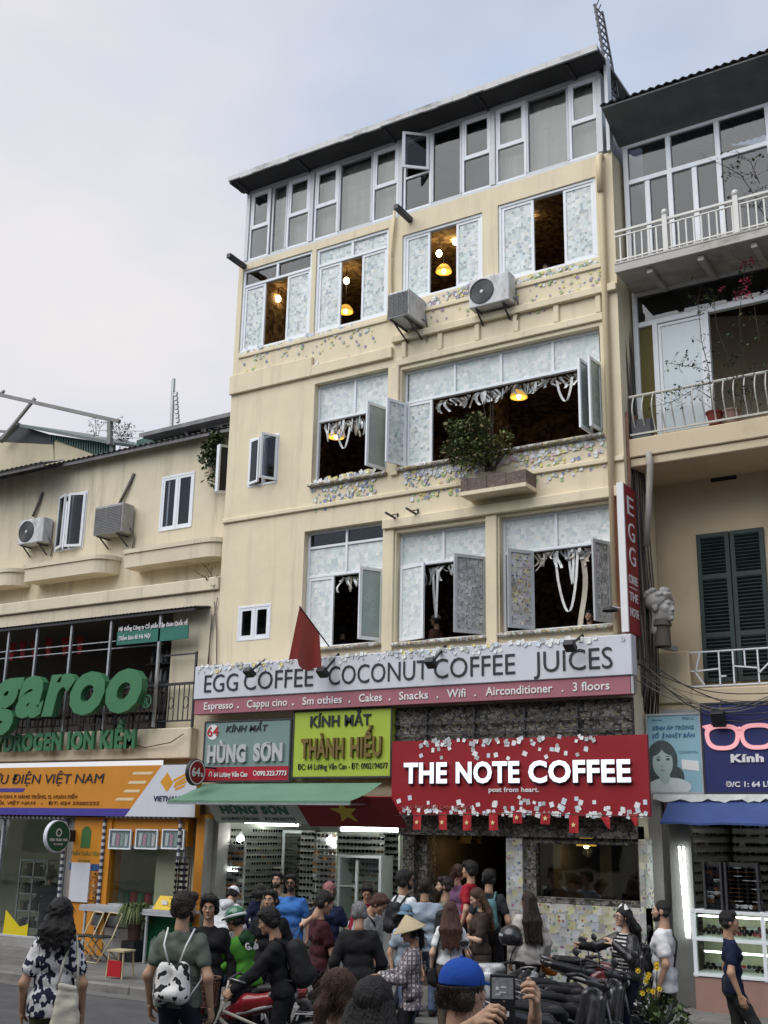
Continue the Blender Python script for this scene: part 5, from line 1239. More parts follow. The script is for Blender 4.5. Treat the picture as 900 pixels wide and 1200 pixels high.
o.build('canvas', mat('blue_tarpaulin', (.035,.065,.20), .5, .12, 2, .3, 9, stain=((.12,.15,.25), .4, (2,2,2), .6)), r, smooth=True)
o = MB(); n = 60
for i in range(n):
    u0, u1 = i/n, (i+1)/n; f_ = lambda u: .035+.05*abs(math.sin(u*37))+.03*abs(math.sin(u*91+1))
    xx = lambda u: at(765,935,YQ-.06).x+5*u
    o.quad((xx(u0),YQ-.06,z0-.02-f_(u0)),(xx(u1),YQ-.06,z0-.02-f_(u1)),(xx(u1),YQ-.03,z0-.01),(xx(u0),YQ-.03,z0-.01))
o.build('torn_edge', mat('torn_white_plastic', (.52,.53,.52), .6, .15, 8, .4, 14), r)
# its interior and showcases
m = MB(); a, b, c, d = RX0+.1, RX1, YQ+.25, YQ+4
m.quad((a,d,PZ),(b,d,PZ),(b,d,3.0),(a,d,3.0)); m.quad((a,c,PZ),(a,d,PZ),(a,d,3.0),(a,c,3.0)); m.quad((a,c,3.0),(a,d,3.0),(b,d,3.0),(b,c,3.0)); m.quad((a,c,PZ+.02),(b,c,PZ+.02),(b,d,PZ+.02),(a,d,PZ+.02)); m.box(a-.1, a+.10, YQ+.02, YQ+.3, PZ, 3.0, 1); m.box(a+.13, b, YQ+.1, YQ+.3, 2.75, 4.35, 1); m.build('shop_room', [mat('tan_shop_room', (.33,.28,.21), .8, .12, 1.5), m_conc], rb)
YC = 16.95
yy = YQ+3.5; display(-5.75, -3.4, yy, 1.25, 2.9, 'back wall display of spectacles in the right shop', 20, 11, '', '', lim=-1, fill=.9, mix=(0,1,2,3))
tube_light(Vector((at(830,1000,YQ+1.2).x,YQ+1.2,2.9)), Vector((at(890,1000,YQ+1.2).x,YQ+1.2,2.9)), 'added ceiling tube light brightening the right shop', .025)  # tube added to brighten the room, in place of small ceiling lamps
cx0 = at(812,1100,YC).x; cz = lambda py: at(860,py,YC).z
t = thing('glass_showcase', 'glass showcase of spectacles on a pink tiled base at right', 'showcase', (cx0, YC, PZ))
o = MB(); o.box(cx0, 2, YC, YC+.55, PZ, cz(1148)); o.build('tiled_base', mat('pink_tile', (.30,.185,.15), .4, .1, 3, stain=((.15,.1,.08), .4, (2,2,2), .56)), t)
o = MB(); zt_ = cz(1067)
for z in (cz(1145), cz(1103), cz(1070)): o.box(cx0-.01, 2, YC-.02, YC+.56, z-.02, z+.02)
for x in (cx0, at(893,1100,YC).x, at(893,1100,YC).x+1.2): o.box(x, x+.05, YC-.015, YC+.03, cz(1148), zt_)
o.build('showcase_frame', m_pvc, t)
o = MB(); o.box(cx0+.05, 2, YC+.0, YC+.008, cz(1144), cz(1072)); o.build('pane', m_shopglass, t)
o = MB(); o.box(cx0, 2, YC+.5, YC+.53, cz(1144), cz(1072)); o.build('back_panel', mat('pale_yellow_panel', (.42,.43,.28), .6), t)
GREST_R = []
for j, (za, n) in enumerate(((cz(1098), 3), (cz(1140), 2))):
    for k_ in range(n):
        for i in range(10):
            glasses(cx0+.16+i*.145, YC+.12+.13*k_, za+.035+.03*k_, R.choice((0,0,1,3,4)), 'spectacles lying in the glass showcase of the right shop', 'spectacles in the right showcase', 305)
tube_light((cx0+.08, YC+.08, cz(1075.5)), (cx0+1.35, YC+.08, cz(1075.5)), 'level tube light along the top of the right showcase', .012)
tube_light((cx0+.15, YC+.06, cz(1117.5)), (cx0+1.35, YC+.06, cz(1117.5)), 'level tube light along the lower shelf of the right showcase', .012)
tube_light(at(805,1098,YC+.1), at(796,992,YC+.1), 'tall upright tube light at the edge of the right shop', .016)
tube_light(at(808,1098,YC+.13), at(801,992,YC+.13), 'second upright tube light beside the first at the right shop', .012)
m = MB(); m.box(at(785,1000,YC+.2).x, at(812,1000,YC+.2).x-.02, YC+.2, YC+.3, PZ, 2.75); m.build('shop_jamb', mat('grey_jamb', (.13,.13,.125), .6, .15, 3), rb)
for i, (a, b) in enumerate(((827,849),(852,892))):
    y_ = YC+.25; A, B_ = at(a,1040,y_).x, at(b,1040,y_).x; z0_, z1_ = at(860,1066,y_).z, at(840,1010,y_).z
    t = thing('sunglasses_stand', ['narrow revolving stand full of sunglasses on the showcase','wide revolving stand full of sunglasses on the showcase'][i], 'display stand', ((A+B_)/2, y_, z0_))
    o = MB(); o.box(A, B_, y_, y_+.03, z0_, z1_); o.box(A, A+.03, y_-.12, y_, z0_, z1_); o.box(B_-.03, B_, y_-.12, y_, z0_, z1_); o.box(A, B_, y_-.14, y_+.1, z0_-.03, z0_-.001); o.build('stand_frame', m_dkmetal, t)
    nx = 2 if i == 0 else 4
    for j in range(10):
        for q_ in range(nx): glasses(A+(B_-A)*(q_+.5)/nx, y_-.06, z0_+.05+(z1_-z0_-.08)*j/10, R.choice((0,0,0,1,1,3)), ['sunglasses on the narrow revolving stand','sunglasses on the wide revolving stand'][i], ['sunglasses on the narrow stand','sunglasses on the wide stand'][i], 305)
def wall_display(X, ya, yb, za, zb, ny, nz, label):
    t = thing('display_board', label, 'display', (X, (ya+yb)/2, za)); o = MB(); o.box(X, X+.03, ya, yb, za, zb); o.build('board', m_shopw, t); o = MB()
    for j in range(nz):
        z = za+(zb-za)*(j+.35)/nz; o.box(X+.031, X+.08, ya+.01, yb-.01, z-.03, z-.024)
        for i in range(ny):
            if R.random() < .93: glasses(X+.09, ya+(yb-ya)*(i+.5)/ny, z+.01, R.choice((0,0,0,1,2,3)), '', '', -1, math.pi/2)
    o.build('shelf', m_steel, t)
wall_display(RX0+.125, YQ+.45, YQ+3.8, 1.1, 2.75, 20, 11, 'long side wall display of spectacles in the right shop')
wall_display(sx0-.285, FY+.55, FY+3.5, .9, 2.5, 18, 13, 'long side wall display of sunglasses at the left of the eyewear shop')
wall_display(xa-.6, FY+.6, FY+3.4, .9, 2.4, 3, 3, 'small side display of sunglasses near the coffee shop wall')
tag(GREST.build('sunglasses_rest', m_lens), 'dense small sunglasses filling the back of the shop displays', 'sunglasses', kind='stuff')

# ------------------------------------------------------------------ paper notes stuck on walls and the red sign
NOTE = {}
def note(x, y, z, s, mi, lab, grp, rot=None):
    key = mi
    if key not in NOTE:
        o = LB(); n = 3
        def P(u, v): return ((u-.5), -.003-.10*(v-.5)**2*(1 if v < .5 else 0), (v-.5))
        for i in range(2):
            for j in range(3): o.quad(P(i/2,j/3), P((i+1)/2,j/3), P((i+1)/2,(j+1)/3), P(i/2,(j+1)/3))
        NOTE[key] = ob = o.build('paper_note', m_paper[mi])
    else: ob = NOTE[key].copy(); COL.objects.link(ob)
    ob.location = (x, y, z); ob.scale = (s*R.uniform(.85,1.2), s, s*R.uniform(.85,1.2)); ob.rotation_euler = (0, (R.uniform(-.5,.5) if rot is None else rot), 0)
    tag(ob, lab, 'paper note', grp)
CN = ['white','pale blue','yellow','green','pink','dark blue','purple','orange','grey']
def scatter(n, fn, Y, smin, smax, pal, where, dens=None):
    for _ in range(n):
        px, py = fn(); p_ = at(px, py, Y); mi = R.choice(pal)
        note(p_.x, Y-.002-R.random()*.006, p_.z, R.uniform(smin, smax), mi, 'small %s paper note stuck %s' % (CN[mi], where), '%s notes %s' % (CN[mi], where))
def lin(xa, ya, xb, yb, hh, pw=1.0):
    def f():
        u = R.random(); return (xa+(xb-xa)*u, ya+(yb-ya)*u + hh*R.random()**pw)
    return f
W0 = [0,0,0,1,8]
scatter(70, lin(463,928,760,936,24,.6), YR, .048, .078, W0, 'along the lower edge of the red coffee sign')
scatter(46, lin(488,868,700,862,24,1.8), YR, .048, .078, W0+[8], 'along the upper edge of the red coffee sign')
PALN = [2,3,5,5,6,7,0,3,4]
scatter(52, lin(366,566,440,552,34,.9), FY, .032, .062, PALN, 'under the left second storey window')
scatter(58, lin(474,552,560,540,38,.9), FY, .032, .062, PALN, 'left of the planter')
scatter(40, lin(612,528,708,510,44,1.1), FY, .032, .062, PALN, 'right of the planter')
scatter(26, lin(288,412,440,381,34,1.1), FY, .03, .055, PALN, 'below the two left third storey windows')
scatter(30, lin(590,332,704,306,44,1.2), FY, .03, .055, PALN, 'below the rightmost third storey window')
# papers all over the top of the banner: too many to count
ST = MB()
def stuffnotes(n, fn, Y, smin, smax, npal):
    for _ in range(n):
        px, py = fn(); p_ = at(px, py, Y); s = R.uniform(smin, smax)/2; a = R.uniform(-.6,.6); c_, s_ = math.cos(a)*s, math.sin(a)*s; y = Y-.004-R.random()*.012
        ST.add([(p_.x-c_+s_,y,p_.z-s_-c_),(p_.x+c_+s_,y-.01,p_.z+s_-c_),(p_.x+c_-s_,y,p_.z+s_+c_),(p_.x-c_-s_,y,p_.z-s_+c_)], [(0,1,2,3)], R.choice(npal))
stuffnotes(150, lin(232,781,600,753,10,2.2), YB, .03, .075, W0+[8,8,2])
stuffnotes(24, lin(600,753,735,744,5,1.6), YB, .05, .09, W0)
stuffnotes(90, lin(366,564,436,551,9,1.0), FY-.002, .05, .09, [0,0,8,2]); stuffnotes(170, lin(474,549,560,535,12,1.0), FY-.002, .05, .09, [0,0,8,2]); stuffnotes(110, lin(560,540,706,510,10,1.0), FY-.002, .05, .09, [0,0,8,2,4])
stuffnotes(150, lin(368,566,440,550,34,1.7), FY-.002, .035, .07, [0,8,2,3,5,0,1]); stuffnotes(170, lin(474,550,560,536,38,1.6), FY-.002, .035, .07, [0,8,2,3,5,6,0,1]); stuffnotes(120, lin(600,532,712,508,40,1.6), FY-.002, .035, .07, [0,8,2,3,4,0,1]); stuffnotes(90, lin(284,413,440,378,36,1.8), FY-.002, .03, .06, [8,2,3,0,5]); stuffnotes(90, lin(588,333,706,304,44,1.8), FY-.002, .03, .06, [8,2,3,0,5,6]); stuffnotes(40, lin(480,352,566,330,36,1.5), FY-.002, .03, .06, [8,2,3,0,5,6])
stuffnotes(60, lin(280,411,425,378,7,1.0), FY-.002, .04, .08, [0,8,1]); stuffnotes(60, lin(475,357,565,330,10,1.0), FY-.002, .04, .08, [0,8,2,6])
stuffnotes(70, lin(588,331,700,303,8,1.0), FY-.002, .04, .08, [0,8,3,2])
stuffnotes(26, lin(488,869,700,862,6,1.0), YR-.004, .04, .07, [0,8,8]); stuffnotes(34, lin(465,949,758,953,5,1.0), YR-.004, .04, .07, [0,1,8])
tag(ST.build('paper_notes', m_paper), 'dense small pale notes stuck all along sills and sign edges', 'paper notes', kind='stuff')
# ------------------------------------------------------------------ figures: bodies and clothes grown from distance fields
def V3(*a): return np.array(a, float)
def nets(F, org, h):
    S = F < 0
    nx, ny, nz = F.shape
    c = np.zeros((nx-1, ny-1, nz-1), np.int8)
    for dx in (0,1):
        for dy in (0,1):
            for dz in (0,1): c += S[dx:nx-1+dx, dy:ny-1+dy, dz:nz-1+dz]
    act = np.argwhere((c > 0) & (c < 8))
    if len(act) == 0: return np.zeros((0,3)), []
    cor = np.array([(i&1, (i>>1)&1, (i>>2)&1) for i in range(8)])
    vals = np.stack([F[act[:,0]+o[0], act[:,1]+o[1], act[:,2]+o[2]] for o in cor], 1)
    acc = np.zeros((len(act), 3)); cnt = np.zeros(len(act))
    for a in range(8):
        for b in range(a+1, 8):
            if np.abs(cor[a]-cor[b]).sum() != 1: continue
            m = (vals[:,a] < 0) != (vals[:,b] < 0)
            va, vb = vals[m,a], vals[m,b]; t = va/(va-vb)
            acc[m] += cor[a] + t[:,None]*(cor[b]-cor[a]); cnt[m] += 1
    verts = org + h*(act + acc/cnt[:,None])
    idx = -np.ones(c.shape, np.int64); idx[act[:,0],act[:,1],act[:,2]] = np.arange(len(act))
    quads = []
    for d in range(3):
        sl0 = [slice(None)]*3; sl1 = [slice(None)]*3; sl0[d] = slice(0,-1); sl1[d] = slice(1,None)
        e = np.argwhere(S[tuple(sl0)] != S[tuple(sl1)])
        a1, a2 = (d+1)%3, (d+2)%3
        ok = (e[:,a1] > 0) & (e[:,a2] > 0) & (e[:,a1] < F.shape[a1]-1) & (e[:,a2] < F.shape[a2]-1)
        e = e[ok]
        if len(e) == 0: continue
        def g(o1, o2):
            q = e.copy(); q[:,a1] -= o1; q[:,a2] -= o2; return idx[q[:,0],q[:,1],q[:,2]]
        Q = np.stack([g(1,1), g(0,1), g(0,0), g(1,0)], 1)
        flip = ~S[e[:,0],e[:,1],e[:,2]]
        Q[flip] = Q[flip][:, ::-1]
        quads.append(Q)
    return verts, np.concatenate(quads)
class Field:
    """smooth union of capsules and ellipsoids"""
    def __init__(s, k=.03): s.p = []; s.k = k; s.cut = []; s.wr = 0; s.wf = 40; s.seed = 0; s.sub = []
    def cap(s, a, b, ra, rb=None, k=None): s.p.append(('c', np.array(a,float), np.array(b,float), ra, ra if rb is None else rb, s.k if k is None else k)); return s
    def ell(s, c, r, Rm=None, k=None): s.p.append(('e', np.array(c,float), np.array(r,float), Rm, None, s.k if k is None else k)); return s
    def inline(s, pt, n): s.p.append(('p', np.array(pt,float), np.array(n,float), 0, 0, 0)); return s
    def plane(s, pt, n): s.cut.append((np.array(pt,float), np.array(n,float))); return s      # keeps the side n points away from
    def mesh(s, h):
        lo = np.full(3, 1e9); hi = -lo
        for t, a, b, r1, r2, k in s.p:
            if t == 'p': continue
            if t == 'c':
                r = max(r1, r2)+.03; lo = np.minimum(lo, np.minimum(a,b)-r); hi = np.maximum(hi, np.maximum(a,b)+r)
            else: r = b.max()+.03; lo = np.minimum(lo, a-r); hi = np.maximum(hi, a+r)
        n = np.ceil((hi-lo)/h).astype(int)+2
        F = np.full(n, 1.0, np.float32)
        ax = [lo[i]+h*np.arange(n[i]) for i in range(3)]
        for t, a, b, r1, r2, k in s.p:
            if t == 'p':
                F = np.maximum(F, (ax[0][:,None,None]-a[0])*b[0]+(ax[1][None,:,None]-a[1])*b[1]+(ax[2][None,None,:]-a[2])*b[2]).astype(np.float32); continue
            if t == 'c': r = max(r1,r2)+k+.03; l_, h_ = np.minimum(a,b)-r, np.maximum(a,b)+r
            else: r = b.max()+k+.03; l_, h_ = a-r, a+r
            i0 = np.maximum(0, np.floor((l_-lo)/h).astype(int)); i1 = np.minimum(n, np.ceil((h_-lo)/h).astype(int)+1)
            if (i1 <= i0).any(): continue
            sl = tuple(slice(i0[i], i1[i]) for i in range(3))
            X = ax[0][sl[0]][:,None,None]; Y = ax[1][sl[1]][None,:,None]; Z = ax[2][sl[2]][None,None,:]
            if t == 'c':
                d = b-a; L = max(1e-9, d@d)
                T = np.clip(((X-a[0])*d[0]+(Y-a[1])*d[1]+(Z-a[2])*d[2])/L, 0, 1)
                D = np.sqrt((X-a[0]-T*d[0])**2+(Y-a[1]-T*d[1])**2+(Z-a[2]-T*d[2])**2) - (r1+(r2-r1)*T)
            else:
                x, y, z = X-a[0], Y-a[1], Z-a[2]
                if r1 is not None: M = r1; x, y, z = M[0,0]*x+M[1,0]*y+M[2,0]*z, M[0,1]*x+M[1,1]*y+M[2,1]*z, M[0,2]*x+M[1,2]*y+M[2,2]*z
                q = np.sqrt((x/b[0])**2+(y/b[1])**2+(z/b[2])**2); D = (q-1)*b.min()
            G = F[sl]
            if k > 0:
                hh = np.clip(.5+.5*(G-D)/k, 0, 1); F[sl] = G*(1-hh)+D*hh-k*hh*(1-hh)
            else: F[sl] = np.minimum(G, D)
        X = ax[0][:,None,None]; Y = ax[1][None,:,None]; Z = ax[2][None,None,:]
        for c, r in s.sub:
            D = r-np.sqrt((X-c[0])**2+(Y-c[1])**2+(Z-c[2])**2); F = np.maximum(F, D)
        if s.wr and getattr(s, 'strand', False):
            q = s.seed; F = F + s.wr*(np.sin(X*s.wf+q+Y*s.wf*.35)*.6+np.sin(X*s.wf*2.3-Y*s.wf*1.9+2*q)*.5+.4*np.sin(X*s.wf*.5+Z*9+q))
        elif s.wr:
            q = s.seed
            F = F + s.wr*(np.sin(X*s.wf+q+2*np.sin(Z*s.wf*.7+q))*np.sin(Z*s.wf*.8+1.7*q+1.5*np.sin(Y*s.wf*.9)) + .6*np.sin(Y*s.wf*1.3+X*s.wf*.5+q)*np.sin(Z*s.wf*1.6-q))
        for p_, nn in s.cut: F = np.maximum(F, (X-p_[0])*nn[0]+(Y-p_[1])*nn[1]+(Z-p_[2])*nn[2])
        return nets(F, lo, h)
class Acc:
    def __init__(s): s.v = []; s.f = []; s.m = []; s.n = 0
    def add(s, V, F, mi=0):
        if len(V) == 0: return s
        s.v.append(np.asarray(V)); s.f += [tuple(int(i)+s.n for i in q) for q in F]; s.m += [mi]*len(F); s.n += len(V); return s
    def addmb(s, mb, mi=None):
        s.v.append(np.array(mb.v)); s.f += [tuple(i+s.n for i in f) for f in mb.f]; s.m += (mb.m if mi is None else [mi]*len(mb.f)); s.n += len(mb.v); return s
    def build(s, name, mats, parent):
        if not s.v: return None
        V = np.concatenate(s.v); me = bpy.data.meshes.new(name); me.from_pydata(V.tolist(), [], s.f)
        mats = mats if isinstance(mats, (list, tuple)) else [mats]
        for m in mats: me.materials.append(m)
        if len(mats) > 1: me.polygons.foreach_set('material_index', s.m)
        me.polygons.foreach_set('use_smooth', [True]*len(me.polygons)); me.update()
        o = bpy.data.objects.new(name, me); COL.objects.link(o); o.parent = parent; return o
def rotm(yaw=0, pitch=0, roll=0):
    cy, sy, cp, sp, cr, sr = math.cos(yaw), math.sin(yaw), math.cos(pitch), math.sin(pitch), math.cos(roll), math.sin(roll)
    Z = np.array([[cy,-sy,0],[sy,cy,0],[0,0,1]]); X = np.array([[1,0,0],[0,cp,-sp],[0,sp,cp]]); Yr = np.array([[cr,0,sr],[0,1,0],[-sr,0,cr]])
    return Z @ X @ Yr
def ik(a, t, l1, l2, pole):
    d = t-a; L = np.linalg.norm(d); L2 = min(L, (l1+l2)*.999); d = d/L
    x = (l1*l1-l2*l2+L2*L2)/(2*L2); y = math.sqrt(max(0, l1*l1-x*x))
    p = np.array(pole,float); p = p-d*(p@d); p = p/(np.linalg.norm(p)+1e-9)
    return a+d*x+p*y, a+d*L2
_HEAD = {}
def head_mesh(fem=False, h=.0065):
    if (fem, h) in _HEAD: return _HEAD[(fem, h)]
    F = Field(.014); j = .92 if fem else 1.0
    F.ell((0,-.012,.032),(.073,.090,.086)); F.ell((0,.030,-.050),(.050*j,.060,.058)); F.ell((0,.043,-.015),(.056,.046,.074)); F.cap((0,.080,-.086),(0,.074,-.082),.019*j)
    F.cap((-.030,.080,.030),(.030,.080,.030),.013 if not fem else .010, k=.012)
    F.cap((0,.086,.014),(0,.103,-.020),.009,.0125,k=.010); F.cap((-.013,.093,-.024),(.013,.093,-.024),.008,k=.008)
    F.cap((-.018,.083,-.050),(.018,.083,-.050),.008,k=.008); F.cap((-.014,.081,-.060),(.014,.081,-.060),.008,k=.006)
    for s in (-1,1):
        F.ell((s*.078,-.006,.0),(.010,.024,.033),k=.008); F.cap((s*.042,.058,-.012),(s*.038,.056,-.02),.022)
        F.sub.append((np.array((s*.031,.103,.012)), .017))
    F.cap((0,-.022,-.06),(0,-.03,-.16),.052 if not fem else .044,.056 if not fem else .047,k=.03)
    _HEAD[(fem, h)] = F.mesh(h); return _HEAD[(fem, h)]
_HAND = {}
def hand_mesh(style='relaxed', h=.0042):
    """right hand, wrist at the origin, fingers along +z, palm facing -x... thumb towards +y"""
    if (style, h) in _HAND: return _HAND[(style, h)]
    curl = {'relaxed': (.25,.45,.4), 'grip': (1.05,1.2,.7), 'point': (1.2,1.3,.8), 'phone': (.55,.95,.6)}[style]
    F = Field(.009)
    F.cap((0,0,-.03),(0,0,.01),.024,.025)
    kn = [(.003,.030,.088,.072),(.005,.010,.092,.080),(.003,-.010,.088,.074),(-.001,-.029,.080,.058)]
    for i, (x, y, z, L) in enumerate(kn):
        F.cap((0,y*.6,.012),(x,y,z),.0165,.0115)
        c0 = curl if not (style == 'point' and i == 0) else (.05,.08,.05)
        p = np.array((x,y,z)); a = c0[0]*(1+.08*i)
        for sL, dr, ad in ((.45,.0098,c0[1]),(.31,.0090,c0[2]),(.24,.0080,0)):
            q = p+np.array((-math.sin(a), .06*(1.5-i)*.6*math.cos(a), math.cos(a)))*L*sL
            F.cap(p, q, dr, dr*.92, k=.004); p = q; a += ad
    F.cap((-.006,.022,.02),(-.014,.046,.052),.016,.0125); t2 = np.array((-.030,.056,.080)) if style != 'phone' else np.array((-.018,.062,.088))
    F.cap((-.014,.046,.052), t2, .0118, .0105, k=.004); F.cap(t2, t2+np.array((-.012,.004,.024)), .0102, .0088, k=.004)
    _HAND[(style, h)] = F.mesh(h); return _HAND[(style, h)]
SKIN = {'fair': (.52,.33,.24), 'tan': (.40,.235,.15), 'olive': (.44,.27,.18), 'dark': (.24,.135,.085)}
def skin_m(t): 
    return mat('skin_'+t, SKIN[t], .55, .06, 12, .05, 80, spec=.35)
def cloth_m(name, col, **kw):
    kw.setdefault('rough', .88); kw.setdefault('var', .10); kw.setdefault('vscale', 9); kw.setdefault('bump', .55); kw.setdefault('bscale', 13)
    kw.setdefault('spec', .18); return mat(name, col, **kw)
m_eye = mat('eye_white', (.55,.53,.50), .3, .02); m_iris = mat('eye_dark', (.02,.014,.01), .25, .05)
HAIRC = {'black': (.012,.010,.010), 'dkbrown': (.022,.013,.009), 'brown': (.060,.028,.016), 'grey': (.20,.20,.20), 'redbrown': (.07,.030,.02)}
def hair_m(c): return mat('hair_'+c, HAIRC[c], .5, .5, 120, .8, 160, spec=.35, stretch=(1,1,.10))
def person(px, py, d, face, label, z0=PZ, top=None, bot=None, build=1.0, fem=False, skin='tan', hair='short', hairc='black', h=None, lean=0, hx=0, hyaw=0, hpitch=0,
           handL=None, handR=None, hsL='relaxed', hsR='relaxed', legs='stand', sleeve='short', seat=None, beard=False, cap=None, shoes='black', longh=.42, group=None,
           vest=None, hem=.47, skirt=None, res=.016, topkw=None, stride=.22, hres=.0065, feet=None, twist=0, glasses_=None, crop_leg=1.0):
    tgt = dep(px, py, d) if not isinstance(d, tuple) else at(px, py, d[0])
    if isinstance(d, tuple): d = 15
    if h is None: h = tgt.z - z0
    s = h/1.70; g = build
    vd = Vector((tgt.x, tgt.y, 0)).normalized(); fa = math.atan2(-vd.x, vd.y)+rad(face)
    th = rad(lean)
    P = V3(0,0,(.506*h if seat is None else seat))
    up = V3(0, math.sin(th), math.cos(th)); fw = V3(0, math.cos(th), -math.sin(th)); sx = V3(1,0,0)
    if twist: 
        c_, s_ = math.cos(rad(twist)), math.sin(rad(twist)); sxx = V3(c_, s_*fw[1], s_*fw[2])
    else: sxx = sx
    T = lambda x, y, z: P + sxx*(x*s) + fw*(y*s) + up*(z*s)            # torso frame, metres for a 1.70 m figure
    Rm = rotm(0, -th, 0) @ rotm(rad(hyaw), rad(hpitch), 0)
    neck = T(0,-.015,.555); hc = neck + up*(.055*s) + Rm @ (V3(0,.02,.108)*s)
    topz = (hc + Rm @ (V3(0,-.012,.122)*s))
    # put the crown of the head where the photo has it
    cf, sf = math.cos(fa), math.sin(fa)
    off = Vector((tgt.x-(topz[0]*cf-topz[1]*sf), tgt.y-(topz[0]*sf+topz[1]*cf), 0))
    if seat is not None or lean: zadj = tgt.z - topz[2]
    else: zadj = z0
    root = thing('person', label, 'person', (off.x, off.y, zadj if seat is not None or lean else z0), fa, group)
    base = root.location.z
    gz = z0 - base
    sw = (.163 if not fem else .140)*g; hw = (.088 if not fem else .092)
    sh = [T(-sw,0,.448), T(sw,0,.448)]; hp = [T(-hw,0,-.01), T(hw,0,-.01)]
    # legs
    tl, sl_ = .42*s, .41*s; WH = [False, False]; knees = []; ank = []
    for i, sd in enumerate((-1,1)):
        if feet: t = V3(*feet[i]); pole = V3(sd*.15,1,.2)
        elif legs == 'stand': t = V3(sd*.10*s, 0+.03*sd, gz+.075*s); pole = V3(sd*.1,1,0)
        elif legs == 'walk': t = V3(sd*.07*s, sd*stride, gz+.075*s+(.05 if sd < 0 else 0)); pole = V3(0,1,0)
        elif legs == 'sit': t = V3(sd*.17*s, .30*s, gz+.09*s); pole = V3(sd*.5,1,.6)
        k_, a_ = ik(hp[i], t, tl, sl_, pole); knees.append(k_); ank.append(a_)
    # arms
    elb = []; wri = []
    for i, sd in enumerate((-1,1)):
        ht = (handL, handR)[i]
        if ht is None: t = T(sd*(sw+.105), .045, -.055)
        elif isinstance(ht, Vector):
            q_ = ht-root.location; t = V3(q_.x*cf+q_.y*sf, -q_.x*sf+q_.y*cf, q_.z); WH[i] = True
        elif isinstance(ht, tuple) and len(ht) == 3: t = T(*ht)
        e_, w_ = ik(sh[i], t, .285*s, .255*s, V3(sd*.7,-.8,-.5)); elb.append(e_); wri.append(w_)
    # --- body
    B = Field(.035*s); a = s
    def torso(F, e, k=None):
        F.cap(T(-sw*.74,.0,.405), T(sw*.74,.0,.405), (.072*g+e)*a)
        for q_ in (-1,1): F.cap(T(q_*.02,-.018,.492), T(q_*sw*.92,-.004,.452), (.042+e)*a, (.044*g+e)*a)
        F.cap(T(-.085*g,.012,.36), T(.085*g,.012,.36), (.098*g+e)*a)
        if fem: F.cap(T(-.065,.055,.335), T(.065,.055,.335), (.062+e)*a)
        F.cap(T(-.07*g,.012,.20), T(.07*g,.012,.20), ((.088 if not fem else .078)*g+e)*a); F.cap(T(-.085*g,-.005,.05), T(.085*g,-.005,.05), ((.098 if not fem else .102)*g+e)*a)
        F.cap(T(0,-.01,.47), T(0,-.012,.53), (.056+e)*a)
    torso(B, -.012)
    B.cap(T(0,-.012,.50), neck+up*(.06*s), .056*a if not fem else .047*a, .052*a if not fem else .044*a)
    for i in (0,1):
        B.cap(sh[i], elb[i], .046*g*a, .038*g*a); B.cap(elb[i], wri[i], .039*g*a, .026*a)
        B.cap(hp[i], knees[i], .078*g*a, .050*g*a); B.cap(knees[i], ank[i], .050*g*a, .032*a)
    A = Acc(); V_, Q_ = B.mesh(res); A.add(V_, Q_, 0)
    Vh, Qh = head_mesh(fem, hres); A.add((Vh*s) @ Rm.T + hc, Qh, 0)
    e_ = MB()
    for sd in (-1,1):
        e_.ell((sd*.031,.081,.012), .013,.010,.0085, 8, 6, 1); e_.ell((sd*.031,.0875,.012), .0062,.005,.0062, 8, 6, 2)
        e_.tube([(sd*.016,.094,.032),(sd*.032,.095,.037),(sd*.048,.086,.033)], .0042, 5, 3)
    e_.tube([(-.022,.090,-.0545),(0,.0935,-.054),(.022,.090,-.0545)], .0036, 5, 4)
    ev = (np.array(e_.v)*s) @ Rm.T + hc; A.v.append(ev); A.f += [tuple(i+A.n for i in f) for f in e_.f]; A.m += e_.m; A.n += len(ev)
    hands_w = []
    for i, sd in enumerate((-1,1)):
        dirw = (wri[i]-elb[i]); dirw /= np.linalg.norm(dirw)
        Vw, Qw = hand_mesh((hsL,hsR)[i], .0042 if d < 9 else .006)
        pn = np.array((-sd*1.0, .15, 0.0)) if (handL,handR)[i] is None else np.array((-sd*.5,.1,.0)) + V3(0,0,-.35)
        if WH[i]: pn = np.array((-sd*1.0, -.25, 0.0))
        palm = pn - dirw*(pn@dirw); palm /= np.linalg.norm(palm)
        thumb = np.cross(dirw, -palm)*1.0
        # frame: local x = -palm ... local -x is the palm side
        ex = -palm; ez = dirw; ey = np.cross(ez, ex)
        if ey @ V3(0,1,.3) < 0: mir = -1
        else: mir = 1
        Lm = Vw.copy(); Lm[:,1] *= mir
        W = (Lm*s) @ np.stack([ex, ey, ez]) + wri[i]
        A.add(W, Qw[:, ::-1] if mir < 0 else Qw, 0); hands_w.append(wri[i]+dirw*.07*s)
    A.build('body', [skin_m(skin), m_eye, m_iris, hair_m(hairc if hair != 'bald' else 'black'), mat('lip_line', (.22,.09,.075), .5)], root)
    # --- clothes
    seed = R.uniform(0,6)
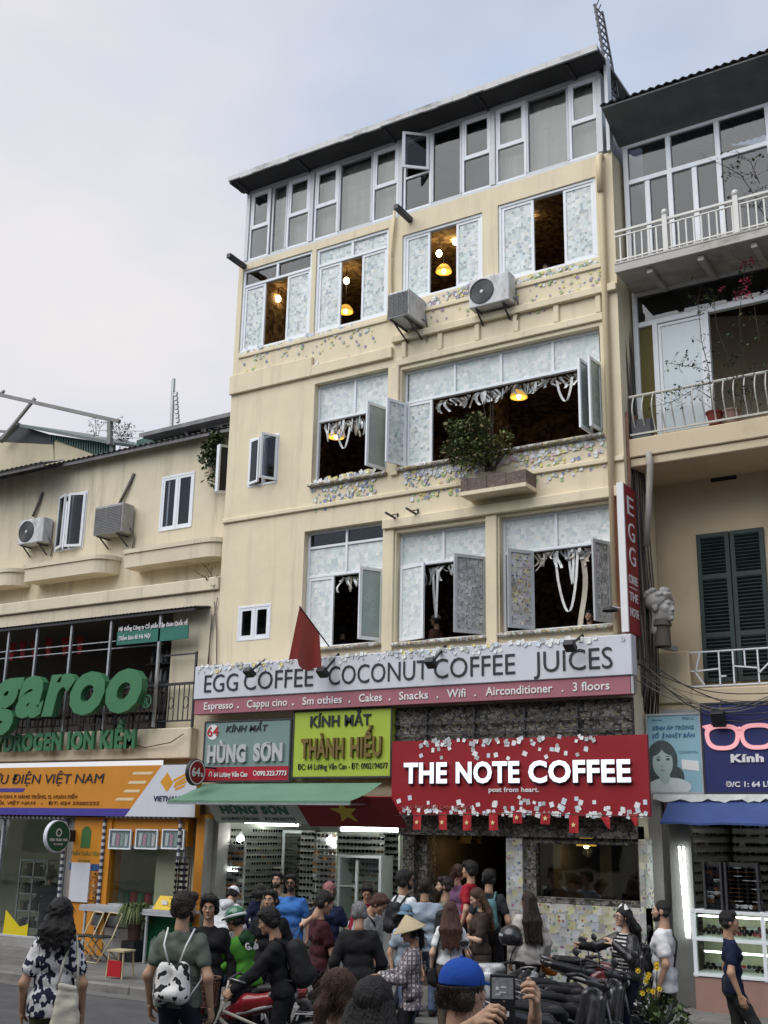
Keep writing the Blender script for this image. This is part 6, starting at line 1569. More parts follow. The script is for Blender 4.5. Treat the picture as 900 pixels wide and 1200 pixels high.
    if top is not None:
        loose = (topkw or {}).get('loose', .010); wr = (topkw or {}).get('wr', .0055)
        S = Field(.03*s); S.wr = wr; S.wf = (topkw or {}).get('wf', 30); S.seed = seed
        torso(S, loose); tl_ = {'short': .62, 'long': 1.0, 'none': .0, 'half': .85}[sleeve]
        S.cap(T(-.08*g,-.0,hem-.47+.02), T(.08*g,-.0,hem-.47+.02), (.104*g+loose)*a)
        S.inline(T(0,0,hem-.475), -up); S.inline(T(0,0,.538), up)
        Ss = Acc()
        for i in (0,1):
            if sleeve == 'none': break
            dv = elb[i]-sh[i]
            if sleeve in ('short','half'): S.cap(sh[i]-dv*.05, sh[i]+dv*(tl_-.06), (.055*g+loose)*a, (.052*g+loose)*a, k=.028)
            else:
                dw = wri[i]-elb[i]; S.cap(sh[i]-dv*.05, sh[i]+dv*.35, (.056*g+loose)*a, (.052*g+loose)*a, k=.035); S.cap(sh[i]+dv*.3, elb[i], (.052*g+loose)*a, (.047*g+loose)*a, k=.008); S.cap(elb[i], wri[i]-dw*.08, (.047*g+loose)*a, (.034+loose*.8)*a, k=.012)
        V_, Q_ = S.mesh(res); Ss.add(V_, Q_)
        Ss.build((topkw or {}).get('name', 'shirt'), top, root)
    if bot is not None:
        Tt = Field(.03*s); Tt.wr = .0035; Tt.wf = 28; Tt.seed = seed+2
        Tt.cap(T(-.075*g,-.004,.06), T(.075*g,-.004,.06), (.106*g)*a); Tt.cap(T(-.07*g,-.012,-.02), T(.07*g,-.012,-.02), (.104*g)*a)
        Tt.plane(T(0,0,.13), up)
        if skirt is None:
            for i in (0,1):
                dk = ank[i]-knees[i]; q = knees[i]+dk*crop_leg*.98
                Tt.cap(hp[i], knees[i], .094*g*a, .068*g*a); Tt.cap(knees[i], q, .068*g*a, (.058 if not fem else .05)*a)
        else:
            zb = gz+skirt; zt = P[2]-.03; nn = 4
            mid = (ank[0]+ank[1])/2
            for q in range(nn):
                t = (q+1)/nn; c_ = P*(1-t)+V3(mid[0],mid[1],zb)*t; w_ = .10+.02*t
                Tt.cap((c_[0]-w_*s,c_[1],c_[2]), (c_[0]+w_*s,c_[1],c_[2]), (.105+.03*t)*s)
            Tt.plane((0,0,zb), (0,0,-1))
        A2 = Acc(); V_, Q_ = Tt.mesh(res); A2.add(V_, Q_); A2.build('trousers' if skirt is None else 'skirt', bot, root)
    if shoes:
        A3 = Acc()
        for i in (0,1):
            Sh = Field(.015); ft = ank[i]; fz = ft[2]-.075*s; sd = (-1,1)[i]
            Sh.cap((ft[0],ft[1]-.04*s,fz+.036*s),(ft[0]+sd*.02,ft[1]+.15*s,fz+.030*s),.040*s,.036*s); Sh.cap((ft[0],ft[1]-.02*s,fz+.07*s),(ft[0],ft[1]-.01*s,fz+.09*s),.042*s,.04*s); Sh.plane((0,0,fz),(0,0,-1)); Sh.plane((0,0,fz+.10*s),(0,0,1))
            V_, Q_ = Sh.mesh(.011); A3.add(V_, Q_)
        A3.build('shoes', {'black': cloth_m('black_shoe', (.02,.02,.022)), 'white': cloth_m('white_shoe', (.45,.45,.45)), 'brown': cloth_m('brown_shoe', (.10,.05,.03))}[shoes], root)
    # --- hair, caps, beard
    hr = min(hres*1.1, .008)
    Hh = Acc()
    def toW(V): return (V*s) @ Rm.T + hc
    if hair in ('short','curly','long','bald','bob','pony','wavy'):
        F = Field(.012); e = {'short': .014, 'curly': .026, 'long': .014, 'bald': .0035, 'bob': .018, 'pony': .010, 'wavy': .028}[hair]
        F.ell((0,-.018,.036),(.076+e,.090+e,.088+e)); F.cap((-.05,-.05,-.02),(.05,-.05,-.02),.036+e*.8)
        for sd in (-1,1): F.cap((sd*.066,-.008,.03),(sd*.066,-.014,-.002 if hair in('short','bald','curly') else -.04),.014+(e*.7 if hair not in ('curly','short') else .002))
        if hair in ('short','curly'): F.cap((-.045,.045,.092),(.045,.045,.095),.026+e*.7)
        F.plane((0,.024,0), V3(0,.817,-.577)) if hair not in ('bald',) else F.plane((0,.030,.0), V3(0,.76,-.65))
        if cap: F.plane((0,0,.034), V3(0,0,1))
        F.strand = hair in ('long','bob','pony','short')
        F.wr = {'short': .0035, 'curly': .0050, 'long': .0022, 'bald': 0, 'bob': .002, 'pony': .0016, 'wavy': .0050}[hair]; F.wf = {'curly': 150, 'wavy': 80}.get(hair, 130); F.seed = seed
        V_, Q_ = F.mesh(hr); Hh.add(toW(V_), Q_)
    if hair in ('long','bob','wavy'):
        LL = {'long': longh, 'bob': .13, 'wavy': .24}[hair]
        F = Field(.03); F.wr = .0035 if hair != 'wavy' else .006; F.wf = 110 if hair != 'wavy' else 60; F.seed = seed; F.strand = hair != 'wavy'
        c0 = toW(V3(0,-.075,.03)); 
        down = V3(0,-.06,-1.0) if lean < 15 else V3(0,-.1,-1)
        for q in (-1,-.5,0,.5,1):
            st = toW(V3(q*.06,-.05-.02*(1-abs(q)),.01)); en = st+down*(LL+.02*math.sin(q*7+seed))*s+V3(q*.035,-.03,0)*s
            en[1] = min(en[1], (T(0,-.13,.3))[1]-.02)
            F.cap(st, (st+en)/2+V3(q*.03,-.02,0), .045*s, .046*s); F.cap((st+en)/2+V3(q*.03,-.02,0), en, .046*s, .022*s)
        V_, Q_ = F.mesh(.009); Hh.add(V_, Q_)
    if hair == 'pony':
        F = Field(.015); a0 = toW(V3(0,-.10,.02)); F.cap(a0, a0+V3(0,-.05,-.05)*s, .03*s, .034*s); F.cap(a0+V3(0,-.05,-.05)*s, a0+V3(0,-.06,-.17)*s, .034*s, .03*s); F.cap(a0+V3(0,-.06,-.17)*s, a0+V3(.02,-.05,-.24)*s, .03*s, .012*s); F.wr = .003; F.wf = 120; F.seed = seed; F.strand = True
        V_, Q_ = F.mesh(.008); Hh.add(V_, Q_)
    if beard:
        F = Field(.012); F.ell((0,.030,-.064),(.054,.064,.048)); F.cap((0,.076,-.090),(0,.070,-.086),.024); F.cap((-.060,.012,-.02),(-.043,.042,-.062),.014); F.cap((.060,.012,-.02),(.043,.042,-.062),.014); F.plane((0,.06,-.036), V3(0,.35,.94)); F.wr = .002; F.wf = 120
        V_, Q_ = F.mesh(hr); Hh.add(toW(V_), Q_)
        F = Field(.006); F.cap((-.024,.092,-.041),(.024,.092,-.041),.007); V_, Q_ = F.mesh(.006); Hh.add(toW(V_), Q_)
    if Hh.v and hair != 'bald':
        HV = np.concatenate(Hh.v); rs = np.random.RandomState(int(seed*1000)); ns = int((500 if d < 9 else 260)*(1.6 if hair in ('long','wavy','pony','bob') else 1.0))
        sel = HV[rs.randint(0, len(HV), ns)]; nrm = sel-hc; nrm /= np.linalg.norm(nrm, axis=1)[:,None]+1e-9
        dn = np.array((0,0,-1.0)); LL_ = {'short': .022, 'curly': .026, 'wavy': .07, 'long': .12, 'bob': .07, 'pony': .07}[hair]*s; sv = []; sf_ = []
        for p_, n_ in zip(sel, nrm):
            r_ = rs.normal(size=3)
            if hair == 'curly': dd = n_*.5+r_*.6
            elif hair == 'short': dd = n_*.35+r_*.35+np.array((0,-.4,-.3))
            elif hair == 'pony': dd = np.array((0,-.8,-.5))*.8+r_*.12+n_*.05
            else: dd = dn+r_*.14+n_*(.10 if hair != 'wavy' else .25)
            dd /= np.linalg.norm(dd); sd_ = np.cross(dd, r_); sd_ /= np.linalg.norm(sd_)+1e-9; L_ = LL_*rs.uniform(.5,1.4); w_ = (.0011 if d < 9 else .0022)*s; k0 = len(sv); bend = r_*.10*L_
            sv += [p_-n_*.003-sd_*w_, p_-n_*.003+sd_*w_, p_+dd*L_*.5+bend+sd_*w_, p_+dd*L_*.5+bend-sd_*w_, p_+dd*L_]; sf_ += [(k0,k0+1,k0+2,k0+3),(k0+3,k0+2,k0+4)]
        Hh.add(np.array(sv), sf_)
    if Hh.v: Hh.build('hair', hair_m(hairc), root)
    if cap:
        kind, cm_ = cap; C = Acc()
        if kind in ('cap','capback','bucket'):
            F = Field(.012); F.ell((0,-.012,.048),(.088,.104,.088)); F.plane((0,0,.030), V3(0,-.05,-1))
            V_, Q_ = F.mesh(hr); C.add(toW(V_), Q_)
            sgn = -1 if kind == 'capback' else 1
            if kind == 'bucket':
                o = MB(); o.lathe([(.085,.045),(.095,.03),(.135,-.005),(.137,-.01),(.09,.028)], (0,-.012,0), 24); C.add(toW(np.array(o.v)), o.f)
            else:
                F = Field(.008); 
                for q in (-.05,-.025,0,.025,.05): F.cap((q,-.012+sgn*.085,.036),(q*.9,-.012+sgn*(.165-abs(q)*.5),.022),.006)
                V_, Q_ = F.mesh(.0055); C.add(toW(V_), Q_)
                F = Field(0); F.ell((0,-.012,.136),(.010,.010,.008)); V_, Q_ = F.mesh(.004); C.add(toW(V_), Q_)
            C.build('cap', cm_, root)
        elif kind == 'cone':
            o = MB(); o.lathe([(.004,.185),(.06,.140),(.13,.075),(.20,.012),(.205,.002),(.198,.002),(.12,.070),(.05,.13)], (0,-.01,.02), 32); C.add(toW(np.array(o.v)), o.f); C.build('conical_hat', cm_, root)
        elif kind == 'helmet':
            F = Field(.012); F.ell((0,-.014,.046),(.108,.126,.108)); F.plane((0,0,.0), V3(0,-.15,-1)); V_, Q_ = F.mesh(hr); C.add(toW(V_), Q_)
            F = Field(.008)
            for q in (-.06,-.03,0,.03,.06): F.cap((q,.085,.05),(q*.9,.165-abs(q)*.5,.035),.007)
            V_, Q_ = F.mesh(.006); C.add(toW(V_), Q_)
            hl = C.build('helmet', cm_[0], root)
            o = MB(); o.lathe([(.110,.060),(.1125,.058),(.1135,.035),(.1115,.033)], (0,-.016,0), 36); o2 = Acc(); vv = np.array(o.v); vv[:,1] = (vv[:,1]+.016)*1.155-.016; o2.add(toW(vv), o.f); o2.build('helmet_band', cm_[1], root)
    if glasses_:
        o = MB()
        for sd in (-1,1): o.lathe([(.020,0),(.024,.002),(.024,.005),(.020,.006)], (sd*.031,.100,.010), 16, ax=(0,1,0)); o.tube([(sd*.054,.098,.013),(sd*.078,.01,.012)], .002, 5)
        if glasses_ == 'dark':
            for sd in (-1,1): o.ell((sd*.031,.101,.010), .024,.003,.019, 12, 6)
        o.tube([(-.010,.103,.014),(.010,.103,.014)], .002, 5)
        C = Acc(); C.add(toW(np.array(o.v)), o.f); C.build('eyeglasses', m_black, root)
    bpy.context.view_layer.update()
    info = dict(root=root, T=lambda x,y,z: root.matrix_basis @ Vector(T(x,y,z)), hands=[root.matrix_basis @ Vector(w) for w in hands_w], fa=fa, s=s, up=up, h=h, wri=[root.matrix_basis @ Vector(w) for w in wri], elb=[root.matrix_basis @ Vector(w) for w in elb])
    return info
def field_thing(F, res, name, mats, parent):
    A = Acc(); V_, Q_ = F.mesh(res); A.add(V_, Q_); return A.build(name, mats, parent)
def backpack(P, label, m, W=.15, Hh=.42, D=.10, y=-.19, zc=.27, strap=True, name='backpack', res=.014):
    """worn on the back of figure P; its own thing"""
    r = P['root']; t = thing(name, label, 'bag', r.location, P['fa'])
    inv = t.matrix_basis.inverted(); bpy.context.view_layer.update(); inv = t.matrix_basis.inverted()
    L = lambda x, yy, z: np.array(inv @ P['T'](x, yy, z))
    F = Field(.05); F.wr = .003; F.wf = 30
    for sx_ in (-1,1):
        F.cap(L(sx_*(W-D*.8), y, zc-Hh/2+D), L(sx_*(W-D*.9), y+.02, zc+Hh/2-D), D, D*.85)
    F.cap(L(-W*.4, y-.07, zc-Hh*.25), L(W*.4, y-.07, zc-Hh*.25), D*.6)
    field_thing(F, res, 'bag_body', m, t)
    if strap:
        for sx_ in (-1,1):
            S = Field(.01); pts = [L(sx_*.085,-.13,zc+Hh*.38), L(sx_*.095,-.03,.545), L(sx_*.10,.085,.46), L(sx_*.115,.13,.33), L(sx_*.14,.06,.18), L(sx_*.13,-.12,.12)]
            for a_, b_ in zip(pts, pts[1:]): S.cap(a_, b_, .016)
            field_thing(S, .010, 'strap', m, t)
    return t
# ------------------------------------------------------------------ people in the street
c_ = cloth_m
BLK = c_('black_cloth', (.014,.014,.016)); NAVY = c_('navy_cloth', (.012,.017,.045)); DJ = c_('dark_denim', (.022,.026,.045)); JEAN = c_('blue_denim', (.10,.14,.22)); JEAN2 = c_('mid_denim', (.05,.085,.19)); WHT = c_('white_cotton', (.66,.67,.69)); GREY = c_('grey_cotton', (.33,.34,.35)); GBLUE = c_('grey_blue_cotton', (.30,.36,.42))
def pattern_bw(name, a, b, sc, ratio=.5, stretch=(1,1,1)):
    if name in _M: return _M[name]
    m = c_(name, a); N = m.node_tree.nodes; L = m.node_tree.links; bs = N['Principled BSDF']
    tcn = N.new('ShaderNodeTexCoord'); mp = N.new('ShaderNodeMapping'); mp.inputs['Scale'].default_value = stretch
    nz = N.new('ShaderNodeTexNoise'); nz.inputs['Scale'].default_value = sc; nz.inputs['Detail'].default_value = 1.5
    gt = N.new('ShaderNodeMath'); gt.operation = 'GREATER_THAN'; gt.inputs[1].default_value = ratio
    mxn = N.new('ShaderNodeMixRGB'); mxn.inputs['Color1'].default_value = (*a,1); mxn.inputs['Color2'].default_value = (*b,1)
    L.new(tcn.outputs['Object'], mp.inputs['Vector']); L.new(mp.outputs['Vector'], nz.inputs['Vector']); L.new(nz.outputs['Fac'], gt.inputs[0]); L.new(gt.outputs[0], mxn.inputs['Fac']); L.new(mxn.outputs['Color'], bs.inputs['Base Color'])
    return m
def stripes_m(name, a, b, sx=0, sz=0, ratio=.5, second=None):
    if name in _M: return _M[name]
    m = c_(name, a); N = m.node_tree.nodes; L = m.node_tree.links; bs = N['Principled BSDF']
    tcn = N.new('ShaderNodeTexCoord'); sp = N.new('ShaderNodeSeparateXYZ'); L.new(tcn.outputs['Object'], sp.inputs[0])
    col = None
    def band(ax, f, src, colr):
        mu = N.new('ShaderNodeMath'); mu.operation = 'MULTIPLY'; mu.inputs[1].default_value = f; L.new(sp.outputs[ax], mu.inputs[0])
        fr = N.new('ShaderNodeMath'); fr.operation = 'FRACT'; L.new(mu.outputs[0], fr.inputs[0])
        lt = N.new('ShaderNodeMath'); lt.operation = 'LESS_THAN'; lt.inputs[1].default_value = ratio; L.new(fr.outputs[0], lt.inputs[0])
        mm = N.new('ShaderNodeMixRGB'); mm.inputs['Color2'].default_value = (*colr,1); L.new(lt.outputs[0], mm.inputs['Fac'])
        if src is None: mm.inputs['Color1'].default_value = (*a,1)
        else: L.new(src, mm.inputs['Color1'])
        return mm.outputs['Color']
    if sz: col = band(2, sz, col, b)
    if sx: col = band(0, sx, col, second or b); col = band(1, sx, col, second or b)
    L.new(col, bs.inputs['Base Color']); return m
P = {}
# left woman in a printed shirt, seen from behind
P['w1'] = person(72, 1055, 10.2, -8, 'person in a black and white printed shirt walking away at the left', 0, pattern_bw('bw_print', (.62,.62,.64), (.02,.022,.045), 15, .50, (1.3,1.3,1)), c_('olive_trousers', (.075,.07,.045)), fem=True, hair='wavy', hairc='black', build=.98, legs='walk', hem=.40, topkw=dict(loose=.022, wr=.005), res=.012)
# man in grey-green T-shirt with drawstring bag
P['m1'] = person(217, 1047, 10.6, -22, 'bearded person in a grey green T-shirt with a patterned drawstring bag', 0, c_('sage_cotton', (.105,.13,.105)), DJ, hair='curly', hairc='dkbrown', beard=True, skin='olive', hyaw=-32, build=1.02, res=.012, hem=.42)
P['m2'] = person(246, 1050, 12.4, 172, 'person in a dark jacket looking out beside the green rider', 0, BLK, BLK, sleeve='long', skin='tan', hair='curly', hpitch=-4)
P['rider'] = person(274, 1065, 12.6, 58, 'rider in a bright green jacket and green helmet on a red motorbike', 0, [c_('bright_green_jacket', (.075,.26,.035))], BLK, sleeve='long', h=1.68, seat=.80, legs='sit', lean=16, handL=(-.25,.50,.22), handR=(.25,.50,.22), hsL='grip', hsR='grip', hair='short', cap=('helmet', (mat('green_helmet', (.02,.13,.06), .25, .08, 3, coat=.6), m_whitel)), topkw=dict(loose=.022, wr=.006, name='jacket'), skin='tan', feet=((-.22,.25,-.42),(.22,.25,-.42)))
P['hood'] = person(276, 1040, 18.2, -30, 'person in a white hooded sweatshirt and white cap bending over the counter', PZ, c_('pale_hoodie', (.50,.51,.52)), DJ, h=1.70, lean=34, sleeve='long', cap=('capback', WHT), handL=(-.2,.40,.25), handR=(.2,.42,.25), topkw=dict(loose=.026, wr=.006, name='sweatshirt'))
P['sel'] = person(305, 1036, 18.8, 0, 'person in navy with black hair inside the eyewear shop', PZ, NAVY, BLK, sleeve='long', fem=True, hair='bob')
P['blue'] = person(342, 1025, 16.6, 165, 'bearded person in a bright blue polo shirt and dark glasses', PZ, c_('bright_blue_cotton', (.045,.15,.42)), JEAN2, skin='dark', beard=True, glasses_='dark', build=1.06, hem=.40)
P['beh'] = person(326, 1022, 17.6, 160, 'dark haired person half hidden behind the blue polo shirt', PZ, c_('khaki_cotton', (.16,.13,.09)), BLK, beard=True, skin='olive')
P['blk'] = person(318, 1043, 14.2, 168, 'person in a black zipped jacket facing the street', 0, BLK, BLK, sleeve='long', skin='tan', hair='short', hyaw=-14, topkw=dict(name='jacket'))
P['cyc'] = person(312, 1066, 11.6, 84, 'person in black with a black backpack sitting on the city bicycle', 0, BLK, BLK, sleeve='long', h=1.70, seat=.86, lean=14, legs='sit', hair='curly', hairc='black', handL=(-.22,.46,.18), handR=(.22,.46,.18), hsL='grip', hsR='grip', feet=((-.12,.22,-.62),(.16,.05,-.78)), topkw=dict(loose=.018), res=.013, hpitch=-6)
P['maroon'] = person(384, 1044, 13.4, -72, 'person in a maroon polo shirt with a grey waist pouch', 0, c_('maroon_cotton', (.050,.014,.020)), BLK, skin='tan', handL=(-.12,.30,.12), handR=(.1,.32,.14), hpitch=-22, build=1.04, res=.013)
P['pinkcap'] = person(386, 1034, 15.6, 175, 'person in navy with a small pink cap behind the maroon shirt', PZ, NAVY, BLK, cap=('cap', c_('dull_pink_cap', (.28,.12,.12))), skin='fair', handR=(.16,.20,.42))
P['grey'] = person(421, 1057, 13.0, 4, 'grey haired person in a black sweater seen from behind', 0, c_('black_sweater', (.020,.020,.022)), NAVY, sleeve='long', hair='short', hairc='grey', build=1.02, hpitch=-12, hem=.40, topkw=dict(loose=.02, wr=.004, name='sweater'), res=.013, handL=(-.25,.18,.0), handR=(.25,.18,.0))
P['red'] = person(430, 1035, 16.6, 178, 'person in a dark red shirt looking down in the eyewear shop', PZ, c_('crimson_cotton', (.20,.014,.030)), BLK, sleeve='long', hpitch=-26, handL=(-.12,.28,.08), handR=(.12,.28,.08))
P['bend'] = person(450, 1050, 14.6, -118, 'stooping person in a pale grey T-shirt with a dark shoulder strap', PZ, c_('pale_grey_cotton', (.36,.365,.37)), BLK, h=1.74, lean=26, sleeve='half', hairc='redbrown', build=1.14, hpitch=-14, handL=(-.1,.36,.1), handR=(.12,.36,.1), topkw=dict(loose=.026, wr=.006))
P['buck'] = person(476, 1060, 14.2, -150, 'person with a light blue bucket hat behind the conical hat', PZ, GBLUE, JEAN, fem=True, cap=('bucket', c_('light_blue_hat', (.12,.20,.28))), hair='bob')
P['cone'] = person(478, 1067, 12.3, 92, 'person in a woven conical hat and plaid shirt holding a plastic bag', 0, stripes_m('plaid_shirt', (.44,.42,.41), (.20,.16,.16), 22, 22, .38, (.13,.11,.13)), BLK, fem=True, sleeve='long', cap=('cone', mat('woven_straw', (.46,.38,.24), .8, .10, 4, .4, 60, stretch=(1,1,8))), hair='pony', h=1.53, handL=(-.08,.36,.18), handR=(.10,.38,.2), hpitch=-16, topkw=dict(loose=.026, wr=.005), hem=.33, res=.012)
P['wbp'] = person(474, 1021, 15.9, -52, 'tall person with bushy hair and a white T-shirt wearing a black backpack', PZ, WHT, DJ, hair='curly', skin='tan', glasses_='clear', beard=True, hyaw=-15)
P['gbt'] = person(498, 1029, 15.4, -6, 'person in a grey blue T-shirt and jeans standing with back turned', PZ, GBLUE, JEAN, hair='short', hairc='dkbrown', build=1.06, hem=.40, topkw=dict(loose=.016))
P['beige'] = person(521, 1028, 15.9, 96, 'bearded person in a brown grey T-shirt seen in profile', PZ, c_('taupe_cotton', (.17,.15,.115)), DJ, beard=True, skin='olive', hairc='dkbrown')
P['wlong'] = person(528, 1057, 13.8, 2, 'long haired person in a white T-shirt and brown trousers seen from behind', PZ, WHT, c_('brown_trousers', (.085,.062,.048)), fem=True, hair='long', hairc='redbrown', hem=.52, longh=.46, res=.013, skin='fair')
P['pur'] = person(537, 1013, 17.6, -40, 'person in a dusty purple top in the coffee doorway', PZ+.16, c_('dusty_purple', (.17,.085,.16)), BLK, fem=True, hair='pony', hairc='brown', skin='fair', handL=(-.1,.2,.48))
P['redt'] = person(551, 1010, 17.3, 70, 'curly haired person in a red T-shirt in the coffee doorway', PZ+.16, c_('red_cotton', (.30,.016,.03)), BLK, hair='curly', skin='olive')
P['teal'] = person(573, 1019, 16.7, -10, 'person with a teal backpack entering the coffee shop', PZ, c_('charcoal_cotton', (.03,.032,.036)), BLK, hair='short')
P['brown'] = person(556, 1040, 14.9, 105, 'long haired person in a dark brown dress looking at a phone', PZ, c_('dark_brown_dress', (.045,.030,.026)), c_('dark_brown_dress', (.045,.03,.026)), fem=True, hair='long', hairc='brown', longh=.40, sleeve='half', skirt=.55, handL=(-.08,.30,.22), handR=(.10,.30,.22), hpitch=-24, skin='fair')
P['cream'] = person(619, 1046, 14.9, 20, 'long haired person in a loose cream blouse beside the parked motorbikes', PZ, c_('cream_linen', (.42,.39,.36)), c_('dark_skirt', (.03,.03,.03)), fem=True, hair='long', hairc='dkbrown', longh=.52, sleeve='long', topkw=dict(loose=.035, wr=.007), hem=.38, hyaw=25)
P['leath'] = person(731, 1063, 12.9, 128, 'person in a black leather jacket and striped top pointing left', PZ, stripes_m('striped_top', (.02,.02,.022), (.50,.49,.47), 0, 26, .42), c_('navy_jeans', (.014,.017,.035)), fem=True, hair='long', longh=.26, hairc='black', sleeve='none', skin='fair', handR=(.27,.47,.38), handL=(-.12,.24,.42), hsR='point', glasses_='clear', res=.012, hyaw=-12)
P['wtee'] = person(776, 1055, 13.2, 84, 'bearded person in a white T-shirt with a black sling bag facing left', 0, c_('clean_white_cotton', (.68,.68,.69)), c_('black_jeans', (.016,.016,.018)), hair='bald', beard=True, skin='olive', hem=.36, topkw=dict(loose=.028, wr=.006), res=.012, build=1.02)
P['navy'] = person(853, 1068, 13.0, -84, 'person in a navy polo shirt walking off to the right', 0, c_('navy_polo', (.010,.016,.040)), c_('charcoal_trousers', (.03,.03,.03)), legs='walk', skin='tan', build=1.04, res=.012, hem=.42)
P['fgb'] = person(398, 1136, 5.7, -30, 'brown haired person with the hair tied low in the nearest row', 0, c_('dark_top', (.03,.03,.035)), BLK, fem=True, hair='pony', hairc='brown', skin='fair', hres=.0045, res=.016, hyaw=-12, shoes=None)
P['fgk'] = person(438, 1147, 5.2, -14, 'person with long straight black hair in the nearest row', 0, BLK, BLK, fem=True, hair='long', longh=.3, hairc='black', hres=.005, shoes=None)
P['cap'] = person(541, 1126, 5.2, -16, 'person in a bright blue baseball cap photographing with raised hands', 0, c_('white_tee', (.5,.5,.5)), BLK, hair='short', hairc='dkbrown', skin='olive', cap=('capback' if False else 'cap', c_('royal_blue_cap', (.018,.07,.34))), handL=dep(562,1196,4.72), handR=dep(627,1192,4.70), hsL='phone', hsR='phone', hres=.0045, hyaw=-28, shoes=None)
P['win1'] = person(640, 303, (FY+.6,), 150, 'person whose head shows at the foot of the rightmost third storey window', 10.45*K, BLK, BLK, h=1.42, skin='fair', hair='bald')
P['win2'] = person(511, 738, (FY+.5,), 60, 'person in a grey cap leaning at the middle first storey window', 4.40*K, c_('brown_shirt', (.10,.05,.04)), BLK, h=1.50, cap=('cap', c_('grey_cap', (.25,.22,.2))), skin='tan')
P['win3'] = person(402, 712, (FY+.9,), 20, 'dark seated figure in the left first storey window', 4.40*K, BLK, BLK, h=1.55, skin='tan')
P['win4'] = person(690, 700, (FY+.6,), 160, 'person resting both arms on the sill of the right first storey window', 4.40*K, BLK, BLK, h=1.35, skin='fair', hair='short', handL=(-.30,.30,.32), handR=(.30,.30,.32))
P['post'] = person(59, 1022, (GY+.9,), 0, 'dark figure standing behind the post office glass', PZ, BLK, BLK, sleeve='long')

# -- things they wear or carry
m_nyl = c_('black_nylon', (.016,.016,.018), rough=.6); 
backpack(P['cyc'], 'big black backpack worn by the cyclist', m_nyl, W=.17, Hh=.5, D=.12, y=-.22)
backpack(P['wbp'], 'black backpack worn over a white T-shirt', m_nyl, W=.14, Hh=.42, D=.09)
backpack(P['teal'], 'teal backpack in the coffee doorway', c_('teal_nylon', (.09,.19,.20)), W=.14, Hh=.44, D=.10)
backpack(P['gbt'], 'black backpack hanging at the right of the grey blue T-shirt', m_nyl, W=.12, Hh=.46, D=.09, y=-.13, strap=False).location += Vector((.30,.02,-.03))
backpack(P['m1'], 'black and white patterned drawstring bag on the back of the bearded man', pattern_bw('bag_print', (.02,.02,.02), (.62,.62,.60), 13, .47), W=.15, Hh=.36, D=.085, y=-.16, zc=.15, name='drawstring_bag', strap=False)
t = bpy.data.objects['drawstring_bag']; 
o = MB(); Tm = P['m1']['T']
for sd in (-1,1): o.tube([Tm(sd*.05,-.15,.30), Tm(sd*.10,-.145,.44), Tm(sd*.12,-.03,.56)], .009, 6); o.tube([Tm(sd*.14,-.14,.03), Tm(sd*.20,-.02,.16), Tm(sd*.19,.05,.3)], .007, 6)
def build_on(o, name, m, t):
    bpy.context.view_layer.update(); inv = t.matrix_basis.inverted(); o.v = [tuple(inv @ Vector(p)) for p in o.v]; o.local = True; return o.build(name, m, t, smooth=True)
build_on(o, 'drawstring', m_whitel, t)
# tote bag of the left woman
def hung_bag(Pn, label, m, x, y, z, W, Hh, D, name, strapto, sm=None, res=.012, wr=.006):
    r = Pn['root']; t = thing(name, label, 'bag', r.location, Pn['fa']); bpy.context.view_layer.update(); inv = t.matrix_basis.inverted()
    L = lambda a, b, c: np.array(inv @ Pn['T'](a, b, c))
    F = Field(.03); F.wr = wr; F.wf = 24
    for q in range(7):
        t_ = q/6; rr = D*(.54-.36*t_**1.3)*(.8 if q == 0 else 1); ww = W*(1-.38*t_); F.cap(L(x-ww*.5+rr,y,z-Hh*.5+rr*.6+(Hh-.02)*t_), L(x+ww*.5-rr,y,z-Hh*.5+rr*.6+(Hh-.02)*t_-.02), rr, k=.04)
    field_thing(F, res, 'bag_body', m, t)
    o = MB()
    for q in strapto: o.tube([Pn['T'](*p_) for p_ in q], .011, 6)
    build_on(o, 'strap', sm or m, t); return t
hung_bag(P['w1'], 'cream cotton tote bag hanging at the side of the printed shirt', c_('cream_canvas', (.48,.45,.37)), .14, -.17, -.02, .26, .42, .13, 'tote_bag', [[(.05,-.17,.15),(.08,-.155,.35),(.13,-.02,.56),(.16,.05,.5)], [(.22,-.17,.15),(.20,-.14,.38),(.15,-.0,.565)]])
hung_bag(P['maroon'], 'grey pouch bag on the hip of the maroon shirt', c_('grey_pouch', (.05,.05,.052)), .20, .06, -.02, .20, .22, .09, 'pouch_bag', [[(.15,.06,.08),(.1,-.1,.35),(-.1,-.05,.55)]])
hung_bag(P['bend'], 'dark shoulder bag strapped over the pale grey T-shirt', NAVY, -.20, -.05, .05, .2, .25, .1, 'shoulder_bag', [[(-.17,.08,.16),(-.10,.15,.33),(.06,.10,.50),(.12,-.02,.555)],[(-.18,-.1,.16),(-.06,-.13,.40),(.10,-.06,.56)]])
hung_bag(P['cone'], 'white plastic bag hanging from the arm under the conical hat', mat('white_plastic_bag', (.50,.50,.50), .35, .12, 6, .5, 14), -.08, .30, -.18, .24, .30, .14, 'plastic_bag', [[(-.10,.30,-.03),(-.09,.33,.14)]], wr=.012)
hung_bag(P['wtee'], 'black sling bag across the chest of the white T-shirt', m_nyl, -.04, .17, .18, .16, .22, .07, 'sling_bag', [[(-.02,.16,.28),(.08,.10,.50),(.10,-.04,.57),(.0,-.15,.40),(-.15,-.12,.15)]])
hung_bag(P['wlong'], 'small black shoulder pouch beside the white T-shirt', m_nyl, -.24, .0, -.10, .13, .2, .07, 'shoulder_bag', [[(-.22,-.02,.0),(-.17,-.12,.3),(-.10,-.03,.55)]])
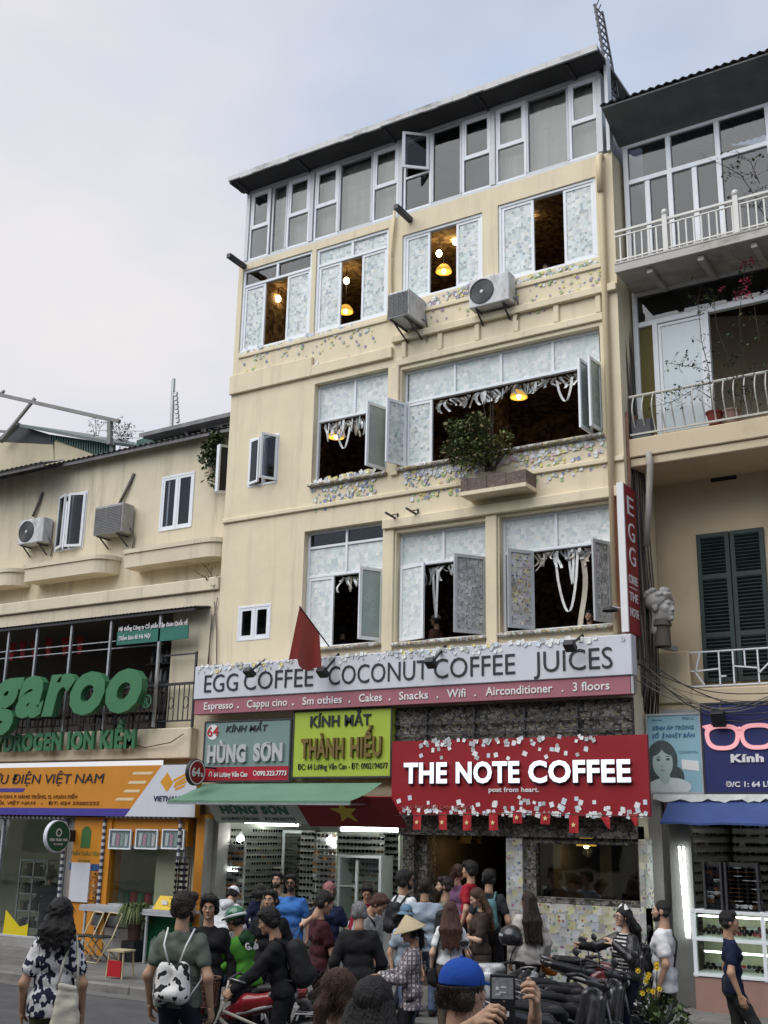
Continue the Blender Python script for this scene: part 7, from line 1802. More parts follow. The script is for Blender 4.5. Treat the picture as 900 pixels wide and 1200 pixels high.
hung_bag(P['cream'], 'orange bag on the seat beside the cream blouse', c_('orange_bag', (.50,.13,.02)), .33, .1, -.12, .22, .2, .12, 'orange_bag', [[(.2,-.02,.0),(.12,-.15,.3),(-.08,-.06,.55)]], sm=m_nyl)
# open leather jacket over the striped top
r = P['leath']['root']; T0 = P['leath']['T']; inv = r.matrix_basis.inverted(); L = lambda a, b, c: np.array(inv @ T0(a, b, c))
m_lea = mat('black_leather', (.014,.014,.016), .38, .25, 8, .3, 18, spec=.5)
J = Acc()
for sd in (-1,1):
    F = Field(.03); F.wr = .004; F.wf = 30
    F.cap(L(sd*.10,-.01,.45), L(sd*.12,0,.45), .088); F.cap(L(sd*.085,-.005,.34), L(sd*.10,-.005,.34), .108); F.cap(L(sd*.085,-.01,.20), L(sd*.10,-.01,.20), .106); F.cap(L(sd*.085,-.015,.06), L(sd*.11,-.01,.06), .112); F.cap(L(sd*.04,-.06,.06), L(sd*.04,-.05,.45), .075)
    p0 = L(sd*.062,0,.3); F.plane(p0, (L(0,.10,.3)-L(sd*.075,0,.3))/np.linalg.norm(L(0,.10,.3)-L(sd*.075,0,.3)))
    F.plane(L(0,0,.0), -(L(0,0,1)-L(0,0,0))); F.plane(L(0,0,.56), (L(0,0,1)-L(0,0,0)))
    V_, Q_ = F.mesh(.013); J.add(V_, Q_)
    i = 0 if sd < 0 else 1; e_, w_ = np.array(inv @ P['leath']['elb'][i]), np.array(inv @ P['leath']['wri'][i]); F = Field(.02); F.wr = .004; F.wf = 36; F.cap(L(sd*.15,0,.47), e_, .066, .058); F.cap(e_, w_, .058, .045); V_, Q_ = F.mesh(.012); J.add(V_, Q_)
J.build('leather_jacket', m_lea, r)
o = MB()
for sd in (-1,1): o.ell(T0(sd*.10,.125,.40), .011); o.tube([T0(sd*.07,.12,.42), T0(sd*.10,.135,.25), T0(sd*.09,.14,.05)], .004, 5)
build_on(o, 'zip', m_steel, r)
o = MB(); q = T0(.05,-.05,.80)
o.v = []; hcw = P['leath']['T'](0,0,.73)
for sd in (-1,1): o.lathe([(.030,0),(.022,.03),(.003,.065)], hcw + Vector((sd*.055*math.cos(P['leath']['fa']), sd*.055*math.sin(P['leath']['fa']), .075)), 10, ax=(sd*.25,0,1))
build_on(o, 'cat_ear_headband', m_whitel, r)
# rider jacket lettering and dark hood
r = P['rider']['root']; T0 = P['rider']['T']
o = MB(); a_, b_ = T0(-.13,-.135,.37), T0(.13,-.135,.37); u_ = (b_-a_).normalized(); v_ = (T0(0,-.135,.5)-T0(0,-.135,.37)).normalized(); o.txt('Grab', a_-u_.cross(v_)*-.012, u_, v_, .26, .075, .006, .03); build_on(o, 'jacket_lettering', m_whitel, r)
F = Field(.03); inv = r.matrix_basis.inverted(); L = lambda a, b, c: np.array(inv @ T0(a, b, c)); F.cap(L(-.08,-.10,.49), L(.08,-.10,.49), .055); F.cap(L(0,-.12,.44), L(0,-.10,.53), .06); field_thing(F, .012, 'hood', c_('dark_green_hood', (.015,.05,.02)), r)
F = Field(.03); r = P['hood']['root']; T0 = P['hood']['T']; bpy.context.view_layer.update(); inv = r.matrix_basis.inverted(); F.cap(L(-.08,-.10,.50), L(.08,-.10,.50), .06); F.cap(L(0,-.13,.43), L(0,-.10,.5), .06); field_thing(F, .014, 'hood', c_('pale_hoodie', (.5,.51,.52)), r)
# cap badge and phone of the photographer
q = P['cap']; hL, hR = q['hands']
mid = (hL+hR)/2
def phone(c, yaw, pitch, label, w=.078, hh=.16, screen=True, name='phone'):
    t = thing(name, label, 'phone', c, yaw); o = LB(); o.box(-w/2, w/2, -.005, .005, -hh/2, hh/2); o.build('phone_body', m_black, t, bevel=.006, seg=2)
    t.rotation_euler = (pitch, 0, yaw)
    if screen:
        o = LB(); o.box(-w/2+.004, w/2-.004, -.0065, -.0055, -hh/2+.006, hh/2-.006, 0); o.box(-w/2+.008, w/2-.008, -.0075, -.0068, .005, hh/2-.014, 1)
        for x_, z_, a_, b_ in ((-.022,.045,.012,.012),(.004,.05,.022,.006),(.0,.03,.03,.004),(-.02,.022,.02,.005)): o.box(x_-a_/2, x_+a_/2, -.0082, -.0077, z_-b_/2, z_+b_/2, 2)
        o.box(-.012, .004, -.0082, -.0077, -.06, -.025, 2); o.box(.012, .026, -.0082, -.0077, -.062, -.042, 2)
        o.build('screen', [mat('phone_screen_dark', (.015,.015,.018), .2), mat('phone_picture', (.10,.10,.11), .3, .8, 60, emit=(.5,.55,.6), estr=.05), mat('phone_icon', (.3,.3,.32), .4, emit=(.7,.7,.75), estr=.12)], t)
    return t
phone(dep(589,1172,4.70), math.atan2(-dep(589,1172,4.7).x, dep(589,1172,4.7).y), rad(-6), 'black phone held up in both hands by the blue cap', .105, .20)
q = P['brown']; phone((q['hands'][0]+q['hands'][1])/2, q['fa'], rad(-50), 'small phone held by the person in the brown dress')
# watch
o = MB(); w = P['wtee']['wri'][0]
# ------------------------------------------------------------------ row of buildings across the street, behind the viewer
for i, (x0, x1, hh, c) in enumerate(((-46,-34,11.5,(.40,.36,.28)),(-34,-22,14,(.34,.35,.34)),(-22,-10,10.5,(.45,.40,.29)),(-10,2,13,(.38,.31,.24)),(2,14,11,(.42,.42,.40)),(14,28,14,(.36,.30,.22)))):
    t = thing('street_house', 'plain plaster street house number %s across the road' % ['one','two','three','four','five','six'][i], 'building', ((x0+x1)/2, -6, PZ))
    m = MB(); hs = []
    for fl in range(int(hh//3.3)):
        for kx in range(3):
            a = x0+1.2+kx*(x1-x0-1.2)/3; hs.append((a, a+2.2, .9+fl*3.3+.4, 2.9+fl*3.3))
    m.box(x0+.01, x1-.01, -16, -6, 0, hh); m.build('wall', mat('plaster_%d' % i, c, .9, .12, .8, stain=((.2,.17,.13), .5, (.8,.8,.2), .55)), t)
    for a, b, z0_, z1_ in hs: m = MB(); m.box(a, b, -6.03, -5.94, z0_, z1_); m.build('window', mat('dark_window', (.03,.035,.04), .15, .2, 2), t)
# ------------------------------------------------------------------ machines on the walls
def ac_unit(name_label, c, w, h, d, yaw=0, fan=True, dirty=False):
    """outdoor air conditioner: c = centre of the back face on the wall, front towards -Y"""
    t = thing('air_conditioner', name_label, 'air conditioner', c, yaw)
    m_ = mat('ac_white_dirty' if dirty else 'ac_white', (.34,.335,.32) if dirty else (.58,.59,.59), .5, .08, 4, stain=((.16,.14,.12), .7, (4,4,2), .5))
    o = LB(); o.box(-w/2, w/2, -d, -.02, 0, h); o.build('casing', m_, t, bevel=.02, seg=2)
    o = LB()
    if fan:
        fx_, fz, fr = -w*.17, h/2, h*.43
        o.lathe([(fr,0),(fr,.012),(fr*.97,.016),(fr*.95,.012)], (fx_,-d-.001,fz), 32, ax=(0,-1,0))
        for q in range(1, 8): o.lathe([(fr*q/8.2,.008),(fr*q/8.2+.004,.012),(fr*q/8.2+.008,.008)], (fx_,-d-.001,fz), 28, ax=(0,-1,0))
        o.lathe([(0,.016),(fr*.13,.014),(fr*.13,.004)], (fx_,-d-.001,fz), 16, 1, ax=(0,-1,0))
        o.build('fan_guard', [m_dkmetal, m_], t)
        o = LB(); o.cyl((fx_,-d-.0005,fz),(fx_,-d-.004,fz), fr*.96, fr*.96, 32); o.build('fan_opening', mat('fan_dark', (.11,.115,.12), .6), t)
    else:
        for q in range(16): o.box(-w*.46, w*.46, -d-.014, -d-.002, h*(.06+.055*q), h*(.06+.055*q)+.008)
        for q in range(5): o.box(-w*.46+w*.225*q, -w*.46+w*.225*q+.008, -d-.018, -d-.0145, h*.05, h*.95)
        o.build('grille', mat('grey_grille', (.17,.17,.17), .6, .1), t)
    o = LB()
    for sx_ in (-1,1): o.bar((sx_*w*.33,0,-.03), (sx_*w*.33,-d*1.05,-.03), .03, .03); o.bar((sx_*w*.33,0,-.24), (sx_*w*.33,-d*.8,-.04), .025, .025)
    o.build('bracket', m_dkmetal, t)
    o = LB(); o.tube([(w*.5,-.12,h*.2),(w*.5+.06,-.08,h*.1),(w*.5+.06,-.02,-.1),(w*.5+.02,-.02,-.3)], .018, 6); o.build('hose', m_wireg, t)
    return t
c = at(573,362,FY); ac_unit('white air conditioner with a round fan beside the third storey window', Vector((at(582,356,FY).x, FY-.02, at(575,366,FY).z)), .80, .56, .30)
ac_unit('boxy grille air conditioner on the cornice below the third storey', Vector((at(487,382,FY).x, FY-.02, at(480,388,FY).z)), .46, .52, .62, fan=False)
ac_unit('white air conditioner with a round fan left of the narrow open window', Vector((at(47,640,LY).x, LY-.02, at(47,640,LY).z)), .82, .58, .30)
ac_unit('grey dirty air conditioner right of the narrow open window', Vector((at(140,630,LY).x, LY-.02, at(140,630,LY).z)), .86, .66, .36, fan=False, dirty=True)
for (px, py, ex, ey) in ((51,577,41,606),(158,555,142,592)):
    o = MB(); a, b = at(px,py,LY), at(ex,ey,LY); o.tube([a+Vector((0,-.02,0)), a.lerp(b,.5)+Vector((.02,-.05,0)), b+Vector((0,-.06,0))], .035, 8); tag(o.build('pipe_sleeve', m_wireg, None, smooth=True), 'slanting lagged pipe above the ' + ('round fan unit at left' if px < 100 else 'grey dirty unit'), 'pipe')
for i, (px, py) in enumerate(((466,609),(490,604))):
    a = at(px,py,FY); o = MB(); o.bar(a, a+Vector((.0,-.42,.03)), .03); o.bar(a+Vector((0,0,.12)), a+Vector((0,0,-.06)), .03); o.bar(a+Vector((0,-.02,.1)), a+Vector((0,-.25,.02)), .02); tag(o.build('wall_bracket', m_dkmetal), 'small black wall bracket above the first storey windows, ' + ('left' if i == 0 else 'right') + ' one', 'bracket')
a, b = at(715,715,FY-.3), at(737,712,FY); t = thing('arm_lamp', 'black dish lamp on a thin arm at the right first storey window', 'lamp', a)
o = MB(); o.lathe([(.02,.06),(.10,.03),(.13,-.01),(.12,-.015)], a, 18); o.build('lamp_shade', m_black, t); o = MB(); o.tube([a+Vector((0,0,.05)), Vector((-6.1,FY-.02,a.z+.05))], .016, 6); o.build('arm', m_pvc, t)
# ------------------------------------------------------------------ plants
def leaves(mb, c, r, n, size, droop=.2, mi=(0,), rnd=R):
    for _ in range(n):
        while True:
            p = Vector((rnd.uniform(-1,1), rnd.uniform(-1,1), rnd.uniform(-1,1)))
            if p.length < 1 and rnd.random() < .35+.65*p.length: break
        q = Vector((c[0]+p.x*r[0], c[1]+p.y*r[1], c[2]+p.z*r[2])); d = Vector((rnd.uniform(-1,1), rnd.uniform(-1,1), rnd.uniform(-.8,.5)-droop)).normalized(); s_ = d.cross(Vector((rnd.uniform(-1,1),rnd.uniform(-1,1),1))).normalized(); L = size*rnd.uniform(.6,1.3); w = L*.28
        mb.add([q, q+d*L*.5+s_*w, q+d*L, q+d*L*.5-s_*w], [(0,1,2,3)], rnd.choice(mi))
m_leaf = [mat('leaf_deep', (.028,.050,.014), .6, .3, 6, spec=.3), mat('leaf_mid', (.055,.085,.022), .6, .3, 6, spec=.3), mat('leaf_light', (.12,.14,.045), .6, .3, 6, spec=.3), mat('leaf_dry', (.17,.13,.06), .8, .3, 6)]
m_stem = mat('woody_stem', (.045,.032,.022), .9, .2, 10)
YPL = FY-.42
c = at(579,566,YPL); t = thing('window_planter', 'rough concrete planter box under the wide second storey window', 'planter', c)
o = MB(); x0, x1 = at(540,570,YPL).x, at(616,560,YPL).x; zt, zb = at(578,556,YPL).z, at(578,571,YPL).z
n = 10
for i in range(n):
    a, b = x0+(x1-x0)*i/n, x0+(x1-x0)*(i+1)/n; o.box(a, b, YPL+R.uniform(-.012,.012), FY-.003, zb, zt+R.uniform(-.02,.02))
o.build('box', mat('rough_brown_concrete', (.15,.115,.095), .95, .3, 14, .7, 40, stain=((.35,.32,.30), .6, (9,9,9), .56)), t); o = MB(); o.box(x0-.01, x1+.01, YPL-.02, FY-.004, zb-.07, zb-.002); o.build('base_slab', m_cream, t)
t = thing('planter_bush', 'bushy green plant with tall bare twigs growing in the window planter', 'bush', (c.x, YPL+.2, zt))
o = MB()
b0 = at(575,552,YPL+.2); tops = [(575,456),(553,490),(560,480),(590,500),(538,500),(525,515),(600,520),(545,495),(578,475),(566,470)]
for px, py in tops:
    e = at(px, py, YPL+.1+R.uniform(-.25,.25)); md_ = b0.lerp(e,.5)+Vector((R.uniform(-.08,.08),R.uniform(-.1,.1),.05)); o.tube([b0+Vector((R.uniform(-.12,.12),0,0)), md_, e], [.022,.013,.004], 6)
    for _ in range(4): f_ = R.uniform(.4,.95); q = b0.lerp(e, f_); o.tube([q, q+Vector((R.uniform(-.2,.2),R.uniform(-.15,.15),R.uniform(.02,.25)))], [.006,.002], 4)
o.build('stem', m_stem, t)
o = MB(); 
for px, py, rx, rz, n in ((545,515,.30,.32,420),(535,500,.18,.18,150),(560,495,.22,.2,190),(570,525,.26,.26,280),(530,530,.2,.22,190),(590,520,.14,.16,60),(592,508,.12,.1,30),(556,540,.3,.12,160)):
    leaves(o, at(px,py,YPL+.05), (rx,.28,rz), int(n*1.25), .08, .15, (1,1,2,2,2,3,0))
o.build('foliage', m_leaf, t)
# plant hanging at the corner and on left ledges
t = thing('wall_shrub', 'dark leafy shrub beside the narrow open sash at the building corner', 'shrub', at(250,560,LY-.1))
o = MB(); a = at(262,572,LY-.05); 
for px, py in ((240,535),(252,512),(236,528),(255,540),(245,560)): o.tube([a, a.lerp(at(px,py,LY-.2),.6)+Vector((0,0,.06)), at(px,py,LY-.25)], [.015,.01,.004], 5)
o.build('stem', m_stem, t); o = MB()
for px, py, rx, rz, n in ((250,524,.26,.22,260),(256,510,.14,.12,90),(244,538,.18,.16,130),(250,562,.16,.18,70)): leaves(o, at(px,py,LY-.2), (rx,.2,rz), n, .11, .25, (0,0,0,1))
o.build('foliage', m_leaf, t)
w = MB(); q0, q1 = at(256,520,FY+.2), at(263,577,FY+.2); 
t = thing('open_casement', 'single open white casement leaf at the corner of the tall building', 'window', at(258,575,LY-.1)); a_ = [at(257,522,LY-.35), at(268,524,LY-.05), at(266,577,LY-.05), at(254,576,LY-.35)]
o = MB(); 
for i in range(4): o.bar(a_[i], a_[(i+1)%4], .07, .05)
o.build('sash_frame', m_pvc, t); o = MB(); o.slab(a_, (0,-1,0), .01); o.build('pane', m_black, t)
def twig_plant(label, pts, Y, nl, cat='plant', flowers=None, size=.06, name='climbing_plant', lm=(0,1), th=.008):
    t = thing(name, label, cat, at(*pts[0][0], Y)); o = MB(); lf = MB()
    for line in pts:
        P_ = [at(px, py, Y+.06*math.sin(i*2.3)) for i, (px, py) in enumerate(line)]
        o.tube(P_, [th*(1-.7*i/len(P_)) for i in range(len(P_))], 5)
        for _ in range(nl):
            i = R.randrange(len(P_)-1); q = P_[i].lerp(P_[i+1], R.random()); e = q+Vector((R.uniform(-.22,.22),R.uniform(-.12,.12),R.uniform(-.15,.22))); o.tube([q, e], [.004,.0015], 4); leaves(lf, e, (.04,.04,.04), 3, size, .2, lm)
    o.build('stem', m_stem, t); lf.build('foliage', m_leaf, t)
    if flowers:
        f = MB()
        for px, py, rr, n in flowers: leaves(f, at(px, py, Y), (rr,rr*.6,rr*.7), n, .06, 0, (0,))
        f.build('blossom', mat('pink_blossom', (.42,.05,.10), .6, .2, 10), t)
YV = 16.92
twig_plant('leafless climbing plant with pink flowers on the right balcony', [[(868,478),(872,420),(866,372),(871,330),(874,308)],[(862,478),(858,430),(840,385),(836,345)],[(835,480),(830,430),(822,400),(818,352),(822,330)],[(880,480),(884,430),(890,400),(884,360)],[(866,470),(850,440),(812,430),(780,425)],[(840,470),(815,455),(790,470),(760,478)]], YV, 26, flowers=((872,345,.15,40),(874,330,.10,26),(876,308,.12,30),(845,338,.07,16)))
twig_plant('small leafless weed growing from the ledge under the right window', [[(252,683),(245,668),(236,660),(230,657)],[(250,684),(240,676),(226,668)]], 16.8, 9, name='wall_weed')
twig_plant('thin climbing twigs on the upper right balcony', [[(885,230),(868,205),(850,195),(838,190)],[(890,215),(880,190),(862,176)]], 16.6, 12, name='climbing_plant')
twig_plant('bare shrub on the roof behind the green shed', [[(112,513),(108,498),(103,492)],[(113,513),(112,496),(111,488)],[(114,513),(118,500),(122,496)]], 20.4, 9, name='roof_shrub')
twig_plant('feathery palm on the roof behind the antenna', [[(143,520),(138,508),(130,503)],[(143,520),(146,505),(152,500)],[(143,520),(150,510),(160,508)],[(143,520),(140,503),(139,497)]], 20.6, 26, name='roof_palm')
for i, (px, py, c_) in enumerate(((838,492,(.20,.045,.035)),(858,490,(.28,.18,.15)))):
    p0 = at(px, py, 17.2); t = thing('flower_pot', ['red clay pot on the right balcony','pale pink pot on the right balcony'][i], 'pot', p0); o = MB(); o.lathe([(.09,-.10),(.13,.10),(.145,.10),(.145,.13),(.12,.13),(.10,.0)], p0, 18); o.build('pot', mat('clay_%d' % i, c_, .8), t)
# potted plant, tub, stools and chairs on the pavement
def gpos(px, py, z=PZ): return gnd(px, py, z)
def folding_chair(label, c, yaw, seat=True):
    t = thing('folding_chair', label, 'chair', c, yaw, 'folding chairs by the orange pillar'); o = LB()
    for sx_ in (-1,1): o.tube([(sx_*.2,.24,0),(sx_*.2,-.05,.42),(sx_*.2,-.22,.82)], .013, 8); o.tube([(sx_*.17,-.25,0),(sx_*.17,.18,.44)], .013, 8)
    o.tube([(-.2,-.22,.82),(.2,-.22,.82)], .013, 8); o.tube([(-.17,-.25,.02),(.17,-.25,.02)], .012, 8); o.tube([(-.2,.24,.02),(.2,.24,.02)], .012, 8); o.build('frame', mat('cream_chair_tube', (.48,.40,.24), .4, .1, 4), t, smooth=True)
    o = LB(); o.box(-.19,.19,-.14,.22,.42,.445); o.build('seat', m_black, t, bevel=.01); o = LB(); o.obox((0,-.19,.68),(.18,0,0),(0,.01,.004),(0,-.03,.09)); o.build('backrest', m_black, t, bevel=.01)
folding_chair('folding chair with black seat beside the orange pillar, nearer the potted plant', gpos(119,1128), rad(168)); folding_chair('folding chair with black seat half hidden behind the printed shirt', gpos(98,1126), rad(160))
c = gpos(140,1146); t = thing('red_stool', 'small stool with a red front panel below the potted plant', 'stool', c, rad(5)); o = LB()
for sx_ in (-.14,.14):
    for sy in (-.12,.12): o.bar((sx_*1.15,sy*1.15,0),(sx_,sy,.40), .022, .022)
o.box(-.17,.17,-.15,.15,.40,.425); o.build('stool_frame', mat('cream_chair_tube', (.48,.40,.24), .4), t); o = LB(); o.box(-.135,.135,-.155,-.135,.03,.27); o.build('red_panel', mat('red_board', (.42,.012,.02), .5, .05), t)
c = gpos(143,1128)+Vector((0,.25,0)); t = thing('potted_plant', 'bushy arching green plant in a brown pot beside the counter', 'plant', c)
o = MB(); o.lathe([(.10,0),(.13,.30),(.15,.30),(.15,.34),(.12,.34),(.10,.1)], c+Vector((0,0,.36)), 18); o.box(c.x-.15,c.x+.15,c.y-.15,c.y+.15,c.z,c.z+.355,1); o.build('pot', [mat('brown_pot', (.10,.055,.04), .7), m_black], t)
o = MB()
for i in range(150):
    a = R.uniform(0,6.283); L = R.uniform(.24,.44); u = Vector((math.cos(a), math.sin(a), 0)); b = c+Vector((0,0,.70))+u*.05; up_ = R.uniform(.18,.40); pts = [b + u*L*q*R.uniform(.85,1.0) + Vector((0,0,up_*q*(1.7-1.5*q)*1.6 if q < 1 else -.05)) for q in (0,.3,.6,1.0)]; s_ = u.cross(Vector((0,0,1)))
    ws = [.012,.022,.018,.002]
    for j in range(3): o.add([pts[j]-s_*ws[j], pts[j]+s_*ws[j], pts[j+1]+s_*ws[j+1], pts[j+1]-s_*ws[j+1]], [(0,1,2,3)], R.choice((0,1,1,2)))
o.build('foliage', m_leaf, t)
c = gpos(192,1128); t = thing('drinks_cooler', 'green drinks cooler box with white bottle picture and blue lid', 'cooler', c, rad(4)); o = LB(); o.box(-.52,.52,-.02,.5,.06,.80); o.build('cooler_body', mat('cooler_green', (.012,.13,.055), .4, .06), t, bevel=.02); o = LB(); o.box(-.53,.53,-.03,.51,.80,.86); o.build('lid', mat('cooler_blue', (.02,.09,.16), .4), t, bevel=.015); o = LB()
for x_, z_, r_ in ((-.18,.30,.35),(-.05,.42,-.15),(.10,.36,.2),(-.28,.25,-.1),(.22,.28,.4)):
    u = Vector((math.cos(r_),0,math.sin(r_))); v = Vector((-math.sin(r_),0,math.cos(r_))); p0 = Vector((x_,-.026,z_)); o.slab([p0-u*.045-v*.13, p0+u*.045-v*.13, p0+u*.045+v*.08, p0+u*.018+v*.14, p0-u*.018+v*.14, p0-u*.045+v*.08], (0,-1,0), .004)
o.build('bottle_picture', mat('pale_green_print', (.42,.52,.47), .5, .15, 9), t)
c = at(196,1058,GY-.2); t = thing('yellow_box', 'yellow tilted display box on the grey counter', 'box', (c.x, c.y, 1.03)); o = MB(); o.slab([(c.x-.2,GY-.36,1.034),(c.x+.2,GY-.36,1.034),(c.x+.2,GY-.18,1.26),(c.x-.2,GY-.18,1.26)], (0,-1,.6), .06); o.build('face', mat('yellow_card', (.58,.38,.01), .5, .06), t); o = MB(); o.box(c.x-.03,c.x+.1,GY-.315,GY-.30,1.12,1.19); o.build('mark', m_whitel, t)
c = at(165,1050,GY+.5)
for i in range(5): x_ = c.x-.35+i*.19; o = MB(); o.cyl((x_,c.y,1.04),(x_,c.y,1.24), .085, .085, 14); tag(o.build('tin', [mat('tin_green', (.03,.12,.05), .4), mat('tin_red', (.28,.03,.03), .4)][i % 2]), ['round green tin behind the counter glass','round red tin behind the counter glass'][i % 2], 'tin', ['green tins','red tins'][i % 2])
# post office pillar board, posters, garland, yellow corner poster
c = at(96,1030,GY); z0_, z1_ = at(96,1057,GY).z, at(96,1011,GY).z; t = thing('menu_board', 'blank white menu board on the orange pillar', 'board', (c.x, GY, z0_)); o = MB(); o.box(at(84,1030,GY).x, at(106,1030,GY).x, GY-.04, GY-.005, z0_, z1_); o.build('board', m_signw, t)
o = MB(); o.box(at(81.5,1015,GY).x, at(117,1015,GY).x, GY-.003, GY-.001, at(96,1020,GY).z, at(96,1012,GY).z); t2 = o.build('blue_strip', mat('blue_strip', (.02,.08,.22), .5), lb)
t = thing('tea_emblem', 'green emblem and lettering on the orange pillar', 'sign', at(101,985,GY)); o = MB(); q = at(101,981,GY); o.slab([(q.x-.13,GY-.006,q.z-.2),(q.x+.13,GY-.006,q.z-.2),(q.x+.13,GY-.006,q.z+.12),(q.x+.05,GY-.006,q.z+.2),(q.x-.05,GY-.006,q.z+.2),(q.x-.13,GY-.006,q.z+.12)], (0,-1,0), .004); o.build('emblem', mat('green_print', (.05,.14,.04), .5), t); o = MB(); q = at(83,1002,GY); o.txt('TRÂN CHÂU TÂN', (q.x,GY-.003,q.z), ux, uz, at(117,1002,GY).x-q.x-.02, .07, .004, .0); o.txt('TEA HOUSE', (q.x+.2,GY-.003,q.z-.12), ux, uz, .35, .04, .004); o.build('lettering', _M['green_print'], t)
for i, px in enumerate((144,175,206)):
    a_, b_ = at(px-13,975,GY), at(px+11,975,GY); z0_, z1_ = at(px,994,GY).z, at(px,973,GY).z; t = thing('drinks_poster', 'framed poster of iced drinks over the counter, %s of three' % ('left','middle','right')[i], 'poster', (a_.x, GY, z0_)); o = MB(); o.box(a_.x, b_.x, GY-.03, GY-.022, z0_, z1_); o.build('sheet', mat('poster_blue_grey', (.12,.16,.17), .5, .3, 8), t)
    o = MB(); o.ring(a_.x-.02, b_.x+.02, z0_-.02, z1_+.02, GY-.05, GY-.01, .025); o.build('frame', m_pvc, t); o = MB()
    for q in range(4): x_ = a_.x+.09+q*.11; o.slab([(x_-.03,GY-.033,z0_+.04),(x_+.03,GY-.033,z0_+.04),(x_+.055,GY-.033,z1_-.06-.03*(q%2)),(x_-.03,GY-.033,z1_-.05)], (0,-1,0), .002, q % 3)
    o.build('drinks', [mat('drink_pale', (.38,.42,.42), .4), mat('drink_pink', (.34,.2,.26), .4), mat('drink_green', (.2,.28,.25), .4)], t)
t = thing('flower_garland', 'dried flower garland hanging on the orange pillar', 'garland', at(112,1045,GY-.05)); o = MB()
for i in range(14): p0 = at(112-2*i/14+R.uniform(-2.5,2.5), 1022+50*i/13, GY-.05); leaves(o, p0, (.08,.04,.06), 12, .06, 0, (R.randrange(4),))
o.build('flowers', [mat('dried_rose', (.28,.10,.09), .8), mat('dried_cream', (.40,.34,.26), .8), m_leaf[0], mat('dried_orange', (.34,.16,.06), .8)], t)
t = thing('yellow_poster', 'yellow corner poster with jagged top on the post office glass', 'poster', at(15,1105,GY)); o = MB(); y_ = GY+.045; o.slab([at(1,1108,y_),at(30.5,1108,y_),at(33,1083,y_),at(23,1086,y_),at(7,1066,y_)], (0,-1,0), .003); o.build('sheet', mat('yellow_sheet', (.62,.50,.01), .5, .04), t); o = MB(); q = at(5,1102,y_); o.txt('VIETTEL POST', (q.x,y_-.006,q.z), ux, uz, .55, .05, .002); o.build('lettering', mat('olive_print', (.22,.18,.02), .5), t)
t = thing('shelf_unit', 'dim shelf unit of parcels behind the post office glass', 'shelf', at(30,1070,GY+1.4)); o = MB(); y_ = GY+1.4; a_, b_ = at(20,1050,y_).x, at(52,1050,y_).x
for z in (.3,.65,1.0,1.35,1.7): o.box(a_, b_, y_, y_+.35, z, z+.03)
for x_ in (a_, (a_+b_)/2, b_): o.box(x_-.02, x_+.02, y_, y_+.03, PZ, 1.75)
o.build('shelf', m_steel, t)
PM_ = [mat('parcel_brown', (.10,.07,.04), .8), mat('parcel_dark', (.03,.03,.035), .8), mat('parcel_pale', (.25,.24,.22), .8)]
for z in (.33,.68,1.03,1.38):
    for i in range(7): x_ = a_+.1+i*(b_-a_-.15)/7; o = MB(); o.box(x_, x_+R.uniform(.12,.2), y_+.02, y_+.3, z+.001, z+R.uniform(.12,.27)); tag(o.build('parcel', PM_[i % 3]), ['brown','black','pale'][i % 3]+' parcel on the shelf unit behind the post office glass', 'parcel', ['brown','black','pale'][i % 3]+' parcels')
# carousel of glasses at the left of the shop and shelves of caps
c = at(215,1030,GY-.25); t = thing('sunglasses_stand', 'black revolving stand of sunglasses by the grey counter', 'display stand', (c.x, c.y, 1.03)); o = MB(); o.cyl((c.x,c.y,1.032),(c.x,c.y,1.06), .16, .16, 18); o.cyl((c.x,c.y,1.06),(c.x,c.y,1.95), .018, .018, 8)
for q in range(8): a = q*math.pi/4; o.bar((c.x+.13*math.cos(a),c.y+.13*math.sin(a),1.08),(c.x+.13*math.cos(a),c.y+.13*math.sin(a),1.93), .014)
for z in (1.08,1.93): o.lathe([(.12,z),(.14,z),(.14,z+.012),(.12,z+.012)], (c.x,c.y,0), 20)
o.build('stand_frame', m_dkmetal, t)
for j in range(8):
    for q in (-1,0,1): glasses(c.x+.10*q, c.y-.16+.05*abs(q), 1.13+j*.1, R.choice((0,0,1)), 'sunglasses on the black revolving stand by the grey counter', 'sunglasses on the counter stand', 340, q*.6)
# bouquet of yellow flowers
c = at(766,1164,12.75); t = thing('flower_bouquet', 'yellow flowers in a dark wrapped bunch beside the white T-shirt', 'flowers', (c.x, c.y, c.z-.3)); o = MB(); lf = MB()
for i in range(10):
    p0 = c+Vector((R.uniform(-.18,.14),R.uniform(-.1,.1),R.uniform(-.06,.30))); lf.tube([c+Vector((0,0,-.35)), p0], [.006,.004], 5, 0)
    for q in range(7): a = q*.9; d_ = Vector((math.cos(a), -.5, math.sin(a))).normalized(); s_ = d_.cross(Vector((0,-1,0))).normalized(); o.add([p0, p0+d_*.02+s_*.012, p0+d_*.04, p0+d_*.02-s_*.012], [(0,1,2,3)])
    o.ell(p0+Vector((0,-.012,0)), .012, n=8, m=5)
o.build('blooms', mat('yellow_petal', (.66,.46,.02), .6, .12, 14), t); leaves(lf, c+Vector((.12,.05,-.22)), (.28,.16,.22), 150, .10, .1, (0,0,1)); lf.build('foliage', m_leaf, t)
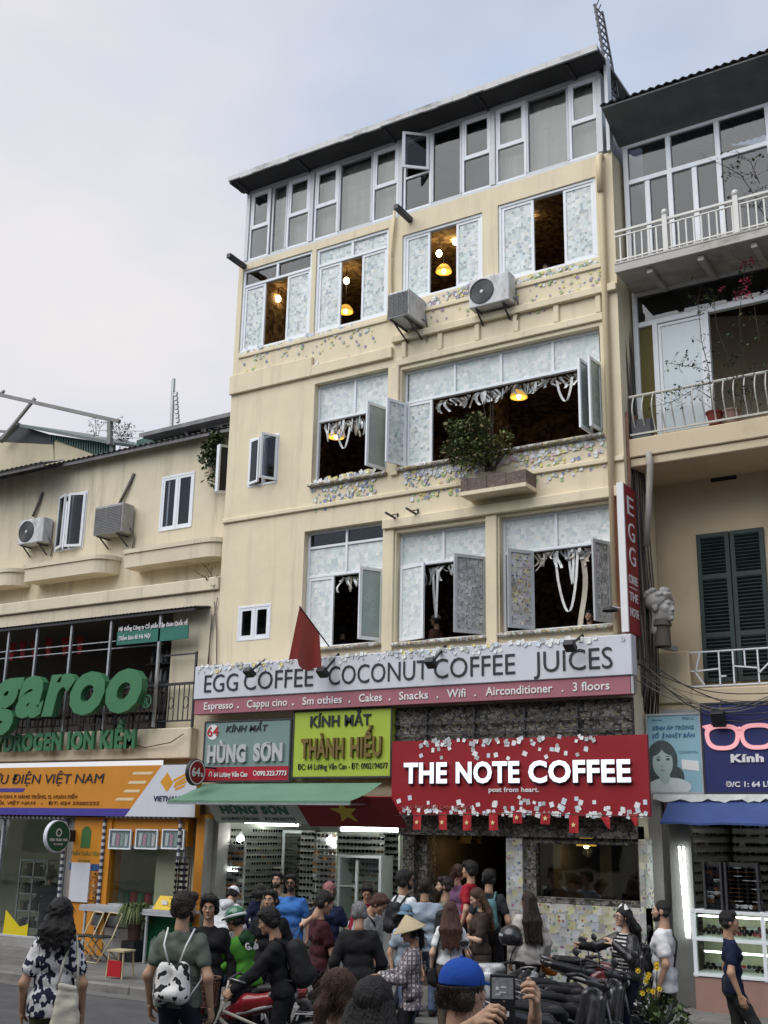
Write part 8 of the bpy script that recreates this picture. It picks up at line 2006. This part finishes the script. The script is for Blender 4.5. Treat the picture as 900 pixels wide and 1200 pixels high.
# ------------------------------------------------------------------ bust, cables, boxes at the corner
cb = at(775,713,17.2); t = thing('plaster_bust', 'white plaster curly haired head mounted on the corner wall', 'statue', (cb.x, cb.y, cb.z-.3), rad(-104))
V_, Q_ = head_mesh(False, .0065); A = Acc(); sc_ = 2.15; A.add(V_*sc_+np.array((0,0,.30)), Q_)
F = Field(.02); F.ell((0,-.02,.05),(.092,.104,.085)); 
for i in range(34):
    a = R.uniform(0,6.283); e = R.uniform(.0,1.3); F.cap((.088*math.cos(a)*math.cos(e*.8),-.02+.10*math.sin(a)*math.cos(e*.8),.055+.088*math.sin(e)),(.095*math.cos(a+.2)*math.cos(e*.8),-.02+.106*math.sin(a+.2)*math.cos(e*.8),.06+.09*math.sin(e)), .020, .014, k=.006)
F.plane((0,.055,.04), V3(0,.75,-.66)); V_, Q_ = F.mesh(.0075); A.add(V_*sc_+np.array((0,0,.30)), Q_); A.build('head', mat('grey_white_plaster', (.36,.35,.33), .8, .15, 6, .2, 30, stain=((.12,.11,.10), .7, (7,7,7), .52)), t)
o = LB(); o.lathe([(.10,-.42),(.13,-.40),(.12,-.1),(.15,-.08),(.13,.02)], (0,0,.1), 16); o.build('neck_post', mat('dark_wood_post', (.09,.075,.06), .8), t)
o = MB(); q = at(774,748,17.75); o.bar((cb.x,cb.y,cb.z-.60),(XR,cb.y,cb.z-.60), .08, .07); o.build('wall_arm', m_conc, t)
CAB = [((731,330),(738,420),(745,500),(752,560),(758,640),(765,720),(768,800),(765,838))]
for i in range(17):
    Yc = 17.02+.02*i; dx = -13+i*1.05; P_ = []
    for j, (px, py) in enumerate(CAB[0]): P_.append(at(px+dx*(.5+.11*j)+R.uniform(-1.2,1.2), py+R.uniform(-4,4), Yc+.04*j*.6))
    o = MB(); o.tube(P_, R.choice((.010,.014,.018,.022)) if i < 9 else .009, 6); tag(o.build('cable', m_wire if i % 3 else m_wireg, None, smooth=True), 'loose dark cable running down the corner between two buildings', 'cable', 'cables at the building corner')
for i in range(9):
    a_ = at(R.uniform(744,756), R.uniform(770,800), 16.95); b_ = at(R.uniform(900,960), R.uniform(800,832), 17.1); o = MB(); n = 9; sag = R.uniform(.15,.5)
    pts = [a_.lerp(b_, q/n)-Vector((0,0,sag*math.sin(math.pi*q/n))) for q in range(n+1)]
    o.tube([a_+Vector((-.05,.1,.8)), a_+Vector((0,.03,.3))]+pts, R.choice((.006,.008,.010)), 5); tag(o.build('cable', m_wire if i % 2 else m_wireg, None, smooth=True), 'slack cable sagging above the poster and navy sign', 'cable', 'cables above the right signs')
for i, (a_, b_, c_) in enumerate((((255,700),(247,740),(243,784)),((248,720),(246,750),(244,786)),((251,705),(254,740),(254,784)))):
    o = MB(); o.tube([at(*a_,FY-.03), at(*b_,FY-.04), at(*c_,FY-.05)], .012, 5); tag(o.build('cable', m_wireg, None, smooth=True), 'thin cable dropping down the wall behind the banner left end', 'cable', 'cables behind the banner end')
o = MB(); o.tube([at(215,860,16.55), at(200,870,16.5), at(170,876,16.55), at(140,868,16.58)], .01, 5); tag(o.build('cable', m_wire, None, smooth=True), 'black cable looping across the cream terrace beam', 'cable')
for i, (px, py, w_, h_) in enumerate(((752,508,.34,.5),(748,527,.2,.3))):
    q = at(px, py, 17.0); o = MB(); o.box(q.x-w_/2, q.x+w_/2, 16.98, 17.12, q.z-h_/2, q.z+h_/2); tag(o.build('junction_box', m_dkmetal, bevel=.01), 'dark junction box among the corner cables, ' + ('larger upper' if i == 0 else 'smaller lower') + ' one', 'junction box')
o = MB(); o.tube([at(760,530,16.9), at(762,545,16.88), at(760,600,16.95), at(757,640,17.0)], [.05,.055,.05,.05], 10); tag(o.build('vent_pipe', mat('grey_pvc_pipe', (.30,.28,.25), .6, .15, 5), None, smooth=True), 'grey bent pipe below the right balcony slab', 'pipe')
for x_ in (-6.02,-5.98):
    o = MB(); o.tube([(x_+.0,FY+.15+(x_+6.02)*6,9.2),(x_,FY+.15+(x_+6.02)*6,5.1)], .03, 7); tag(o.build('conduit', mat('rust_conduit', (.18,.10,.07), .8, .3, 6), None, smooth=True), 'thin rusty conduit running down beside the tall red sign', 'conduit', 'rusty conduits')
# terrace clutter
for i, px in enumerate((35,62,108,122,138,165,180)):
    c = at(px, 850, 17.4); c.z = 4.3; t = thing('rattan_chair', 'dark rattan chair behind the terrace railing', 'chair', c, rad(R.uniform(-40,40)), 'rattan chairs on the terrace'); o = LB()
    o.box(-.26,.26,-.26,.26,.40,.46)
    for sx_ in (-.22,.22):
        for sy in (-.22,.22): o.cyl((sx_,sy,0),(sx_,sy,.40), .02, .02, 6)
    o.build('seat', mat('rattan', (.085,.065,.05), .8, .3, 30, .5, 60), t); o = LB()
    for q in range(11): a = math.pi*q/10; o.tube([(.30*math.cos(a),.05+.26*math.sin(a),.46),(.33*math.cos(a),.07+.30*math.sin(a),.86)], .018, 5)
    o.tube([(.33*math.cos(math.pi*q/10),.07+.30*math.sin(math.pi*q/10),.88) for q in range(11)], .03, 6); o.build('backrest', _M['rattan'], t)
c = at(196,800,18.2); t = thing('bottle_shelf', 'dark shelves of crockery at the right of the terrace', 'shelf', (c.x,18.2,4.3)); o = MB()
for z in (4.6,5.0,5.4,5.8): o.box(-17.3,-15.75,17.9,18.3,z,z+.03)
o.build('shelf', m_dkmetal, t)
CM_ = [mat('crock_grey', (.20,.21,.23), .3), mat('crock_dark', (.04,.04,.045), .3), mat('crock_white', (.42,.42,.42), .3)]
for z in (4.63,5.03,5.43,5.83):
    for i in range(11): x_ = -17.2+i*.135; o = MB(); o.lathe([(.02,0),(R.uniform(.03,.055),.02),(R.uniform(.03,.055),R.uniform(.08,.2)),(.015,R.uniform(.21,.28))], (x_,18.0,z+.001), 8); tag(o.build('jar', CM_[i % 3]), ['grey','dark','white'][i % 3]+' jar on the dark terrace shelves', 'jar', ['grey','dark','white'][i % 3]+' jars')
# cafe interior shapes seen through the window, hanging strips
for i, (px, yy) in enumerate(((655,1.3),(700,1.5),(730,1.4))):
    c = at(px, 1040, FY+yy); t = thing('bar_stool', 'dark bar stool inside the cafe window', 'stool', (c.x, FY+yy, PZ+.16), 0, 'stools in the cafe'); o = MB(); o.lathe([(.16,.70),(.17,.74),(.02,.75)], (c.x,FY+yy,PZ+.16), 14); o.cyl((c.x,FY+yy,PZ+.16),(c.x,FY+yy,PZ+.86), .02); o.lathe([(.17,0),(.17,.02),(.02,.03)], (c.x,FY+yy,PZ+.161), 14); o.build('stool', m_dkmetal, t)
# ------------------------------------------------------------------ motorbikes and bicycles (front towards +Y)
m_tyre = mat('tyre_rubber', (.016,.016,.017), .8, .2, 20)
m_rim = mat('alloy_rim', (.20,.20,.21), .35, .1, 5, metal=.8)
def wheel(t, y, r=.275, w=.085, name='wheel', spokes=5, thin=False, steer=0, x=0):
    o = LB(); c_, s_ = math.cos(steer), math.sin(steer); ax = (c_, s_, 0)
    n = 8; prof = [(r-w*.5+w*.5*math.cos(a), w*.5*math.sin(a)) for a in [2*math.pi*i/n for i in range(n+1)]]
    o.lathe(prof, (x, y, r), 30, ax=ax); ty = o.build('tyre', m_tyre, t, smooth=True)
    o = LB(); o.lathe([(r-w*.9,-w*.3),(r-w*1.25,-w*.3),(r-w*1.25,w*.3),(r-w*.9,w*.3)], (x, y, r), 28, ax=ax); o.cyl(Vector((x,y,r))-Vector(ax)*w*.6, Vector((x,y,r))+Vector(ax)*w*.6, .045 if not thin else .022, n=12)
    for q in range(spokes):
        a = q*2*math.pi/spokes; d_ = Vector((-s_*math.cos(a), c_*math.cos(a), math.sin(a))); cc = Vector((x,y,r)); o.bar(cc+d_*.02, cc+d_*(r-w), .028 if not thin else .004, .02 if not thin else .004)
    o.build('rim', m_rim, t); return ty
def motorbike(label, pos, yaw, col='black', body2=None, helmet=None, plate='29 K1', lean=.06, z=None):
    t = thing('motorbike', label, 'motorbike', pos, yaw, 'motorbikes parked and ridden by the kerb')
    mb = mat('paint_'+col, {'black': (.014,.014,.016), 'red': (.22,.012,.018), 'silver': (.30,.31,.33), 'grey': (.11,.112,.118), 'maroon': (.10,.012,.016), 'white': (.45,.45,.46)}[col], .3, .06, 3, coat=.6)
    wheel(t, -.60); wheel(t, .62)
    F = Field(.065)
    for sx_ in (-1,1):
        F.cap((sx_*.10,-.84,.78),(sx_*.155,-.32,.68),.04,.07); F.cap((sx_*.155,-.32,.68),(sx_*.13,.02,.48),.07,.055); F.cap((sx_*.12,-.60,.66),(sx_*.14,-.15,.54),.05,.065); F.cap((sx_*.06,-.90,.80),(sx_*.12,-.60,.72),.035,.05)
        F.cap((sx_*.15,.36,.86),(sx_*.18,.26,.45),.035,.035); F.cap((sx_*.10,.40,.90),(sx_*.16,.28,.40),.04,.04)
    F.cap((0,-.86,.76),(0,-.60,.70),.04,.07); F.cap((0,.44,.92),(0,.52,.70),.075,.06); F.cap((0,.40,.80),(0,.28,.45),.06,.06)
    field_thing(F, .014, 'fairing', mb, t)
    F = Field(.03); F.cap((-.06,-.74,.835),(-.07,-.42,.80),.035,.045); F.cap((.06,-.74,.835),(.07,-.42,.80),.035,.045); F.cap((-.07,-.38,.765),(-.06,-.08,.745),.04,.04); F.cap((.07,-.38,.765),(.06,-.08,.745),.04,.04); F.cap((0,-.1,.735),(0,.0,.69),.07,.05); field_thing(F, .014, 'seat', mat('seat_vinyl', (.018,.018,.02), .5, .15, 12, .2, 40), t)
    F = Field(.03); F.cap((0,-.35,.35),(0,.05,.33),.10,.09); F.cap((.0,-.2,.38),(0,.2,.40),.07,.06); F.cap((-.16,-.15,.20),(.16,-.15,.20),.02); field_thing(F, .016, 'engine', mat('engine_metal', (.10,.10,.105), .5, .25, 14, metal=.5), t)
    F = Field(.02); F.cap((.16,-.85,.36),(.15,-.35,.27),.055,.045); F.cap((.15,-.35,.27),(.10,.0,.25),.025,.02); field_thing(F, .012, 'exhaust', m_dkmetal, t)
    o = LB()
    for sx_ in (-1,1): o.tube([(sx_*.065,.62,.28),(sx_*.065,.46,.85)], .022, 8); o.tube([(sx_*.09,-.60,.28),(sx_*.12,-.52,.62)], .025, 8); o.bar((sx_*.08,-.62,.275),(sx_*.07,-.15,.30), .04, .05)
    o.tube([(0,.45,.85),(0,.40,1.0)], .03, 8); o.build('fork', m_rim, t, smooth=True)
    F = Field(.02)
    for q in range(7): a = math.radians(35+q*19); F.cap((-.035,.62+.315*math.cos(a),.275+.315*math.sin(a)),(.035,.62+.315*math.cos(a),.275+.315*math.sin(a)),.022)
    field_thing(F, .012, 'fender', mb, t)
    F = Field(.03); F.cap((-.12,.42,.98),(.12,.42,.98),.055); F.cap((0,.47,.93),(0,.50,.88),.075); field_thing(F, .013, 'handlebar_cowl', mb, t)
    o = LB(); o.tube([(-.36,.28,1.01),(-.22,.36,1.04),(0,.40,1.0),(.22,.36,1.04),(.36,.28,1.01)], .015, 8)
    for sx_ in (-1,1): o.tube([(sx_*.36,.28,1.01),(sx_*.24,.35,1.035)], .021, 8); o.tube([(sx_*.22,.37,1.05),(sx_*.27,.40,1.16),(sx_*.32,.38,1.22)], .007, 6); o.tube([(sx_*.33,.33,1.04),(sx_*.20,.41,1.045)], .006, 5)
    o.build('handlebar', m_black, t, smooth=True)
    for sx_ in (-1,1): o = LB(); o.ell((sx_*.33,.375,1.245), .062,.014,.042, 14, 8); o.build('mirror', mat('mirror_back', (.02,.02,.022), .3), t, smooth=True)
    o = LB(); o.ell((0,.545,.90), .075,.03,.055, 14, 8); o.build('headlight', mat('headlamp_lens', (.45,.47,.48), .1, .05, 3, spec=.8), t, smooth=True)
    o = LB(); o.ell((0,-.895,.765), .07,.02,.032, 14, 8); o.build('tail_light', mat('red_lens', (.10,.006,.008), .15, .1, 3, spec=.7), t, smooth=True)
    for sx_ in (-1,1): o = LB(); o.ell((sx_*.115,-.87,.74), .022,.02,.018, 10, 6); o.build('indicator', mat('amber_lens', (.20,.07,.01), .15, spec=.7), t, smooth=True)
    o = LB(); o.obox((0,-.90,.55), (.098,0,0), (0,.004,.001), (0,-.02,.075)); o.build('number_plate', m_whitel, t)
    o = LB(); n_ = Vector((0,-1,-.25)).normalized(); v_ = Vector((0,-.25,1)).normalized()
    o.txt(plate, Vector((0,-.908,.57))-Vector((0,0,0)), ux, Vector((0,-.26,.966)), .15, .05, .003, .01, align='C'); o.txt('364.52', Vector((0,-.892,.50)), ux, Vector((0,-.26,.966)), .16, .05, .003, .01, align='C'); o.build('plate_lettering', m_ink, t)
    o = LB(); o.tube([(-.09,-.74,.80),(-.10,-.92,.86),(0,-.95,.87),(.10,-.92,.86),(.09,-.74,.80)], .013, 8); o.build('grab_rail', m_rim, t, smooth=True)
    o = LB(); F = Field(.02); o.obox((0,-.86,.52), (.07,0,0), (0,.02,.02), (0,-.08,.14)); o.build('rear_mudguard', m_black, t)
    o = LB(); o.tube([(-.10,-.05,.28),(-.26,-.02,.015)], .013, 6); o.build('side_stand', m_dkmetal, t)
    if body2:
        F = Field(.02)
        for sx_ in (-1,1): F.cap((sx_*.16,-.62,.66),(sx_*.185,-.22,.56),.022,.03)
        field_thing(F, .012, 'side_panel', mat('accent_'+body2, {'silver': (.36,.37,.38), 'red': (.28,.015,.02), 'white': (.5,.5,.5)}[body2], .3, .05, 3, coat=.5), t)
    t.rotation_euler = (0, lean, yaw)
    return t
def facing(px, py, d, face):
    q = dep(px, py, d); vd = Vector((q.x, q.y, 0)).normalized(); return q, math.atan2(-vd.x, vd.y)+rad(face)
def park(label, px, py, d, face, zr, ly, **kw):
    """the point (0, ly, zr) of the bike is put where the photo has it"""
    q, yw = facing(px, py, d, face); off = Vector((-math.sin(yw)*ly, math.cos(yw)*ly, 0)); z0_ = 0 if q.y < KERB else PZ
    return motorbike(label, (q.x-off.x, q.y-off.y, z0_), yw, **kw)
park('black motorbike nearest the road with a white plate and grab rail', 572, 1165, 11.2, -58, .72, -.88, col='black', body2='silver', plate='29 X5')
park('black motorbike with a maroon tail behind the nearest one', 622, 1130, 12.4, -40, .74, -.88, col='maroon', plate='30 H7', body2='red')
park('silver fronted motorbike facing the street at the left of the row', 578, 1112, 12.9, 160, .90, .5, col='silver', plate='29 B1')
park('grey motorbike in the middle of the parked row', 606, 1120, 13.1, -60, .72, -.85, col='grey', plate='18 C4')
park('black motorbike parked close to the papered wall', 640, 1102, 14.4, -70, .74, -.85, col='black', plate='29 D2', body2='white')
park('black motorbike with a silver side panel in the second row from the road', 612, 1163, 11.9, -52, .74, -.85, col='black', plate='33 M9', body2='silver')
park('dark motorbike half hidden behind the black sweater', 372, 1112, 14.2, 70, .85, 0, col='black', plate='29 F8')
rt = P['rider']['root']; motorbike('red motorbike ridden by the person in bright green', (rt.location.x-math.sin(P['rider']['fa'])*.22, rt.location.y+math.cos(P['rider']['fa'])*.22, 0), P['rider']['fa'], col='red', body2='silver', plate='29 L3', lean=0)
# helmet lying on a parked bike
c = dep(599,1098,12.85); t = thing('motorcycle_helmet', 'black open face helmet resting on the silver fronted motorbike', 'helmet', c, rad(40)); A = Acc(); F = Field(.012); F.ell((0,0,0),(.135,.155,.135)); F.plane((0,0,-.085),V3(0,0,-1)); V_, Q_ = F.mesh(.009); A.add(V_, Q_); A.build('shell', mat('helmet_black', (.016,.016,.018), .25, .1, 5, coat=.5), t)
o = LB(); o.ell((0,.03,.005), .139,.14,.075, 18, 10); o.build('visor', mat('smoke_visor', (.05,.055,.06), .1, .1, 3, spec=.8), t, smooth=True); o = LB(); o.lathe([(.10,.085),(.137,.03),(.139,.02),(.139,.012)], (0,0,.0), 24); o.build('trim', mat('grey_trim', (.36,.37,.38), .3), t)
# city bicycle
rt = P['cyc']['root']; fa = P['cyc']['fa']
t = thing('bicycle', 'white city bicycle with a brown front basket and rear rack', 'bicycle', (rt.location.x-math.sin(fa)*.24, rt.location.y+math.cos(fa)*.24, 0), fa)
wheel(t, -.53, .33, .038, spokes=26, thin=True); wheel(t, .53, .33, .038, spokes=26, thin=True)
o = LB(); bbk = Vector((0,-.06,.29)); hd = Vector((0,.36,.78)); st_ = Vector((0,-.22,.72))
o.tube([hd, hd+Vector((0,.06,-.14)), bbk+Vector((0,.1,.05)), bbk], .022, 8); o.tube([bbk, st_], .018, 8); o.tube([hd+Vector((0,.02,-.08)), bbk+Vector((0,.02,.25)), st_+Vector((0,.02,-.15))], .016, 8)
for sx_ in (-1,1): o.tube([(sx_*.05,-.53,.33), (sx_*.03,-.08,.29)], .011, 6); o.tube([(sx_*.05,-.53,.33), (sx_*.02,-.21,.66)], .010, 6); o.tube([(sx_*.045,.53,.33), (sx_*.035,.40,.68), (0,.37,.74)], .012, 6)
o.tube([(0,.37,.74),(0,.32,.98)], .014, 8); o.build('frame', mat('ivory_frame', (.48,.45,.38), .4, .08, 4, stain=((.2,.15,.1), .4, (8,8,8), .6)), t, smooth=True)
o = LB(); o.tube([(-.29,.12,.99),(-.24,.26,1.02),(0,.32,.99),(.24,.26,1.02),(.29,.12,.99)], .012, 8); o.build('handlebar', m_rim, t, smooth=True)
F = Field(.03); F.cap((-.07,-.34,.86),(.07,-.34,.86),.04); F.cap((0,-.30,.86),(0,-.10,.855),.05,.025); field_thing(F, .010, 'saddle', mat('grey_saddle', (.26,.26,.27), .5, .1), t)
o = LB(); o.cyl((0,-.22,.70),(0,-.24,.84), .013); o.build('seat_post', m_rim, t)
o = LB(); nn = 18
for lv in range(6):
    z_, g_ = .74+.05*lv, 1+.04*lv; o.tube([(.155*g_*math.cos(2*math.pi*q/nn), .56+.125*g_*math.sin(2*math.pi*q/nn), z_) for q in range(nn+1)], .006, 5)
for q in range(nn): a = 2*math.pi*q/nn; o.quad((.155*math.cos(a-.13),.56+.125*math.sin(a-.13),.74),(.155*math.cos(a+.13),.56+.125*math.sin(a+.13),.74),(.186*math.cos(a+.13),.56+.15*math.sin(a+.13),.995),(.186*math.cos(a-.13),.56+.15*math.sin(a-.13),.995))
o.add([(.15*math.cos(2*math.pi*q/nn),.56+.12*math.sin(2*math.pi*q/nn),.742) for q in range(nn)], [tuple(range(nn))]); o.tube([(.187*math.cos(2*math.pi*q/nn), .56+.152*math.sin(2*math.pi*q/nn), .998) for q in range(nn+1)], .011, 6); o.build('basket', mat('brown_wicker', (.10,.045,.028), .7, .3, 30, .5, 60), t)
o = LB(); o.box(-.07,.07,-.78,-.36,.68,.695); 
for sx_ in (-.07,.07): o.tube([(sx_,-.36,.69),(sx_,-.80,.69)], .009, 6); o.tube([(sx_,-.70,.69),(sx_*.8,-.53,.33)], .008, 6)
o.build('rear_rack', m_rim, t)
o = LB(); nn = 14
for q in range(nn):
    a0, a1 = math.radians(20+q*10), math.radians(30+q*10); rr = .37; o.quad((-.03,-.53-rr*math.cos(a0),.33+rr*math.sin(a0)),(.03,-.53-rr*math.cos(a0),.33+rr*math.sin(a0)),(.03,-.53-rr*math.cos(a1),.33+rr*math.sin(a1)),(-.03,-.53-rr*math.cos(a1),.33+rr*math.sin(a1)))
o.build('mudguard', m_whitel, t); o = LB(); o.lathe([(.0,-.01),(.09,-.008),(.09,.008),(0,.01)], (.05,-.06,.29), 20, ax=(1,0,0))
for sx_ in (-1,1): o.bar((sx_*.08,-.06,.29),(sx_*.08,-.06+sx_*.12,.29-.12), .02); o.box(sx_*.13-.05,sx_*.13+.05,-.06+sx_*.12-.03,-.06+sx_*.12+.03,.16,.18)
o.build('crank', m_dkmetal, t)
